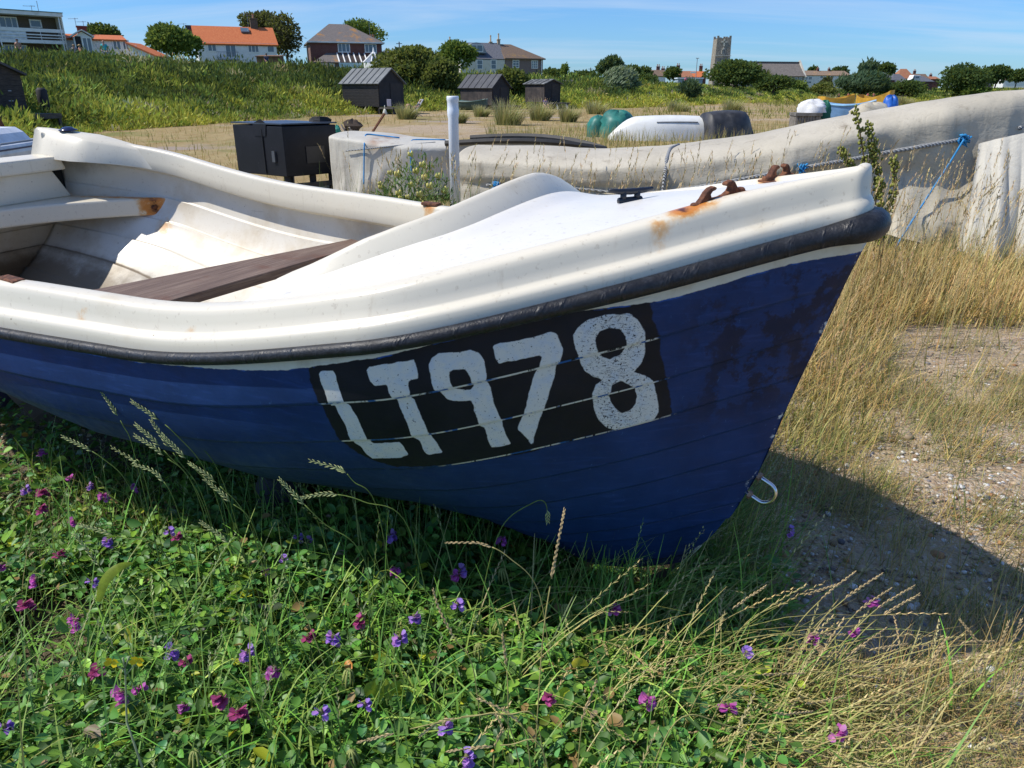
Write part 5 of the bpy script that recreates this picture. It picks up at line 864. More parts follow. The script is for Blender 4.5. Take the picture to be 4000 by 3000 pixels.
tree('young_tree', 'slim pointed young tree right of the brown house', 2192, 2222, 247, 318, 128, 'mid', 700, 4, leaf=.3); tree('hedge', 'low dark hedge between the brown house and slim young tree', 2112, 2200, 272, 312, 150, 'dark', 1400, 7, cat='hedge'); tree('hedge', 'dark hedge on the skyline left of the round tree', 2222, 2340, 282, 318, 165, 'dark', 1600, 8, cat='hedge'); tree('hedge', 'trimmed dark hedge in front of the cottages', 2440, 2570, 294, 330, 160, 'dark', 1600, 8, cat='hedge')
tree('bush', 'huge dome of green bramble behind the largest hut', 1455, 1745, 186, 345, 76, 'olive', 9000, 16, 'bush', leaf=.30); tree('bush', 'green bramble mound left of the middle hut', 1640, 1800, 235, 370, 74, 'olive', 5000, 12, 'bush', leaf=.28); tree('bush', 'dense bramble between middle hut and small hut', 1930, 2075, 272, 385, 78, 'olive', 5000, 12, 'bush', leaf=.3)
tree('bush', 'large silvery wind-blown bush on the dune', 2335, 2490, 272, 395, 92, 'silver', 5200, 10, 'bush', leaf=.36, streak=True, lean=.9); tree('bush', 'small dark upright bush amid yellow scrub', 2655, 2742, 318, 398, 92, 'blue', 2600, 7, 'bush', leaf=.3, streak=True, lean=-.1)
tree('bush', 'dark green thicket at the foot of the church tower', 2752, 2990, 236, 348, 150, 'dark', 6500, 14, 'bush'); tree('bush', 'sprawling green thicket right of the church tower thicket', 2930, 3110, 300, 352, 160, 'dark', 3000, 9, 'bush'); tree('bush', 'largest dark wind-shaped thicket on the right', 3262, 3478, 284, 382, 222, 'blue', 6500, 13, 'bush', streak=True, lean=.5); tree('bush', 'low green thicket trailing right from the largest thicket', 3430, 3620, 322, 378, 226, 'dark', 3600, 10, 'bush')
tree('bush', 'trimmed square bush in front of the church', 3070, 3158, 322, 366, 214, 'mid', 1600, 6, 'bush'); tree('bush', 'rounded olive bush below the white terrace', 3160, 3260, 330, 372, 216, 'olive', 2000, 7, 'bush'); tree('bush', 'little dark round bush against the white terrace', 3212, 3246, 312, 332, 260, 'bronze', 500, 4, 'bush')
tree('leafy_tree', 'big dark spreading tree, tallest on the right skyline', 3668, 3862, 250, 372, 228, 'dark', 6200, 13, lean=.3); tree('bush', 'green bush beneath the big spreading tree', 3752, 3862, 332, 376, 224, 'mid', 1600, 7, 'bush'); tree('pine_tree', 'umbrella-shaped dark pine above blue-black roof', 3420, 3502, 253, 300, 285, 'dark', 1700, 7); tree('pine_tree', 'ragged spiky conifer above the largest thicket', 3352, 3414, 252, 300, 270, 'blue', 900, 6, streak=True, lean=.5, leaf=1.1)
tree('round_tree', 'round dark tree near the right edge behind tarpaulin', 3850, 3942, 256, 330, 280, 'dark', 2600, 9); tree('round_tree', 'low dark tree at the far right edge', 3938, 4010, 278, 318, 290, 'dark', 1300, 6); tree('leafy_tree', 'dark tree behind the roofs of the white terrace', 3255, 3310, 266, 296, 330, 'dark', 700, 5); tree('leafy_tree', 'small dark tree left of the terrace chimney', 3160, 3195, 268, 292, 330, 'dark', 400, 4)
def palm(label, u, vt, vb, y):
    rng = np.random.default_rng(int(u)); g = zt(u, y); p = at(u, vt, y); e = empty('palm_tree', (p.x, y, g-.2), label, 'palm tree'); h = p.z-g; R_ = h*.42; A = Acc(); n = 260; d = norm(rng.standard_normal((n, 3))+np.array([0, 0, .25])); b = np.zeros((n, 3)); b[:, 2] = h-R_
    A.add(*blades(b, d, R_*rng.uniform(.8, 1.1, n), R_*.16, .5, jitcol((.06, .075, .03), n, .3, rng), 3)); A.build('crown', far_m, e); m = MB(); m.tube([(0, 0, -1), (.1, 0, h-R_)], [.25, .18], 7); m.build('trunk', bark, e)
palm('smaller palm in front of the church roof', 2950, 258, 300, 170); palm('larger palm in front of the church roof', 2997, 262, 312, 165)

# ------------------------------------------------------------------ beach huts
tar = NT('tarred_board'); o = tar.obj(); w_ = tar.n('ShaderNodeTexWave', wave_type='BANDS', bands_direction='Z', wave_profile='SAW'); tar.l(o, w_.inputs[0]); w_.inputs['Scale'].default_value = 1.6; w_.inputs['Distortion'].default_value = .12
gg = tar.noise(tar.map(o, (2, 2, 22)), 2.0, 8, .7); c = tar.mix(tar.step(gg, .35, .7), (.018, .018, .021), (.085, .078, .078)); c = tar.mix(tar.step(w_.outputs['Fac'], .08, .0), c, (.008, .008, .009)); tar.bump(w_.outputs['Fac'], 1.0, .05); tar = tar.fin(c, .8)
tarv = NT('tarred_sheet'); o = tarv.obj(); c = tarv.mix(tarv.step(tarv.noise(o, 1.6, 9, .7), .38, .68), (.030, .026, .027), (.085, .068, .060)); c = tarv.mix(tarv.step(tarv.noise(tarv.map(o, (9, 9, .6)), 1, 4), .6, .68), c, (.015, .014, .015)); tarv = tarv.fin(c, .85)
felt = plain('grey_felt', (.155, .165, .165), .7, .12, 1.2, dirt=(.20, .21, .21)); felt_d = plain('dark_felt', (.055, .058, .066), .7, .2, 1.2, dirt=(.08, .08, .08)); felt_w = plain('flaking_felt', (.10, .105, .105), .8, .25, 3, dirt=(.34, .35, .34), dsc=2.2); deckw = plain('deck_timber', (.075, .068, .062), .85, .3, 5); black_b = plain('tarred_black', (.016, .016, .019), .75, .3, 3)
def hut(label, uL, uR, yL, yR, vf, ve, vr, G, wm, rm, seams, slope_skirt=0):
    p = at(uR, vf, yR); zb = p.z; H = House('beach_hut', label, uL, uR, yL, yR, zb, 'beach hut', 'black beach huts below the dune'); W_ = H.W; he = at(uR, ve, yR).z-zb; hr = at((uL+uR)/2, vr, (yL+yR)/2+G*.4).z-zb
    m = MB(); m.box(0, W_, 0, G, 0, he); H.put('wall', m, wm); H.gable(rm, 0, W_, he, hr, 0, G, .18, .06, None)
    for xx, s in ((0, 1), (W_, -1)): m = MB(); m.add([(xx, 0, he+.003), (xx, G, he+.003), (xx, G/2, hr-.08), (xx+s*.08, 0, he+.003), (xx+s*.08, G, he+.003), (xx+s*.08, G/2, hr-.08)], [(0, 2, 1), (3, 4, 5), (0, 3, 5, 2), (1, 2, 5, 4), (0, 1, 4, 3)]); H.put('gable_board', m, black_b)
    m = MB(); k = (hr-he)/(G/2)
    for i in range(seams): xx = W_*(i+.45)/seams; m.tube([(xx, -.18, he-.18*k+.03), (xx, G/2, hr+.03)], .025, 4)
    H.put('roof_batten', m, rm); m = MB(); m.box(W_+.005, W_+.035, .06, G-.06, 0.02, he); ff = H.put('front_wall', m, black_b)
    m = MB(); m.box(W_+.035, W_+.065, G*.45, G*.85, .05, min(he-.1, 1.75)); H.put('door', m, plain('door_black', (.024, .021, .021), .7)); m = MB(); m.box(W_+.04, W_+1.3, -.05, G+.1, -.14, -.03); H.put('deck', m, deckw)
    lw = H.e.matrix_basis; m = MB()
    for xx in (.1, W_*.5, W_-.08, W_+1.2):
        for yy in (.1, G-.1): m = MB(); m.box(xx-.05, xx+.05, yy-.05, yy+.05, -1.1, -.002 if xx < W_ else -.141); H.put('stilt', m, black_b)
    return H, W_, he
H1, W1, he1 = hut('largest black beach hut, horizontal boards and pale grey roof', 1333, 1474, 56.8, 55.0, 417, 319, 266, 2.7, tar, felt, 6)
H2, W2, he2 = hut('middle black beach hut with dark seamed roof and sheet walls', 1797, 1921, 69.5, 67.0, 411, 336, 290, 2.2, tarv, felt_d, 5)
H3, W3, he3 = hut('smallest beach hut, with white flaking roof edge', 2052, 2127, 72.2, 70.0, 399, 324, 309, 1.85, tarv, felt_w, 4)
for HH, WW in ((H2, W2),):
    m = MB()
    for i in range(3): m.box(WW+.1+.0*i, WW+.75, -.35-.28*i, -.1-.28*i, -.30-.2*i, -.25-.2*i)
    HH.put('step', m, deckw)
m = MB(); m.tube([(W3+1.2, .4, -.15), (W3+2.0, .2, -1.1)], .09, 6); m.tube([(W3+1.2, 1.5, -.15), (W3+2.0, 1.3, -1.1)], .09, 6); H3.put('ramp_rail', m, plain('bleached_timber', (.36, .35, .31), .8))
# big dark hut cut by the left edge, gable towards us
p = at(86, 440, 31); H = House('beach_hut', 'nearest black hut with boarded gable, cut off by the left edge', -420, 80, 27.0, 31, p.z, 'beach hut', 'black beach huts below the dune'); he = at(64, 287, 31).z-p.z; hr = at(-150, 165, 29).z-p.z; W_ = H.W
m = MB(); m.box(0, W_, 0, 4, 0, he); m.prism([(0, he), (W_, he), (W_/2, hr)], .0, 4); H.put('wall', m, tar); m = MB(); sl = (hr-he)/(W_/2); m.slab([(W_/2, -.2, hr+.06), (W_+.15, -.2, he-.15*sl+.06), (W_+.15, 4.2, he-.15*sl+.06), (W_/2, 4.2, hr+.06)], .08); m.slab([(-.15, -.2, he-.15*sl+.06), (W_/2, -.2, hr+.06), (W_/2, 4.2, hr+.06), (-.15, 4.2, he-.15*sl+.06)], .08); H.put('roof', m, felt_d)
m = MB(); m.box(-1, W_+.45, -1.3, -.01, -.2, -.02); H.put('deck', m, deckw); [H.put('stilt', MB().box(*q), deckw) for q in ((W_+.3, W_+.4, -1.3, -1.2, -1.1, -.21), (W_-1.2, W_-1.1, -1.3, -1.2, -1.1, -.21), (W_+.3, W_+.4, -.2, -.1, -1.1, -.21))]; m = MB(); m.box(-1, W_-.4, -1.33, -1.305, -.42, -.36); m.box(-1, W_-.3, -1.33, -1.305, -.74, -.68); H.put('rail', m, plain('grey_rail', (.25, .25, .24), .8))
m = MB(); m.box(W_-.62, W_-.5, -.03, -.005, .78, .82); m.box(W_-.68, W_-.5, -.03, -.005, .42, .46); H.put('hinge', m, lead)
e = empty('winch_post', tuple(gpt(90, 495, .35)), 'dark winch post with round drum in the scrub by the nearest hut', 'winch'); q = at(186, 470, 32); e.location = (q.x, 32, zt(186, 32)); m = MB(); m.lathe([(.16, 0), (.20, .08), (.20, .75), (.12, .85)], 12, (0, 0, .45)); m.build('drum', black_b, e, True); m = MB(); m.box(-.08, .08, .0, .12, 0, .5); m.build('post', black_b, e)
# ------------------------------------------------------------------ things standing on the beach
def on(u, v, y=None):
    """ground point seen at pixel (u, v), or at distance y under column u"""
    p = gpt(u, v) if y is None else at(u, v, y); return Vector((p.x, p.y, float(terrain(p.x, p.y))))
# black steel box on a frame
blackbox = NT('black_sheet_metal'); o = blackbox.obj(); c = blackbox.mix(blackbox.step(blackbox.noise(o, 3, 7, .65), .4, .7), (.008, .009, .013), (.014, .015, .021)); c = blackbox.mix(blackbox.step(blackbox.noise(o, 45, 3), .70, .74), c, (.08, .08, .08)); blackbox.bump(blackbox.noise(o, 2.2, 2), .2, .02); blackbox = blackbox.fin(c, .5, 0, .25)
pf = at(1122, 690, 12.3); pl = at(930, 660, 13.05); pr = at(1326, 672, 13.0); gz = float(terrain(pf.x, pf.y)); ztop = at(1121, 494, 12.3).z; zbot = at(1146, 692, 12.3).z
e = empty('equipment_box', (pf.x, pf.y, gz), 'large black steel box with lid flaps on a low frame behind the boat', 'storage box')
A3 = [Vector((p.x-pf.x, p.y-pf.y, 0)) for p in (pl, pf, pr)]; A4 = A3[0]+A3[2]; zb_, zt_b = zbot-gz, ztop-gz
m = MB(); q4 = [A3[0], A3[1], A3[2], A4]; m.add([(p.x, p.y, zb_) for p in q4]+[(p.x, p.y, zt_b) for p in q4], [(0, 1, 5, 4), (1, 2, 6, 5), (2, 3, 7, 6), (3, 0, 4, 7), (0, 3, 2, 1), (4, 5, 6, 7)]); m.build('body', blackbox, e, bevel=.012)
def bx(a, b, h): p = q4[1]+(q4[0]-q4[1])*a+(q4[2]-q4[1])*b; return Vector((p.x, p.y, h))
nrm_l = Vector((A3[0].y, -A3[0].x, 0)).normalized(); nrm_l = -nrm_l if nrm_l.dot(Vector((0, 1, 0))) > 0 else nrm_l
for a0, a1 in ((-.012, .398), (.402, 1.012)):
    m = MB(); m.slab([bx(a0, -.015, zt_b+.022), bx(a1, -.015, zt_b+.022), bx(a1, 1.015, zt_b+.022), bx(a0, 1.015, zt_b+.022)], .02 if a0 < 0 else .02); m.build('lid', plain('black_lid_sky_tint', (.035, .045, .068), .3, .2, 4), e)  # sky reflection on the black lid is put into its lighter, bluer colour
m = MB(); off = nrm_l*.012
m.add([bx(.30, 0, zt_b+.03)+off, bx(.56, 0, zt_b+.03)+off, bx(.56, 0, zt_b-.16)+off, bx(.33, 0, zt_b-.16)+off, bx(.40, 0, zt_b+.10)+off]+[bx(.30, 0, zt_b+.03), bx(.56, 0, zt_b+.03), bx(.56, 0, zt_b-.16), bx(.33, 0, zt_b-.16), bx(.40, 0, zt_b+.10)], [(0, 4, 1, 2, 3), (5, 8, 7, 6, 9), (0, 5, 9, 4), (4, 9, 6, 1), (1, 6, 7, 2), (2, 7, 8, 3), (3, 8, 5, 0)]); m.build('flap', blackbox, e)
m = MB(); m.tube([bx(.40, 0, zt_b-.05)+off, bx(.40, 0, zb_+.03)+off], .010, 6); m.build('door_edge', plain('edge_black', (.01, .01, .012), .5), e)
m = MB(); m.box(-.035, .035, -.02, .02, 0, .17); mm = Matrix.Translation(bx(.2, 0, zb_+.22)+off)@Matrix.Rotation(math.atan2(A3[0].y, A3[0].x), 4, 'Z'); m.build('latch', plain('latch_grey', (.10, .11, .13), .35, metal=.4), e, M=mm)
m = MB(); mm = Matrix.Translation(bx(0, .56, zt_b-.45))@Matrix.Rotation(math.atan2(A3[2].y, A3[2].x), 4, 'Z'); m.box(-.17, .17, -.016, -.002, -.13, .13); m.build('hatch', plain('hatch_black', (.014, .015, .02), .5), e, M=mm)
m = MB()
for a0, b0 in ((.08, .08), (.92, .08), (.08, .92), (.92, .92), (.08, .55)): p = bx(a0, b0, 0); m = MB(); m.box(p.x-.045, p.x+.045, p.y-.045, p.y+.045, 0, zb_-.001); m.build('stand_leg', black_b, e)
m = MB(); m.slab([bx(.0, .02, .10), bx(.08, .02, .10), bx(.08, 1, .10), bx(.0, 1, .10)], .07); m.build('skid', deckw, e)
m = MB(); m.blob((0, 0, .03), (.20, .12, .07), 9, 5, .25); p = bx(.25, .95, zt_b+.02); o = m.build('rag', plain('black_rag', (.02, .02, .02), .9)); o.location = Vector((pf.x, pf.y, gz))+p; tag(o, 'crumpled black rag lying on top of the steel box', 'rag')
# net heap beside the box
e = empty('net_heap', tuple(on(1372, 600, 13.6)), 'heap of frayed rope, net and rusty scrap between black box and tarpaulin', 'net heap'); m = MB(); rs = random.Random(4)
for i in range(60):
    pts = []; x0 = rs.uniform(-.25, .3); y0 = rs.uniform(-.25, .25)
    for k in range(7): pts.append((x0+.10*math.sin(k*1.1+i)+rs.uniform(-.03, .03), y0+.06*math.cos(k+i), max(.02, (1.02-abs(x0)*1.1)*(k/6)+rs.uniform(-.04, .04))))
    m.tube(pts, rs.uniform(.012, .026), 5)
m.build('net', plain('grey_net', (.34, .29, .23), .9, .5, 9, dirt=(.10, .07, .05), dsc=6), e); m = MB(); m.blob((-.2, -.1, .92), (.08, .07, .11), 9, 6, .2); m.build('green_float', plain('green_float', (.03, .26, .19), .5), e); m = MB(); m.blob((-.12, -.22, .62), (.12, .1, .12), 9, 6, .25); m.build('rusty_can', rustm, e); m = MB(); m.blob((.08, -.05, 1.02), (.16, .12, .10), 9, 6, .3); m.build('tarry_net', plain('tarry_net', (.06, .042, .03), .95), e); m = MB(); m.tube([(.35, 0, .85), (.62, .05, 1.22)], .022, 5); m.build('rusty_rod', rustm, e)
# white pvc pipe
pp = at(1768, 375, 8.0); gz = float(terrain(pp.x, pp.y)); e = empty('plastic_pipe', (pp.x, pp.y, gz), 'upright pale grey-white plastic pipe with a collar at its top', 'pipe'); h = pp.z-gz; m = MB(); r = wpx(20.5, 8.0); m.lathe([(r, 0), (r, h-.21), (r*1.13, h-.185), (r*1.13, h-.13), (r*1.08, h-.12), (r*1.08, h-.05), (r*1.17, h-.04), (r*1.17, h-.012), (r*1.1, h), (r*.98, h), (r*.95, h-.2)], 28); m.build('pipe', plain('pale_pvc', (.72, .77, .84), .35, .05, 3), e, True)

# tarpaulin-covered boats
def tarpmat(name, c1, c2, st, wash=None):
    t = NT(name); o = t.obj(); n = t.noise(o, 1.1, 9, .68); c = t.mix(t.step(n, .35, .68), c1, c2); c = t.mix(t.step(t.noise(t.map(o, (3, 3, .8)), 1.6, 8, .7), .56, .74), c, st); c = t.mix(t.math('MULTIPLY', t.step(t.noise(o, 34, 6, .7), .56, .7), .35), c, tuple(x*.6 for x in st))
    c = t.mix(t.math('MULTIPLY', t.attr('dirt'), t.step(t.noise(o, 4, 6), .3, .6)), c, (.37, .19, .10))
    rg = t.math('ABSOLUTE', t.math('SUBTRACT', t.noise(t.map(o, (1.6, 1.6, .7), (0, .5, 0)), 1.5, 4, .5, 1.5), .5)); rg2 = t.math('ABSOLUTE', t.math('SUBTRACT', t.noise(t.map(o, (.9, .9, 2.2), (0, -.4, 0)), 2.6, 3, .5, 1.0), .5))
    cr_ = t.math('ADD', t.step(rg, .0, .07), t.math('MULTIPLY', t.step(rg2, .0, .05), .6)); c = t.mix(t.math('MULTIPLY', t.step(rg, .012, .003), .12), c, tuple(x*.6 for x in st))  # faint fold shade painted into the cover colour along the bump creases
    t.bump(t.math('ADD', t.math('MULTIPLY', cr_, .18), t.math('ADD', t.math('MULTIPLY', t.noise(o, 7, 6), .8), t.math('MULTIPLY', t.noise(o, 60, 4), .25))), .28, .025); return t.fin(c, .6, 0, .3)
tarp1 = tarpmat('canvas_tarpaulin', (.45, .405, .315), (.54, .49, .39), (.29, .245, .18)); tarp2 = tarpmat('plastic_tarpaulin', (.50, .47, .40), (.58, .55, .47), (.36, .32, .26))
def tarp_boat(name, label, P0, P1, top_px, half, hems, mat, folds, seed, n=150, m_=34, shoulder=.14, bowfull=.10, flare=0.0):
    """a cover draped over a hull lying from P0 (stern, left) to P1 (bow, right); ridge heights taken from the height of the cover along its length."""
    rng = np.random.default_rng(seed); P0, P1 = np.array(P0), np.array(P1); d = P1-P0; Lg = np.linalg.norm(d); d = d/Lg; nrm = np.array([d[1], -d[0]])
    tt = np.linspace(0, 1, n); C = P0[None]+np.outer(tt*Lg, d); us = [2000+FPX*.0 for _ in tt]
    zr = []
    for k in range(n):
        x, y = C[k]; lo = np.interp
        u = 2000+x/y*FPX*1.06
        for _ in range(4): v = np.interp(u, [q[0] for q in top_px], [q[1] for q in top_px]); r = ray(u, v); u += (x/y-r[0]/r[1])*FPX*1.05
        zr.append(at(u, v, y).z)
    zr = np.array(zr); zr = np.convolve(np.pad(zr, 6, 'edge'), np.ones(13)/13, 'valid'); b = half*np.interp(tt, [0, .05, .3, .62, .86, .95, 1], [.80, .86, 1, .97, .62, .36, bowfull]); hem = np.interp(tt, [x[0] for x in hems], [x[1] for x in hems])
    rows = []; g = terrain(C[:, 0], C[:, 1])
    for j in range(m_):
        s = j/(m_-1)*2-1; side = -1 if s < 0 else 1; a = abs(s)                 # a 0 at ridge, 1 at hem
        top = np.clip(a/.42, 0, 1); low = np.clip((a-.42)/.58, 0, 1); sh = zr-shoulder*(.75+.5*tt)
        z = zr-(zr-sh)*top**1.8-(sh-hem-g)*low; off = b*(np.sin(top*math.pi/2)**.9)+low*(.03+flare*sstep(tt, .86, .97))
        ph = tt*Lg
        f = np.zeros(n)
        for fr, am, sl in folds: f += am*1.3*(1-2*np.abs(np.sin(.5*(fr*ph+sl*low*3+fr*1.7+1.6*vnoise(ph*.8, low*2+fr, seed)))))*(.15+low)*(.4+.6*vnoise(ph*.5+fr, low*.6, seed+1)**2*2)
        f = f+.018*vnoise(ph*2.2, a*3+s, seed+3); f = f*(.45+.9*sstep(tt, .35, .8)) if seed == 3 else f; f = f-.05*np.exp(-((low-.42)/.10)**2)*(seed == 3)+.09*sstep(low, .5, 1)*sstep(tt, .55, .9)*(seed == 3)
        w = off+f; P = C-side*(-1)*0; P = C+nrm[None]*(w*(-side)*-1 if False else (w if side < 0 else -w))[:, None]
        zz = z+.012*vnoise(ph*1.5, a*2.5, seed+4)*(1-low)
        if low.max() > 0 if np.ndim(low) else low > 0: zz = zz+(.02*np.sin(ph*5+seed)*low)
        rows.append(np.stack([P[:, 0], P[:, 1], np.maximum(zz, g+.01)], -1))
    V = np.stack(rows, 1); e = empty(name, (C[0, 0], C[0, 1], float(g[0])), label, 'covered boat'); off0 = np.array([C[0, 0], C[0, 1], float(g[0])])
    capL = np.arange(m_)[None, ::-1]; capR = ((n-1)*m_+np.arange(m_))[None]
    return e, V, off0, C, d, nrm, tt, Lg, capL, capR, n, m_
bow = at(4075, 345, 7.6); stn = at(1850, 567, 9.3)
r_ = tarp_boat('covered_boat', 'long boat under a stained grey canvas cover, its high bow at right', (stn.x, stn.y), (bow.x, bow.y), [(1760, 566), (2111, 572), (2358, 581), (2607, 569), (2953, 523), (3184, 473), (3441, 423), (3682, 384), (3875, 355), (3990, 346), (4100, 340)], .80, [(0, .30), (.4, .34), (.7, .40), (.84, .20), (.90, .05), (1, .02)], tarp1, [(2.3, .10, 1.6), (4.9, .085, -.9), (9.7, .05, .6), (17, .022, -.3)], 3, 230, 48, .20, .12, .14)
e, V, off0, C1, d1, n1, tt1, L1, cl, cr, n_, m_ = r_
dirt = np.exp(-((tt1-.16)**2)/.0006)[:, None]*np.exp(-((np.linspace(-1, 1, m_)+.3)**2)/.02)[None, :]*0
npmesh('canvas_cover', V.reshape(-1, 3)-off0, [grid_faces(n_, m_)[:, ::-1], cl, cr], tarp1, e, True, dict(dirt=dirt.ravel()))
nearV = V
m = MB(); hb = [Vector((*(C1[k]+0*n1), 0)) for k in range(0, n_, 10)]
for k0, k1 in ((60, 165),):
    for sgn in (1, -1):
        top = [Vector((C1[k][0]+sgn*n1[0]*.60*(1-((k-60)/130.)**2*.8), C1[k][1]+sgn*n1[1]*.60*(1-((k-60)/130.)**2*.8), .42))-Vector(off0) for k in range(k0, k1, 6)]; bot = [Vector((C1[k][0], C1[k][1], .16+.25*((k-60)/105.)**2))-Vector(off0) for k in range(k0, k1, 6)]
        nn = len(top); m.add(top+bot, [(i, i+1, nn+i+1, nn+i) for i in range(nn-1)])
m.build('dark_hull', plain('dark_hull', (.03, .028, .026), .8), e)
ncol, nrow = 70, 26; tp = [at(3822, 562, 7.36), at(3900, 540, 7.30), at(4000, 520, 7.22), at(4130, 505, 7.15)]; bt = [at(3742, 985, 7.0), at(3850, 1010, 6.86), at(3990, 1015, 6.78), at(4150, 1010, 6.75)]; PV = np.zeros((nrow, ncol, 3))
for i in range(nrow):
    for j in range(ncol):
        f = j/(ncol-1)*3; k = min(int(f), 2); a = tp[k].lerp(tp[k+1], f-k); b = bt[k].lerp(bt[k+1], f-k); t_ = i/(nrow-1); q = a.lerp(b, t_); w_ = (.012+.10*t_)*(.9*math.sin(j*.16+.5*math.sin(t_*2)+.4)-.7*abs(math.sin(j*.067+.9))+.25*math.sin(j*.43+t_*2.2)); PV[i, j] = (q.x+.03*math.sin(j*.5)*t_, q.y+w_-.04*math.sin(t_*math.pi), max(q.z, .01)+.012*math.sin(j*.33)*t_)
npmesh('loose_sheet', PV.reshape(-1, 3)-off0, [grid_faces(nrow, ncol)], tarp2, e, True, dict(dirt=np.zeros(nrow*ncol)))
# rope round the cover, blue twine
def near_side(u, v, lift=.03):                                   # first hit of the ray through a pixel with the cover, found on its mesh
    r = ray(u, v); P = V[:, :, :].reshape(-1, 3); q = P-np.array([0, 0, CH]); tpar = q@r/(r@r); dd = np.linalg.norm(q-tpar[:, None]*r, axis=1); dd = dd+np.where(tpar > np.min(tpar[dd < .12])+.6 if (dd < .12).any() else False, 9, 0); i = int(np.argmin(dd)); t = tpar[i]; p = np.array([0, 0, CH])+r*(t-lift); return Vector(p)
ropem = NT('grey_rope'); o = ropem.obj(); wv = ropem.n('ShaderNodeTexWave', bands_direction='DIAGONAL'); ropem.l(o, wv.inputs[0]); wv.inputs['Scale'].default_value = 18; ropem.bump(wv.outputs['Fac'], 1, .01); ropem = ropem.fin(ropem.mix(wv.outputs['Fac'], (.17, .175, .18), (.46, .47, .47)), .85)
def rope(name, label, cat, pts, r, mat, lift=.03):
    P = [near_side(u, v, lift) for u, v in pts]; Q = []
    for i in range(len(P)-1):
        for k in range(6): Q.append(P[i].lerp(P[i+1], k/6))
    Q.append(P[-1]); S = [Q[0]]+[(Q[i-1]+Q[i]*2+Q[i+1])/4 for i in range(1, len(Q)-1)]+[Q[-1]]; m = MB(); m.tube([p-P[0] for p in S], r, 8); o = m.build(name, mat, None, True); o.location = P[0]; return tag(o, label, cat)
rope('rope', 'thick grey rope lashed along the side of canvas cover', 'rope', [(2595, 752), (2780, 722), (2953, 690), (3180, 648), (3330, 622), (3460, 596), (3600, 572), (3760, 545), (3880, 522), (3990, 498)], .020, ropem)
rope('rope_loop', 'short grey rope loop running over the canvas cover near its middle', 'rope', [(2650, 566), (2618, 580), (2604, 620), (2597, 690), (2590, 752)], .020, ropem); rope('rope', 'slack grey rope low along the canvas cover behind the coaming', 'rope', [(1900, 722), (2060, 728), (2280, 738), (2450, 758), (2595, 752)], .013, ropem)
bluem = plain('blue_twine', (.02, .23, .50), .6, .2, 20); rope('twine', 'bright blue twine stretched from rope down to the ground', 'twine', [(3765, 545), (3720, 620), (3655, 720), (3590, 820), (3530, 915), (3498, 968)], .009, bluem, .08)
def knot(label, u, v, s): m = MB(); rs = random.Random(u); p = near_side(u, v, .05); [m.tube([(rs.uniform(-s, s), rs.uniform(-.03, .03), rs.uniform(-s, s)) for _ in range(5)], .009, 5) for _ in range(7)]; o = m.build('twine_knot', bluem, None, True); o.location = p; tag(o, label, 'twine knot')
knot('blue twine knot on the grey rope near the high bow', 3765, 548, .06); knot('blue twine knot on grey rope behind the rusty fairlead', 3135, 660, .05); knot('blue twine knot just behind the white coaming', 1938, 722, .05)
# second covered boat behind, its stern end under pale plastic
st2 = at(1352, 520, 12.9); bw2 = at(2365, 570, 12.0)
r_ = tarp_boat('covered_boat', 'boat under pale plastic sheet tied with blue cord, behind the white pipe', (st2.x, st2.y), (st2.x+(bw2.x-st2.x)*.53, st2.y+(bw2.y-st2.y)*.53), [(1300, 512), (1345, 512), (1450, 519), (1560, 536), (1780, 548), (1900, 548)], .85, [(0, .02), (1, .12)], tarp2, [(4.3, .045, 1.1), (9, .025, -.8), (19, .012, .4)], 9, 110, 40, .10, .9)
e, V, off0, C2, d2, n2, tt2, L2, cl, cr, n_, m_ = r_
dirt = np.exp(-((tt2-.36)**2)/.003)[:, None]*np.exp(-((np.linspace(-1, 1, m_)+.18)**2)/.05)[None, :]
npmesh('plastic_cover', V.reshape(-1, 3)-off0, [grid_faces(n_, m_)[:, ::-1], cl, cr], tarp2, e, True, dict(dirt=dirt.ravel()*1.0))
m = MB(); P_a = np.array([st2.x+(bw2.x-st2.x)*.45, st2.y+(bw2.y-st2.y)*.45]); P_b = np.array([bw2.x, bw2.y]); zz = at(1790, 548, 12.5).z; hullv = []; ns = 12
for i in range(ns):
    t_ = i/(ns-1); c_ = P_a+(P_b-P_a)*t_; b_ = .72*(1-t_**2.4)+.01; zt2 = zz+.06*math.sin(t_*2.6)-.13*t_**3
    hullv += [(c_[0]+n2[0]*b_*k1, c_[1]+n2[1]*b_*k1, z_) for k1, z_ in ((1, zt2), (.9, zt2-.25), (.55, .18), (-.55, .18), (-.9, zt2-.25), (-1, zt2))]
m.add([np.array(p)-off0 for p in hullv], [(i*6+j, (i+1)*6+j, (i+1)*6+j+1, i*6+j+1) for i in range(ns-1) for j in range(5)]); m.build('hull', plain('grey_hull', (.42, .42, .40), .6), e)
for sg in (1, -1): m = MB(); m.tube([np.array(hullv[i*6+(0 if sg > 0 else 5)])-off0 for i in range(ns)], .045, 6); m.build('gunwale', plain('dark_gunwale', (.05, .047, .043), .7), e)
rope('cord', 'blue cord tied down over the left end of plastic sheet', 'cord', [(1560, 538), (1428, 522), (1423, 560), (1422, 640), (1421, 720)], .011, bluem, .04); rope('cord', 'blue cord tied down over the plastic sheet next to the pipe', 'cord', [(1740, 546), (1606, 545), (1604, 590), (1606, 680)], .011, bluem, .04); rope('cord', 'thin grey cord lashed level round the plastic sheet', 'cord', [(1350, 590), (1430, 582), (1540, 570), (1700, 556)], .010, ropem, .04)

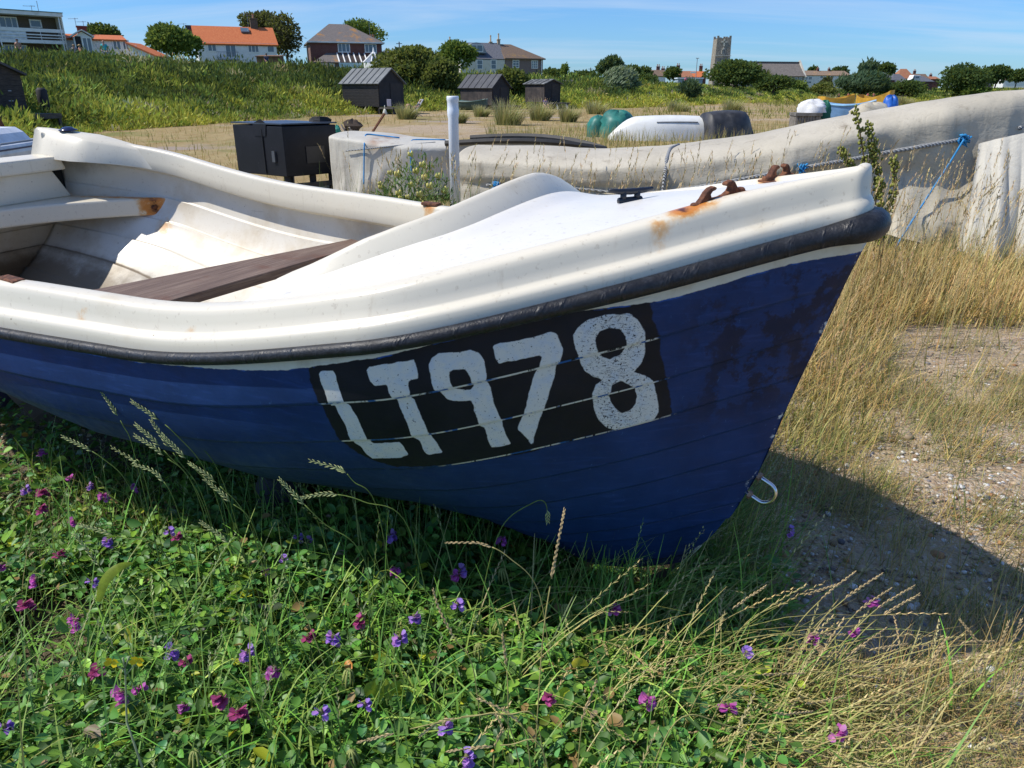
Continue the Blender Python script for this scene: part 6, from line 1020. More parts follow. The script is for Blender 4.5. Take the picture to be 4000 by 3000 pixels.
# small craft, crates and covers further off
def shell(name, label, cat, uA, uB, yA, yB, h, half, mat, up=False, gm=None, fullA=.75, fullB=.05, sheer=.15, base=None, z0=0.0, inner=None):
    """a small boat hull between two points; up=True is lying keel up."""
    A_p, B_p = at(uA, 400, yA), at(uB, 400, yB); a = Vector((A_p.x, A_p.y, 0)); b = Vector((B_p.x, B_p.y, 0)); d = (b-a); Lg = d.length; d /= Lg; nn = Vector((d.y, -d.x, 0)); g = float(terrain((a.x+b.x)/2, (a.y+b.y)/2)); e = empty(name, (a.x, a.y, g), label, cat); m = MB(); ns, k = 24, 11; vs = []
    for i in range(ns):
        t_ = i/(ns-1); w = half*(fullA+(1-fullA)*math.sin(min(t_/.4, 1)*math.pi/2) if t_ < .4 else max(fullB, (1-((t_-.4)/.6)**2.3))); top = h*(1+sheer*(2*abs(t_-.4))**2)
        for j in range(k):
            s = j/(k-1)*2-1; x = w*math.copysign(abs(math.sin(s*math.pi/2))**.8, s); zz = top*abs(s)**2.6
            if up: ht = h*(1-.10*(2*abs(t_-.45))**2)*(1-.75*max(0, (t_-.72)/.28)**2 if fullB < .29 or fullB == .30 else 1); zz = ht-zz*.99*ht/max(top, .01)
            p = d*(Lg*t_)+nn*x; vs.append((p.x, p.y, zz+z0))
    m.add(vs, [(i*k+j, (i+1)*k+j, (i+1)*k+j+1, i*k+j+1) for i in range(ns-1) for j in range(k-1)]+[tuple(range(k)), tuple(range((ns-1)*k, ns*k))[::-1]]); m.build('hull', mat, e, True)
    if gm:
        m = MB(); m.tube([vs[i*k] for i in range(ns)], .05, 5); m.build('gunwale', gm, e); m = MB(); m.tube([vs[i*k+k-1] for i in range(ns)], .05, 5); m.build('gunwale', gm, e)
    return e, vs, ns, k
wh = plain('white_hull', (.74, .74, .70), .45, .06, 2, dirt=(.62, .6, .53)); e, vs, ns, k = shell('upturned_boat', 'white dinghy lying keel up in long dry grass', 'dinghy', 2790, 2388, 26.8, 26.2, .80, .74, wh, True, None, .92, .30); m = MB()
for i in range(0, 14): pass
m.tube([Vector(vs[i*k+2])+Vector((0, 0, .015)) for i in range(5, 15)], .02, 5); m.build('rubbing_strip', plain('grey_strip', (.25, .25, .25), .6), e)
dk = plain('black_sheet', (.035, .035, .038), .55, .4, 3, dirt=(.10, .095, .09)); e, vs, ns, k = shell('covered_dinghy', 'dinghy stern end under torn black sheet beside the upturned white boat', 'dinghy', 2762, 2952, 26.0, 26.4, .95, .62, dk, True, None, .95, .25)
def bundle(name, label, cat, u, v, y, rx, ry, rz, mat, seed, n=16, parts=1, zlift=0.0):
    g = on(u, v, y); rs = np.random.default_rng(seed); m_ = 11; V = []
    for i in range(m_+1):
        t_ = math.pi*.5*i/m_
        for k in range(n): p = 2*math.pi*k/n; f = 1+.20*abs(math.sin(3.5*p+seed+t_))*math.sin(t_)-.10+.10*math.sin(3*p+seed*2+t_*3)+rs.normal(0, .05); V.append((rx*math.sin(t_)**.7*math.cos(p)*f, ry*math.sin(t_)**.7*math.sin(p)*f, rz*math.cos(t_)**.6*(1+.14*math.sin(2*p+seed)*math.sin(t_)+.06*math.sin(5*p)) if i < m_ else .0))
    o = npmesh(name, np.array(V), [grid_faces(m_+1, n, True)], mat, None, True); o.location = (g.x, g.y, g.z+zlift); return tag(o, label, cat)
greent = plain('green_tarpaulin', (.02, .15, .12), .5, .3, 3, dirt=(.03, .20, .16)); bundle('tarpaulin_heap', 'green tarpaulin draped over the taller heap beside the upturned boat', 'tarpaulin', 2412, 505, 28, .62, .5, .88, greent, 2); bundle('tarpaulin_heap', 'smaller green tarpaulin heap left of the taller green one', 'tarpaulin', 2335, 505, 28.6, .42, .4, .72, greent, 5)
cr = on(3140, 490, 33); e = empty('wooden_crate', tuple(cr), 'weathered grey timber crate with overhanging lid', 'crate', rz=-.12); hw = wpx(50, 33); hz = at(3140, 440, 33).z-cr.z; gw = plain('grey_timber', (.20, .18, .155), .9, .35, 5); m = MB()
for i in range(9): x0 = -hw*.94+2*hw*.94*i/9; m.box(x0+.01, x0+2*hw*.94/9-.01, -.6, -.56, 0, hz-.12)
m.box(-hw*.94, hw*.94, -.555, .55, 0, hz-.121); m.build('side', gw, e); m = MB(); m.box(-hw, hw, -.66, .62, hz-.115, hz); m.build('lid', plain('dark_grey_timber', (.14, .13, .115), .9, .35, 5), e)
bundle('white_sheet', 'crumpled white sheet lying on the timber crate', 'sheet', 3165, 490, 33.0, .55, .45, .50, plain('white_sheet', (.74, .73, .71), .6), 7, zlift=hz+.002); bundle('green_cloth', 'dark green cloth hanging beside the timber crate', 'cloth', 3214, 480, 33.5, .26, .22, 1.12, plain('dark_green_cloth', (.01, .13, .075), .7), 3)
shell('blue_boat', 'pale blue boat half hidden by the canvas cover', 'boat', 3225, 3420, 36, 35.0, .95, .7, plain('blue_hull', (.17, .33, .55), .5), False, plain('blue_gunwale', (.2, .4, .6), .5), .9, .5); yel = plain('yellow_hull', (.55, .31, .03), .5); shell('yellow_boat', 'yellow hull just behind the pale blue boat', 'boat', 3205, 3330, 46, 46, 1.12, .6, yel, False, None, .9, .4); shell('yellow_boat', 'yellow boat beside the blue bundle, bow rising right', 'boat', 3355, 3480, 52, 50, 1.1, .7, yel, False, None, .5, .3, .3)
bundle('grey_cover', 'rounded grey cover over a boat behind the long canvas', 'cover', 3395, 470, 30, .95, .7, 1.10, tarp1, 6); bundle('blue_bundle', 'crumpled bright blue tarpaulin bundle above canvas cover', 'tarpaulin', 3474, 440, 31, .34, .32, 1.34, plain('blue_tarpaulin', (.012, .10, .42), .45, .3, 5, dirt=(.05, .1, .2)), 8)
e, vs, ns, k = shell('covered_rowing_boat', 'green rowing boat with sagging cover below the middle hut', 'rowing boat', 1786, 1900, 62, 61, .62, .8, plain('green_cover', (.045, .085, .07), .6), False, plain('green_edge', (.06, .11, .095), .6), .8, .3, .22, z0=.1); m = MB(); m.add([(vs[i*k][0], vs[i*k][1], vs[i*k][2]+.01) for i in range(ns)]+[((vs[i*k][0]+vs[i*k+k-1][0])/2, (vs[i*k][1]+vs[i*k+k-1][1])/2, vs[i*k][2]-.02) for i in range(ns)]+[(vs[i*k+k-1][0], vs[i*k+k-1][1], vs[i*k+k-1][2]+.01) for i in range(ns)], [(r*ns+i, r*ns+i+1, (r+1)*ns+i+1, (r+1)*ns+i) for i in range(ns-1) for r in (0, 1)]); m.build('cover', plain('green_canvas', (.10, .17, .15), .6), e)
# speedboat at the left edge
g = on(40, 600, 11.5); e = empty('speedboat', (g.x, g.y, g.z), 'white speedboat with slanted windscreen and dark stripe at the left edge', 'speedboat', rz=.15); gx = lambda u: wpx(u-40, 11.5); gzv = lambda v: at(40, v, 11.5).z-g.z; white2 = plain('boat_white', (.62, .64, .65), .35); m = MB(); prof = [(gx(-260), gzv(640)), (gx(88), gzv(640)), (gx(92), gzv(592)), (gx(86), gzv(560)), (gx(-260), gzv(556))]; m.prism(prof, -.8, .8); m.build('hull', white2, e, bevel=.03)
m = MB(); m.prism([(gx(-260), gzv(587)), (gx(91.5), gzv(580)), (gx(91.5), gzv(574)), (gx(-260), gzv(580))], -.815, .815); m.build('stripe', plain('navy_stripe', (.012, .025, .09), .4), e); m = MB(); m.prism([(gx(-200), gzv(557)), (gx(66), gzv(557)), (gx(40), gzv(522)), (gx(12), gzv(502)), (gx(-200), gzv(498))], -.6, .6); m.build('cabin', plain('cabin_white', (.72, .73, .74), .35), e, bevel=.02)
m = MB(); m.prism([(gx(-30), gzv(548)), (gx(22), gzv(548)), (gx(6), gzv(514)), (gx(-30), gzv(512))], -.62, .62); m.build('window', plain('tinted_window', (.16, .22, .24), .1), e); m = MB(); m.tube([(gx(66), -.7, gzv(527)), (gx(90), -.7, gzv(562))], .045, 6); m.build('windscreen_post', white2, e); m = MB(); m.box(gx(-200), gx(72), -.83, .83, gzv(560), gzv(553)); m.build('rail', lead, e)
m = MB(); pz = on(-10, 480, 17); p1 = at(28, 508, 17.0); m.tube([(0, 0, at(-25, 445, 17).z-pz.z), (p1.x-pz.x, 0, p1.z-pz.z-.2)], .05, 6); o = m.build('rusty_pipe', rustm); o.location = pz; tag(o, 'rusty sloping iron bar behind the speedboat', 'iron bar')

# props under the blue boat
prop = plain('tarred_bag', (.022, .022, .026), .7, .3, 6, bump=.4, bsc=12); 
def w2(u, v, z): p = gpt(u, v, z); return p
p = w2(1085, 1985, .14); m = MB(); m.blob((0, 0, .13), (.115, .11, .15), 16, 10, .03); m.tube([(-.06, -.02, .25), (-.03, 0, .30), (.03, 0, .30), (.07, -.02, .25)], .03, 7); o = m.build('boat_fender', prop, None, True); o.location = (p.x, p.y+.1, 0); tag(o, 'black round bag propping the hull bottom', 'prop'); m = MB(); m.box(-.16, .16, -.09, .09, 0, .19); p = w2(1245, 1990, .1); o = m.build('wooden_block', plain('old_block', (.10, .075, .05), .9, .3, 8), None, bevel=.01); o.location = (p.x+.03, p.y+.16, 0); o.rotation_euler = (0, 0, -.5); tag(o, 'squared brown timber block beside the black bag under the hull', 'block')
p = w2(18, 1600, .0); m = MB(); m.blob((0, 0, .21), (.19, .17, .23), 18, 12, .0); m.lathe([(.05, .40), (.05, .47), (.02, .5)], 10); o = m.build('buoy', plain('violet_buoy', (.09, .085, .17), .45, .2, 3), None, True); o.location = (p.x-.08, p.y, 0); tag(o, 'faded violet round buoy wedged under hull at the left edge', 'buoy')
p = w2(205, 1660, 0); m = MB(); m.box(-.04, .04, -.025, .025, -.1, .62); o = m.build('timber_prop', plain('prop_timber', (.17, .13, .095), .9, .3, 9)); o.location = (p.x, p.y, 0); o.rotation_euler = (.0, -.5, .3); tag(o, 'slanting timber prop under the blue hull at left', 'prop'); p = w2(110, 1570, 0); m = MB(); m.box(-.20, .20, -.12, .12, 0, .26); o = m.build('wooden_block', plain('chock_timber', (.13, .09, .06), .9, .3, 9), None, bevel=.01); o.location = (p.x, p.y+.15, 0); tag(o, 'rough timber chock behind the slanting prop at left', 'block')

# ------------------------------------------------------------------ people and horses
def skin_chain(name, nodes, edges, mat, parent, sub=1):
    me = bpy.data.meshes.new(name); me.from_pydata([n[0] for n in nodes], edges, []); me.update(); o = link(name, me, mat, parent); s = o.modifiers.new('skin', 'SKIN'); s.use_smooth_shade = True; lay = me.skin_vertices[0] if len(me.skin_vertices) else None
    for i, nd in enumerate(nodes): r = nd[1]; me.skin_vertices[0].data[i].radius = (r, r) if not isinstance(r, tuple) else r
    me.skin_vertices[0].data[0].use_root = True; b = o.modifiers.new('sub', 'SUBSURF'); b.levels = b.render_levels = sub; return o
skinm = plain('skin', (.45, .24, .16), .6); hairm = plain('brown_hair', (.05, .03, .02), .7)
POSE = dict(stand=dict(pel=(0, 0, .93), che=(0, 0, 1.30), nec=(0, 0, 1.47), hd=(0, -.02, 1.58), top=(0, -.01, 1.70), sh=(.17, 0, 1.42), el=(.23, .0, 1.15), wr=(.20, -.12, .95), hip=(.09, 0, .90), kn=(.10, -.02, .50), an=(.10, .02, .08), toe=(.11, -.14, .03)),
 walk=dict(pel=(0, 0, .92), che=(0, -.03, 1.30), nec=(0, -.05, 1.47), hd=(0, -.09, 1.57), top=(0, -.09, 1.69), sh=(.17, -.03, 1.42), el=(.22, .02, 1.14), wr=(.16, -.20, 1.05), hip=(.09, 0, .89), kn=(.10, -.10, .50), an=(.10, .05, .09), toe=(.10, -.10, .03)),
 sit=dict(pel=(0, 0, .48), che=(0, .02, .85), nec=(0, 0, 1.02), hd=(0, -.03, 1.13), top=(0, -.02, 1.25), sh=(.17, 0, .97), el=(.22, -.06, .72), wr=(.12, -.30, .60), hip=(.09, 0, .46), kn=(.11, -.42, .48), an=(.11, -.44, .08), toe=(.11, -.58, .04)),
 lie=dict(pel=(0, 0, .34), che=(0, .32, .60), nec=(0, .46, .74), hd=(0, .50, .86), top=(0, .54, .97), sh=(.17, .40, .70), el=(.25, .20, .55), wr=(.17, -.04, .55), hip=(.09, 0, .33), kn=(.11, -.34, .74), an=(.11, -.58, .32), toe=(.11, -.70, .30)),
 ride=dict(pel=(0, 0, 1.46), che=(0, -.03, 1.82), nec=(0, -.04, 1.98), hd=(0, -.06, 2.08), top=(0, -.05, 2.20), sh=(.17, -.03, 1.93), el=(.22, -.10, 1.68), wr=(.08, -.34, 1.60), hip=(.12, 0, 1.42), kn=(.30, -.28, 1.18), an=(.30, -.12, .80), toe=(.31, -.26, .76)))
def person(label, loc, rz, pose, shirt, legs, hat=None, s=1.0, hair=None, bare=False):
    P = POSE[pose]; e = empty('person', loc, label, 'person', None, rz); e.scale = (s, s, s); mir = lambda p: (-p[0], p[1], p[2])
    nodes = [(P['pel'], (.135, .10)), (P['che'], (.155, .10)), (P['nec'], .055), (P['hd'], (.075, .09)), (P['top'], (.06, .07))]; edges = [(0, 1), (1, 2), (2, 3), (3, 4)]
    for f in (lambda p: p, mir):
        b = len(nodes); nodes += [(f(P['sh']), .06), (f(P['el']), .043), (f(P['wr']), .033), (f(tuple(np.array(P['wr'])+np.array([0, -.05, -.07]))), .03)]; edges += [(1, b), (b, b+1), (b+1, b+2), (b+2, b+3)]
        b = len(nodes); nodes += [(f(P['hip']), .09), (f(P['kn']), .06), (f(P['an']), .042), (f(P['toe']), .035)]; edges += [(0, b), (b, b+1), (b+1, b+2), (b+2, b+3)]
    skin_chain('body', nodes, edges, skinm, e)
    if not bare:
        n2_ = [(P['pel'], (.15, .115)), (P['che'], (.172, .118)), (tuple(np.array(P['che'])*.35+np.array(P['nec'])*.65), .075)]; e2 = [(0, 1), (1, 2)]
        for f in (lambda p: p, mir): b = len(n2_); n2_ += [(f(P['sh']), .075), (f(tuple(np.array(P['sh'])*.35+np.array(P['el'])*.65)), .062)]; e2 += [(1, b), (b, b+1)]
        skin_chain('shirt', n2_, e2, shirt, e)
    n3 = [(tuple(np.array(P['pel'])+np.array([0, 0, .02])), (.152, .118))]; e3 = []
    for f in (lambda p: p, mir): b = len(n3); n3 += [(f(P['hip']), .105), (f(P['kn']), .078)]+([(f(P['an']), .06)] if legs[1] else []); e3 += [(0, b), (b, b+1)]+([(b+1, b+2)] if legs[1] else [])
    skin_chain('trousers', n3, e3, legs[0], e)
    m = MB(); h = Vector(P['hd']); m.blob((h.x, h.y+.02, h.z+.055), (.098, .105, .085), 10, 6, .02); m.build('hat' if hat else 'hair', hat or hair or hairm, e, True)
    if hat: m = MB(); m.lathe([(.16, 0), (.15, .015)], 12, (h.x, h.y, h.z+.05)); m.build('hat_brim', hat, e)
    return e
col = lambda n, c: plain(n, c, .7, .1)
def gl(u, y, dz=0): p = at(u, 300, y); return (p.x, p.y, float(terrain(p.x, p.y))+dz)
person('bare-chested walker with dark hair passing the block of flats', (at(98, 300, 64).x, 64, at(104, 152, 64).z-1.70), .4, 'walk', None, (col('dark_shorts', (.03, .03, .04)), False), bare=True); person('person in straw hat and peach top below bungalow porch', (at(337, 300, 65).x, 65, at(337, 172, 65).z-1.72), -.5, 'walk', col('peach_top', (.55, .22, .14)), (col('pale_trousers', (.3, .28, .25)), True), hat=plain('straw_hat', (.42, .30, .15), .9)); person('person with loose hair half hidden behind dune grass at porch corner', (at(299, 300, 65).x, 65.5, at(299, 172, 65).z-1.70), .2, 'walk', col('grey_top', (.3, .27, .25)), (col('dark_trousers', (.05, .05, .06)), True), hair=plain('fair_hair', (.3, .2, .1), .7))
person('bald man in turquoise shirt standing on the dune by bungalow', (at(428, 300, 64).x, 64, at(422, 158, 64).z-1.72), .3, 'stand', col('turquoise_shirt', (.02, .45, .46)), (col('pale_shorts', (.4, .38, .33)), False), hair=skinm); person('man in navy clothes walking below the orange pantile house', (at(1048, 300, 76).x, 76, at(1048, 208, 76).z-1.70), .9, 'walk', col('navy_shirt', (.035, .045, .10)), (col('navy_trousers', (.03, .035, .07)), True))
person('person in pink standing by the pale shelter', (at(2680, 300, 120).x, 120, at(2680, 298, 120).z-1.7), .2, 'stand', col('pink_dress', (.70, .12, .25)), (col('pink_legs', (.62, .14, .26)), True)); person('person in purple top sitting at the smallest hut', (at(2132, 300, 68.4).x, 68.4, at(2132, 383, 68.4).z-1.2), .4, 'sit', col('purple_top', (.10, .06, .22)), (col('dark_skirt', (.08, .05, .08)), False))
sb = on(1615, 440, 50.5); sb.z += .02; e = empty('deck_chair', tuple(sb), 'low reclining beach chair with grey back beside the largest hut', 'beach chair', rz=-1.05); m = MB(); m.slab([(-.28, -.55, .30), (.28, -.55, .30), (.28, .05, .26), (-.28, .05, .26)], .03); m.build('seat', col('grey_canvas', (.30, .31, .33)), e); m = MB(); m.slab([(-.28, .05, .26), (.28, .05, .26), (.28, .62, 1.02), (-.28, .62, 1.02)], .03); m.build('backrest', col('grey_back', (.25, .26, .28)), e)
for sx in (-1, 1): m = MB(); m.tube([(sx*.3, -.5, 0), (sx*.3, .45, .75)], .018, 5); m.tube([(sx*.3, .5, 0), (sx*.3, -.3, .32)], .018, 5); m.build('leg', lead, e)
person('sunbather with knees up reclining in the beach chair', tuple(sb), -1.05, 'lie', col('black_swimsuit', (.02, .02, .025)), (col('black_shorts', (.02, .02, .022)), False), hair=plain('blond_hair', (.42, .30, .16), .7))
p = at(1503, 425, 54.0); m = MB(); m.blob((0, 0, -.42), (.17, .10, .42), 12, 8, .08); m.tube([(0, 0, 0), (0, .02, .22)], .03, 5); o = m.build('bag', plain('white_bag', (.55, .56, .48), .6), None, True); o.location = (p.x, p.y, p.z); tag(o, 'limp white bag hanging at the corner of the largest hut', 'bag')
p = at(1520, 405, 53.6); m = MB(); m.box(-.14, .14, -.04, .04, 0, .46); o = m.build('notice', plain('pale_notice', (.42, .40, .46), .6), None, bevel=.02); o.location = (p.x, p.y, at(1520, 416, 53.6).z); tag(o, 'small pale patterned board standing on the largest hut deck', 'board')
def horse(label, u, v, y, rz, mat, mane):
    g = Vector(gl(u, y)); e = empty('horse', tuple(g), label, 'horse', 'horses on the beach', rz)
    nodes = [((0, .15, 1.12), (.27, .30)), ((0, -.25, 1.14), (.26, .30)), ((0, .55, 1.20), (.26, .28)), ((0, -.62, 1.30), (.16, .22)), ((0, -.92, 1.62), (.10, .15)), ((0, -1.02, 1.72), (.10, .12)), ((0, -1.30, 1.48), (.07, .08)), ((0, -1.38, 1.42), (.06, .06))]; edges = [(0, 1), (0, 2), (1, 3), (3, 4), (4, 5), (5, 6), (6, 7)]
    for sx in (-.15, .15):
        b = len(nodes); nodes += [((sx, -.50, .95), .11), ((sx, -.52, .52), .06), ((sx, -.50, .12), .042), ((sx, -.55, .04), .055)]; edges += [(1, b), (b, b+1), (b+1, b+2), (b+2, b+3)]
        b = len(nodes); nodes += [((sx, .60, .95), .15), ((sx, .50, .68), .09), ((sx, .72, .48), .06), ((sx, .66, .10), .042), ((sx, .60, .04), .055)]; edges += [(2, b), (b, b+1), (b+1, b+2), (b+2, b+3), (b+3, b+4)]
    skin_chain('body', nodes, edges, mat, e); m = MB(); m.tube([(0, .80, 1.30), (0, .95, 1.10), (0, .98, .55)], [.05, .07, .03], 6); m.build('tail', mane, e); m = MB(); m.tube([(0, -1.0, 1.86), (0, -.80, 1.66), (0, -.55, 1.48)], [.03, .06, .03], 6); m.build('mane', mane, e)
    m = MB(); m.tube([(.05, -1.0, 1.80), (.06, -1.02, 1.92)], [.03, .008], 5); m.build('ear', mat, e); m = MB(); m.tube([(-.05, -1.0, 1.80), (-.06, -1.02, 1.92)], [.03, .008], 5); m.build('ear', mat, e); return g
ches = col('chestnut_coat', (.16, .065, .03)); greyh = col('grey_coat', (.42, .40, .38)); dkh = col('dark_bay_coat', (.05, .03, .022)); dkm = col('dark_mane', (.02, .016, .014)); jod = (col('jodhpurs', (.02, .02, .03)), True); hatm = plain('dark_helmet', (.03, .02, .025), .4)
for u, y, rz, coat, sh, lab, hl in ((3288, 198, 2.7, ches, (.10, .02, .03), 'rider in dark red', 'chestnut horse, leftmost of the five'), (3324, 199, 2.5, dkh, (.35, .05, .03), 'rider in rusty red', 'dark horse second from the left'), (3358, 205, 2.9, dkh, (.42, .60, .04), 'rider in bright yellow-green', 'dark horse under the yellow-clad rider'), (3402, 204, 3.0, greyh, (.72, .07, .12), 'rider in coral pink', 'pale grey horse, the only light one'), (3424, 207, 2.3, ches, (.30, .015, .04), 'rider in crimson', 'chestnut horse, rightmost of the five')):
    g = horse(hl, u, 400, y, rz, coat, dkm); person(lab+' sitting on a horse on the beach', tuple(g), rz, 'ride', col('riding_top', sh), jod, hair=hatm)
# camper van
g = on(3550, 400, 245); g.z = at(3550, 329, 245).z; e = empty('camper_van', tuple(g), 'white camper van parked among the houses at right', 'van', rz=.2); hw = wpx(22, 245); m = MB(); m.prism([(-hw, .4), (hw, .4), (hw, 2.5), (-hw*.4, 2.6), (-hw*.6, 1.7), (-hw, 1.3)], -1, 1); m.build('body', whitep, e, bevel=.1); m = MB(); m.prism([(-hw*.55, 1.75), (-hw*.2, 1.75), (-hw*.2, 2.35), (-hw*.36, 2.35)], -1.02, 1.02); m.box(0, hw*.7, -1.02, 1.02, 1.7, 2.2); m.build('window', glass, e)
for xx in (-hw*.65, hw*.6):
    for yy in (-1.0, .8): m = MB(); m.tube([(xx, yy, .4), (xx, yy+.2, .4)], .4, 12); m.build('wheel', dark_metal, e)
# ------------------------------------------------------------------ single plants near the camera
rng = np.random.default_rng(303); rs = random.Random(9)
def colmat(name, c, rough=.55, tr=.25): t = NT(name); n = t.noise(t.obj(), 40, 4); cc = t.mix(t.step(n, .3, .7), tuple(x*.8 for x in c), tuple(min(.95, x*1.2) for x in c)); return t.fin(cc, rough, 0, .3, tr, cc)
stem_g = colmat('stem_green', (.15, .22, .05)); ear_g = colmat('green_ear', (.42, .46, .20)); ear_s = colmat('straw_ear', (.62, .47, .24)); stem_s = colmat('straw_stem', (.42, .38, .14)); calyx = colmat('calyx', (.22, .22, .08))
# purple pea flower heads: petals hang in a one-sided cluster
def petal_mesh(name, cols, nf, seed):
    r = np.random.default_rng(seed); V = []; F4 = []; C = []
    def pet(c, d, up, L, w, colr):
        d = norm(np.array(d)); s = norm(np.cross(d, up)); u = np.cross(s, d); b = len(V)
        for a, q, h in ((0, 0, 0), (.35, .8, .12), (.8, 1.0, .22), (1.05, .35, .10), (1.0, 0, .02), (1.05, -.35, .10), (.8, -1.0, .22), (.35, -.8, .12)): V.append(c+d*L*a+s*w*q+u*L*h); C.append(np.clip(colr*(1+.6*(a-.5)*np.array([-.1, .25, .35])), .01, .95))
        F4.append((b, b+1, b+2, b+3, b+4)); F4.append((b, b+4, b+5, b+6, b+7))
    for i in range(nf):
        a = r.uniform(-1.9, 1.9)-1.2; c = np.array([.003*math.cos(a), .003*math.sin(a), .004-.0035*i/1.6+.004]); d = np.array([math.cos(a), math.sin(a), r.uniform(-.75, -.05)]); k = cols[r.integers(len(cols))]*(1+.15*r.standard_normal())
        pet(c, d, np.array([0, 0, 1.]), .0135, .0065, k); pet(c+np.array([0, 0, .001]), d+np.array([0, 0, .9]), -d, .011, .0075, k*np.array([.95, 1.15, 1.0])); pet(c, d+np.array([.25, 0, -.4]), np.array([0, 0, 1.]), .009, .004, k*np.array([.75, 1.6, 1.25]))
    me = bpy.data.meshes.new(name); me.from_pydata([tuple(x) for x in V], [], F4); me.update(); me.attributes.new('Col', 'FLOAT_COLOR', 'POINT').data.foreach_set('color', np.concatenate([np.array(C), np.ones((len(C), 1))], 1).astype(np.float32).ravel()); return me
pm = NT('petal'); cc = pm.attr('Col', 'Color'); petalm = pm.fin(cc, .6, 0, .2, .45, cc)
MAG = [np.array((.80, .20, .62)), np.array((.85, .30, .68)), np.array((.66, .12, .50))]; VIO = [np.array((.55, .28, .80)), np.array((.70, .32, .78)), np.array((.42, .20, .70))]; RED = [np.array((.48, .07, .22)), np.array((.56, .10, .30))]
kinds = dict(m=('magenta pea flower cluster standing above the small green leaves', 'magenta pea flowers', MAG), v=('violet pea flower cluster drooping among the small green leaves', 'violet pea flowers', VIO), r=('dull crimson fading pea flower cluster among small green leaves', 'fading crimson pea flowers', RED))
meshes = {k: [petal_mesh('petals', v[2], n_, i*7+ord(k)) for i, n_ in enumerate((7, 9, 6))] for k, v in kinds.items()}
for k in meshes:
    for me in meshes[k]: me.materials.append(petalm)
mm = MB(); mm.tube([(0, 0, .006), (.002, .001, -.03), (-.004, .0, -.10)], [.0018, .0013, .0012], 5); stem_me = mm.build('stem', stem_g).data; bpy.data.objects.remove(bpy.data.objects['stem'])
mm = MB(); mm.blob((0, 0, .005), (.0045, .0045, .006), 6, 5, .2); cal_me = mm.build('calyx', calyx, None, True).data; bpy.data.objects.remove(bpy.data.objects['calyx'])
FL = [(165, 1770, 'm'), (100, 1915, 'v'), (270, 1870, 'm'), (345, 1905, 'v'), (405, 1935, 'm'), (530, 1910, 'm'), (165, 1925, 'r'), (160, 1985, 'r'), (290, 2040, 'm'), (230, 2170, 'r'), (420, 2120, 'v'), (660, 2080, 'v'), (690, 2100, 'r'), (1040, 2220, 'm'), (1105, 2190, 'v'), (15, 2210, 'm'), (140, 2270, 'm'), (360, 2280, 'v'), (100, 2365, 'r'), (300, 2430, 'm'), (1165, 2105, 'v'), (1205, 2120, 'v'), (1545, 2228, 'm'), (1770, 2260, 'm'), (1795, 2240, 'v'), (1958, 2107, 'm'), (1785, 2368, 'v'), (1620, 2412, 'v'), (1562, 2495, 'v'), (1400, 2430, 'r'), (1205, 2490, 'r'), (1302, 2494, 'v'), (670, 2550, 'v'), (725, 2583, 'r'), (965, 2550, 'v'), (385, 2625, 'r'), (1072, 2620, 'm'), (478, 2712, 'm'), (545, 2688, 'm'), (720, 2755, 'm'), (865, 2722, 'r'), (1425, 2760, 'v'), (1735, 2840, 'v'), (1825, 2965, 'v'), (18, 2845, 'v'), (2395, 2380, 'm'), (2532, 2725, 'm'), (2840, 2765, 'm'), (3262, 2855, 'm'), (3175, 2490, 'm'), (3330, 2470, 'm'), (3410, 2350, 'm'), (2150, 2720, 'r'), (1255, 2790, 'v'), (1520, 2100, 'v'), (3085, 2075, 'v'), (2915, 2560, 'v'), (930, 2790, 'r')]
for i, (u, v, k) in enumerate(FL):
    z = .215+.04*vnoise(u*.004, v*.004, 5); p = gpt(u, v, z); lab, grp, _ = kinds[k]; e = empty('pea_flower', tuple(p), lab, 'flower', grp, rs.uniform(-1.2, 1.2)); s = rs.uniform(1.15, 1.6); e.scale = (s, s, s); e.rotation_euler[0] = rs.uniform(-.3, .3)
    for nm, me in (('petals', meshes[k][i % 3]), ('stem', stem_me), ('calyx', cal_me)): o = bpy.data.objects.new(nm, me); COL.objects.link(o); o.parent = e
# grass stalks with seed heads
def ear_mesh(n, L, sp, w, flat, seed):
    r = np.random.default_rng(seed); m = MB(); m.tube([(0, 0, 0), (0, 0, L)], [.0012, .0007], 5)
    for i in range(n):
        t_ = (i+.4)/n; s = 1 if i % 2 else -1; k = (1-.35*t_); a = r.uniform(-.15, .15); tip = (s*sp*k*math.cos(a), sp*k*.3*math.sin(a)+(0 if flat else r.uniform(-.4, .4)*sp), L*t_+.016*k); mid = tuple(np.array(tip)*np.array([.55, .55, 0])+np.array([0, 0, L*t_+.008*k])); m.tube([(0, 0, L*t_), mid, tip], [.0006, w*k, .0004], 5)
    m.tube([(0, 0, L*.97), (0, 0, L+.012)], [w*.8, .0004], 5); return m
def smooth_path(P, k=8):
    P = [Vector(p) for p in P]; out = []
    for i in range(len(P)-1):
        p0, p1, p2, p3 = P[max(i-1, 0)], P[i], P[i+1], P[min(i+2, len(P)-1)]
        for j in range(k): t_ = j/k; out.append(.5*((2*p1)+(p2-p0)*t_+(2*p0-5*p1+4*p2-p3)*t_*t_+(3*p1-p0-3*p2+p3)*t_**3))
    return out+[P[-1]]
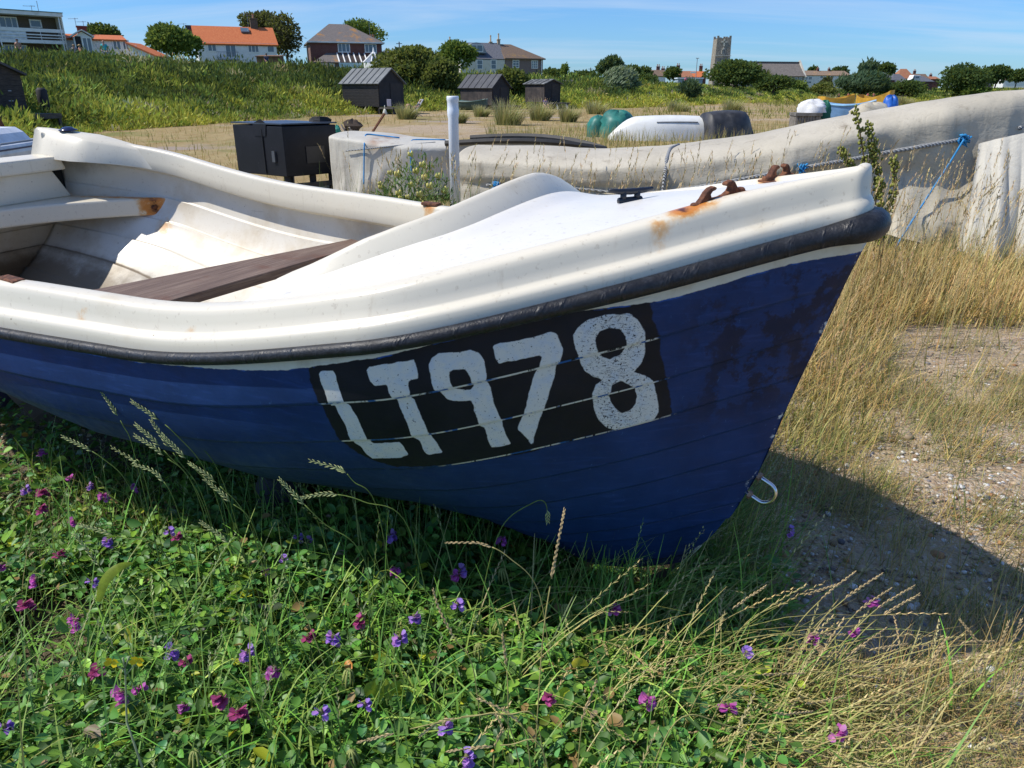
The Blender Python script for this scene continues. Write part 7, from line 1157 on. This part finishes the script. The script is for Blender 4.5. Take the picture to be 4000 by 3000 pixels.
def stalk(label, group, pts, yb, yt, kind, earL=.11, r=.0014):
    """pts: pixels from base to the start of the ear to the tip; distances run from yb to yt."""
    n = len(pts); W3 = [at(u, v, yb+(yt-yb)*i/(n-1)) for i, (u, v) in enumerate(pts)]
    if W3[0].z > .05: dx = (W3[0]-W3[1]); k = min(1.0, W3[0].z/max(.05, -dx.z))*.55; W3 = [Vector((W3[0].x+dx.x*k, W3[0].y, .0))]+W3
    base = W3[0].copy(); e = empty('grass_stalk', tuple(base), label, 'grass stalk', group); sm, em = (stem_g, ear_g) if kind == 'g' else (stem_s, ear_s)
    P = smooth_path(W3); ear_n = max(3, int(len(P)*.0)+0); dl = [0]
    for a, b in zip(P[:-1], P[1:]): dl.append(dl[-1]+(b-a).length)
    cut = max(dl[-1]-earL, dl[-1]*.35); stem = [p for p, d in zip(P, dl) if d <= cut]+[P[min(range(len(P)), key=lambda i: abs(dl[i]-cut))]]; m = MB(); m.tube([base-base*0-Vector(base)+Vector((0, 0, -.12))]+[p-base for p in stem], [r*1.3]+[r]*len(stem), 5); m.build('stem', sm, e, True)
    ear = [p for p, d in zip(P, dl) if d >= cut]; ear = ear if len(ear) > 2 else P[-3:]; m = MB(); EL = dl[-1]-cut; nsp = max(8, int(EL/.0062)); side = (ear[-1]-ear[0]).cross(Vector((0, -1, .25))).normalized()
    m.tube([p-base for p in ear], [.0011]*len(ear), 4)
    for i in range(nsp):
        t_ = (i+.3)/nsp; f = t_*(len(ear)-1); q = ear[int(f)].lerp(ear[min(int(f)+1, len(ear)-1)], f-int(f))-base; d = (ear[min(int(f)+1, len(ear)-1)]-ear[int(f) if int(f)+1 < len(ear) else int(f)-1]).normalized(); s = side*(1 if i % 2 else -1); k = (1.05-.45*t_)*(1 if kind == 'g' else .8)
        tip = q+d*.017*k+s*(.0072 if kind == 'g' else .0036)*k+Vector((0, rs.uniform(-.002, .002), 0)); m.tube([q, q.lerp(tip, .5)+s*.001, tip], [.0008, .0023*k, .0004], 5)
    m.build('seed_head', em, e, True); return e
GL = 'green couch-grass stalk with a pale flat ear in front of blue hull'; GG = 'green ears leaning in front of the hull'
for pts, y in (([(530, 1790), (480, 1660), (395, 1525)], 2.05), ([(830, 1900), (690, 1700), (515, 1568)], 1.98), ([(875, 1890), (740, 1700), (578, 1560)], 2.0), ([(800, 1960), (690, 1790), (590, 1640)], 1.93), ([(790, 1960), (640, 1760), (530, 1660)], 1.92), ([(770, 1930), (640, 1780), (528, 1702)], 1.9), ([(900, 2010), (760, 1830), (637, 1702)], 1.88), ([(520, 1930), (400, 1790), (245, 1706)], 2.05), ([(560, 1850), (520, 1800), (437, 1748)], 2.1), ([(1480, 2010), (1380, 1880), (1330, 1835), (1212, 1800)], 1.75), ([(1600, 2070), (1420, 1960), (1290, 1930), (1178, 1945)], 1.72), ([(1420, 2180), (1260, 2040), (1092, 1873)], 1.72), ([(980, 2060), (860, 1900), (740, 1810)], 1.85), ([(1000, 2080), (900, 1960), (800, 1872)], 1.82), ([(700, 2010), (620, 1860), (525, 1815)], 1.9), ([(980, 2230), (880, 2110), (785, 2040)], 1.75), ([(640, 2160), (480, 2100), (310, 2050)], 1.8), ([(460, 2330), (380, 2200), (290, 2085)], 1.75)):
    stalk(GL, GG, pts, y, y+.02, 'g', .105)
stalk('tall lone straw-coloured stalk standing upright before the forefoot', None, [(2090, 2960), (2120, 2500), (2160, 2230), (2205, 1992)], 1.30, 1.42, 's', .17, .0016); stalk('arching stalk whose straw ear droops left below the panel', None, [(2110, 2330), (1990, 2180), (1880, 2125), (1745, 2120)], 1.60, 1.62, 's', .12); stalk('bent straw ear reaching up left in the middle of leafy mat', None, [(1850, 2620), (1780, 2500), (1720, 2390), (1692, 2305)], 1.38, 1.40, 's', .13); stalk('upright straw ear between hanging green pods', None, [(1985, 2760), (1980, 2620), (1962, 2480)], 1.32, 1.34, 's', .09); stalk('thin hooked green stalk with hanging tip in front of hull', None, [(1890, 2300), (1960, 2060), (2080, 1965), (2130, 1965), (2140, 2040)], 1.75, 1.75, 'g', .04)
SL = 'straw-coloured ear leaning right over the shaded shingle'; SG = 'straw ears leaning right'
for pts, y in (([(3090, 2480), (3220, 2330), (3340, 2235)], 1.62), ([(3140, 2500), (3300, 2340), (3445, 2242)], 1.62), ([(3180, 2600), (3340, 2400), (3480, 2300)], 1.58), ([(3200, 2620), (3400, 2400), (3570, 2290)], 1.56), ([(3230, 2640), (3400, 2440), (3590, 2322)], 1.55), ([(3200, 2700), (3320, 2560), (3460, 2455)], 1.50), ([(3150, 2680), (3340, 2560), (3540, 2515)], 1.5), ([(2900, 2450), (3050, 2360), (3280, 2280)], 1.68), ([(2950, 2560), (3150, 2560), (3420, 2590)], 1.5), ([(2900, 2640), (3120, 2620), (3440, 2650)], 1.46), ([(2800, 2560), (3000, 2480), (3300, 2480)], 1.52), ([(2850, 2700), (3040, 2760), (3300, 2720)], 1.36), ([(2750, 2680), (2920, 2640), (3140, 2630)], 1.4), ([(2700, 2520), (2860, 2380), (2990, 2290)], 1.6), ([(2960, 2820), (3080, 2790), (3170, 2780)], 1.3), ([(2640, 2820), (2860, 2840), (3230, 2960)], 1.25)):
    stalk(SL, SG, pts, y, y+.04, 's', .12)
for pts, y in (([(3880, 2780), (3890, 2600), (3940, 2430)], 1.38), ([(3840, 2800), (3880, 2700), (3990, 2420)], 1.40), ([(3840, 2760), (3840, 2560), (3750, 2420)], 1.42), ([(3620, 2760), (3640, 2600), (3700, 2490)], 1.42), ([(3560, 2960), (3600, 2880), (3630, 2830)], 1.28), ([(3660, 2640), (3750, 2520), (3885, 2505)], 1.44)): stalk('dry orange-tan stalk rising from the straw turf at lower right', 'dry stalks at lower right', pts, y, y+.02, 's', .10)
PL = 'pale straw ear lying across green leaves near the bottom edge'
for pts, y in (([(2100, 2830), (1980, 2790), (1750, 2810), (1640, 2875)], 1.2), ([(2120, 2930), (1980, 2910), (1750, 2935)], 1.15), ([(1990, 2840), (1830, 2800), (1400, 2900)], 1.2), ([(2060, 2900), (1990, 2790), (1870, 2730)], 1.2), ([(2270, 2850), (2300, 2740), (2330, 2660)], 1.22), ([(1930, 2950), (1960, 2850), (1935, 2790)], 1.18)): stalk(PL, 'pale ears near the bottom edge', pts, y, y+.01, 's', .11)
# hanging green pods
podm = colmat('pod_green', (.34, .38, .12)); pod_me = None
for i, (u, v) in enumerate(((1362, 2640), (1955, 2450), (1868, 2545), (1830, 2405) if False else (2205, 2390), (1960, 2250), (1370, 2960), (1720, 2570) if False else (760, 2960))):
    p = gpt(u, v-30, .185)
    if pod_me is None:
        m = MB()
        for k in range(8): a = k*.8; m.tube([(0, 0, 0), (.008*math.cos(a), .008*math.sin(a), -.006), (.014*math.cos(a), .014*math.sin(a), -.026-.004*(k % 3)), (.012*math.cos(a), .012*math.sin(a), -.046-.006*(k % 3))], [.001, .0022, .0028, .0006], 6)
        pod_me = m.build('pod_cluster', podm, None, True).data; bpy.data.objects.remove(bpy.data.objects['pod_cluster'])
    o = bpy.data.objects.new('pod_cluster', pod_me); COL.objects.link(o); o.location = p; o.rotation_euler = (rs.uniform(-.2, .2), rs.uniform(-.2, .2), rs.uniform(0, 6)); o.scale = (1.1,)*3; tag(o, 'cluster of hanging yellow-green seed pods among the leaves', 'seed pods', 'hanging seed pods')
# yellow crucifer and broad leaves
yel_p = colmat('yellow_petal', (.85, .62, .02)); p0 = at(560, 3010, 1.02); e = empty('yellow_flower_plant', tuple(p0), 'thin pale stem with two small yellow flowers at lower left', 'flower'); T2 = lambda u, v, y=1.08: at(u, v, y)-p0; m = MB(); m.tube([T2(560, 3010, 1.02), T2(495, 2820), T2(490, 2640), T2(488, 2610)], [.0022, .002, .0016, .0014], 6); m.tube([T2(490, 2640), T2(530, 2592)], .0012, 5); m.tube([T2(489, 2618), T2(440, 2592)], .0012, 5); m.tube([T2(488, 2610), T2(505, 2565)], [.0012, .0022], 5); m.tube([T2(488, 2610), T2(480, 2570)], [.0012, .002], 5); m.tube([T2(492, 2830), T2(430, 2820), T2(380, 2850)], .0012, 5); m.build('stem', colmat('pale_stem', (.32, .38, .20)), e, True)
for u, v in ((438, 2583), (538, 2578)):
    c = np.array(T2(u, v)); m = MB()
    for k in range(4): a = k*1.57+.4; d = np.array((math.cos(a), -.3, math.sin(a)*.8)); s = np.array((-math.sin(a), 0, math.cos(a))); m.add([c, c+d*.008+s*.006, c+d*.014+s*.004, c+d*.014-s*.004, c+d*.008-s*.006], [(0, 1, 2, 3, 4)])
    m.build('petals', yel_p, e)
lime = colmat('lime_leaf', (.26, .34, .03), .45, .4)
def strap(label, pts, y, w, mat, wob=0.0, name='broad_leaf'):
    P = smooth_path([at(u, v, y+.02*i) for i, (u, v) in enumerate(pts)], 7); o0 = P[0].copy(); m = MB(); n = len(P); vs = []
    for i, p in enumerate(P):
        t_ = i/(n-1); d = (P[min(i+1, n-1)]-P[max(i-1, 0)]).normalized(); s = d.cross(Vector((0, -.8, .6))).normalized(); ww = w*math.sin(math.pi*min(1, .12+t_*.88))**.7*(1+(wob*((i % 4)/1.5-.9) if wob else 0)); up = s.cross(d); vs += [p-o0+s*ww, p-o0+up*ww*.25, p-o0-s*ww]
    m.add(vs, [(i*3+j, (i+1)*3+j, (i+1)*3+j+1, i*3+j+1) for i in range(n-1) for j in range(2)]); o = m.build(name, mat, None, True); o.location = o0; return tag(o, label, 'leaf')
strap('long bright lime-green strap leaf arching left among small leaves', [(385, 2350), (410, 2270), (460, 2220), (520, 2200)], 1.62, .014, lime); strap('jagged lime-green dandelion leaf at the bottom centre', [(1425, 2680), (1490, 2700), (1540, 2690), (1575, 2715)], 1.42, .020, lime, .45); strap('small yellowed leaf glowing between green leaves right of centre', [(2235, 2600), (2265, 2585), (2300, 2600)], 1.42, .010, colmat('yellow_leaf', (.55, .48, .03)))
# bush of yellow vetch between the boats
def on2(u, y): p = at(u, 500, y); return Vector((p.x, p.y, float(terrain(p.x, p.y))))
b = on2(1600, 5.6); e = empty('flowering_bush', tuple(b), 'green bushy plant with pale yellow flowers behind the white gunwale', 'flowering plant'); A = Acc(); n = 4200; hw = wpx(330, 5.6); x = rng.normal(0, .55, n).clip(-1.15, 1.15)*hw; y = rng.uniform(-.32, .32, n); top = 1.12*np.exp(-(x/hw/.95)**2)*(1+.12*vnoise(x*6, y*6, 4)); z = rng.random(n)**.7*top; ax = norm(np.stack([x*.8+rng.normal(0, .4, n), rng.normal(-.1, .5, n), rng.uniform(.1, 1.2, n)], -1)); L = rng.uniform(.025, .055, n)
A.add(*leaves(np.stack([x, y, z], -1), ax, norm(rng.normal(0, .6, (n, 3))+np.array([-.3, -.3, .8])), L, L*.24, jitcol((.09, .17, .04), n, .25, rng, (.20, .27, .07), .25)))
n = 900; x = rng.normal(0, .6, n).clip(-1.4, 1.4)*hw; A.add(*blades(np.stack([x, rng.uniform(-.3, .3, n), np.zeros(n)], -1), hdir(rng, n, 62, 88), rng.uniform(.5, 1.15, n), .006, .25, jitcol((.16, .24, .06), n, .2, rng), 4)); A.build('foliage', leaf_m, e)
m = MB(); [m.blob((.010*math.cos(k*2.1), .010*math.sin(k*2.1), .004*k), (.011, .011, .013), 6, 4, .25) for k in range(4)]; bm_ = m.build('flower_head', colmat('pale_yellow', (.80, .72, .22)), None, True).data; bpy.data.objects.remove(bpy.data.objects['flower_head'])
for i in range(62): x = float(np.clip(rng.normal(0, .5), -1.1, 1.1))*hw; tz = 1.12*math.exp(-(x/hw/.95)**2); o = bpy.data.objects.new('flower_head', bm_); COL.objects.link(o); o.parent = e; o.location = (x, rs.uniform(-.36, .05), tz*rs.uniform(.45, 1.06)); s = rs.uniform(.8, 1.4); o.scale = (s, s, s)
# dock plants by the bow
dockm = colmat('dock_seed', (.24, .25, .05), .7, .15); dock_b = colmat('dock_seed_brown', (.34, .15, .07), .7, .1)
def dock(label, stems, y):
    b = at(stems[0][0][0], stems[0][0][1], y); e = empty('dock_plant', tuple(b), label, 'dock plant'); ms, mf = MB(), MB()
    for si, pts in enumerate(stems):
        W4 = [at(u, v, y) for u, v in pts]; W4 = ([Vector((W4[0].x+.02, y, 0))] if si == 0 or len(stems) == 2 else [])+W4; P = smooth_path(W4, 6); ms.tube([p-b for p in P], [.006]+[.0045]*(len(P)-2)+[.002], 6)
        for i, p in enumerate(P[len(P)//(3 if si == 0 or len(stems) == 2 else 5):]):
            for k in range(9): a = rs.uniform(0, 6.28); r_ = rs.uniform(.006, .030); mf.blob((p.x-b.x+r_*math.cos(a), p.y-b.y+r_*math.sin(a), p.z-b.z+rs.uniform(-.03, .03)), (.010, .010, .012), 5, 4, .3)
    ms.build('stem', colmat('dock_stem', (.26, .18, .07)), e, True); mf.build('seed_clusters', dockm, e, True)
dock('tall dock plant with branched green seed spikes just behind the bow', [[(3440, 1010), (3395, 800), (3375, 620), (3345, 430)], [(3405, 780), (3330, 660), (3285, 588)], [(3390, 700), (3410, 600), (3392, 490)], [(3420, 800), (3430, 680), (3412, 560)]], 5.7)
dock('shorter dock plant with two green spikes right of the bow', [[(3450, 960), (3460, 860), (3490, 760), (3492, 625)], [(3446, 900), (3440, 800), (3440, 705)]], 5.5)
# tall seeding grass between the boats, marram tussocks on the flat
A = Acc(); n = 620; y = rng.uniform(3.9, 7.6, n); u = np.where(rng.random(n) < .55, rng.uniform(1350, 3300, n), rng.uniform(3250, 4050, n)); x = (u-2000)/FPX*.97*y; L = rng.uniform(.75, 1.32, n)*np.where(u > 3300, .92, 1); d0 = hdir(rng, n, 68, 88, .2, 1.2); dr_ = rng.uniform(.15, .6, n); b = np.stack([x, y, np.zeros(n)], -1)
A.add(*blades(b, d0, L, .0032, dr_, jitcol((.34, .32, .11), n, .2, rng, (.46, .33, .14), .4), 6, jitcol((.58, .44, .22), n, .15, rng)))
p = b.copy(); d = norm(d0)
for i in range(6): p = p+d*(L/6)[:, None]; d = norm(d+np.stack([d[:, 0]*.35, d[:, 1]*.35, -np.ones(n)], -1)*(dr_/6)[:, None])
for k in range(13):
    q = p-d*(k*.011)[..., None] if False else p-d*(k*.0105); a = rng.uniform(0, 6.28, n); ax = norm(d+np.stack([np.cos(a)*.5, np.sin(a)*.5, np.zeros(n)], -1)); A.add(*blades(q, ax, .026, .0062, .2, jitcol((.56, .41, .21), n, .18, rng, (.40, .25, .13), .3), 2))
A.build('seeding_grass', blade_m); tag(bpy.data.objects['seeding_grass'], 'tall thin seeding grass standing between the boats', 'grass', kind='stuff')
def tussock(u, v, y, w, h, label):
    g = on(u, v, y); R_ = wpx(w, y)/2; n = 420; a = rng.uniform(0, 6.28, n); r = R_*.35*np.sqrt(rng.random(n)); b = np.stack([r*np.cos(a), r*np.sin(a), np.zeros(n)], -1); d0 = np.stack([np.cos(a)*.5+.25, np.sin(a)*.5, rng.uniform(.7, 1.6, n)], -1); A = Acc(); A.add(*blades(b, d0, h*rng.uniform(.6, 1.25, n), .02+.0003*y, rng.uniform(.3, 1.0, n), jitcol((.20, .22, .08), n, .25, rng, (.34, .30, .14), .3), 4, jitcol((.50, .45, .25), n, .2, rng))); o = A.build('marram_tussock', far_m); o.location = g; return tag(o, label, 'marram grass', 'marram tussocks on the shingle')
for q in ((1590, 480, 46, 210, .85, 'marram tussock in front of the reclining sunbather'), (1790, 480, 40, 170, .7, 'marram tussock just right of the white pipe'), (1985, 490, 38, 300, 1.15, 'largest pale marram tussock below the middle hut'), (2110, 480, 44, 220, 1.1, 'pale marram tussock right of the largest tussock'), (2220, 480, 42, 180, .9, 'marram tussock left of the green tarpaulin heaps'), (2330, 450, 55, 220, .9, 'marram tussock behind the green tarpaulin heaps'), (2860, 440, 60, 190, 1.0, 'marram tussock beyond the black covered dinghy'), (3245, 420, 80, 260, 1.3, 'marram tussock above the green cloth and crate'), (3380, 410, 95, 200, 1.3, 'marram tussock below the grey horse'), (3530, 405, 100, 150, 1.2, 'marram tussock right of the blue bundle'), (2650, 440, 62, 240, .8, 'low marram tussock behind the upturned white boat'), (1880, 470, 50, 160, .7, 'small marram tussock in front of the green covered boat')): tussock(*q)
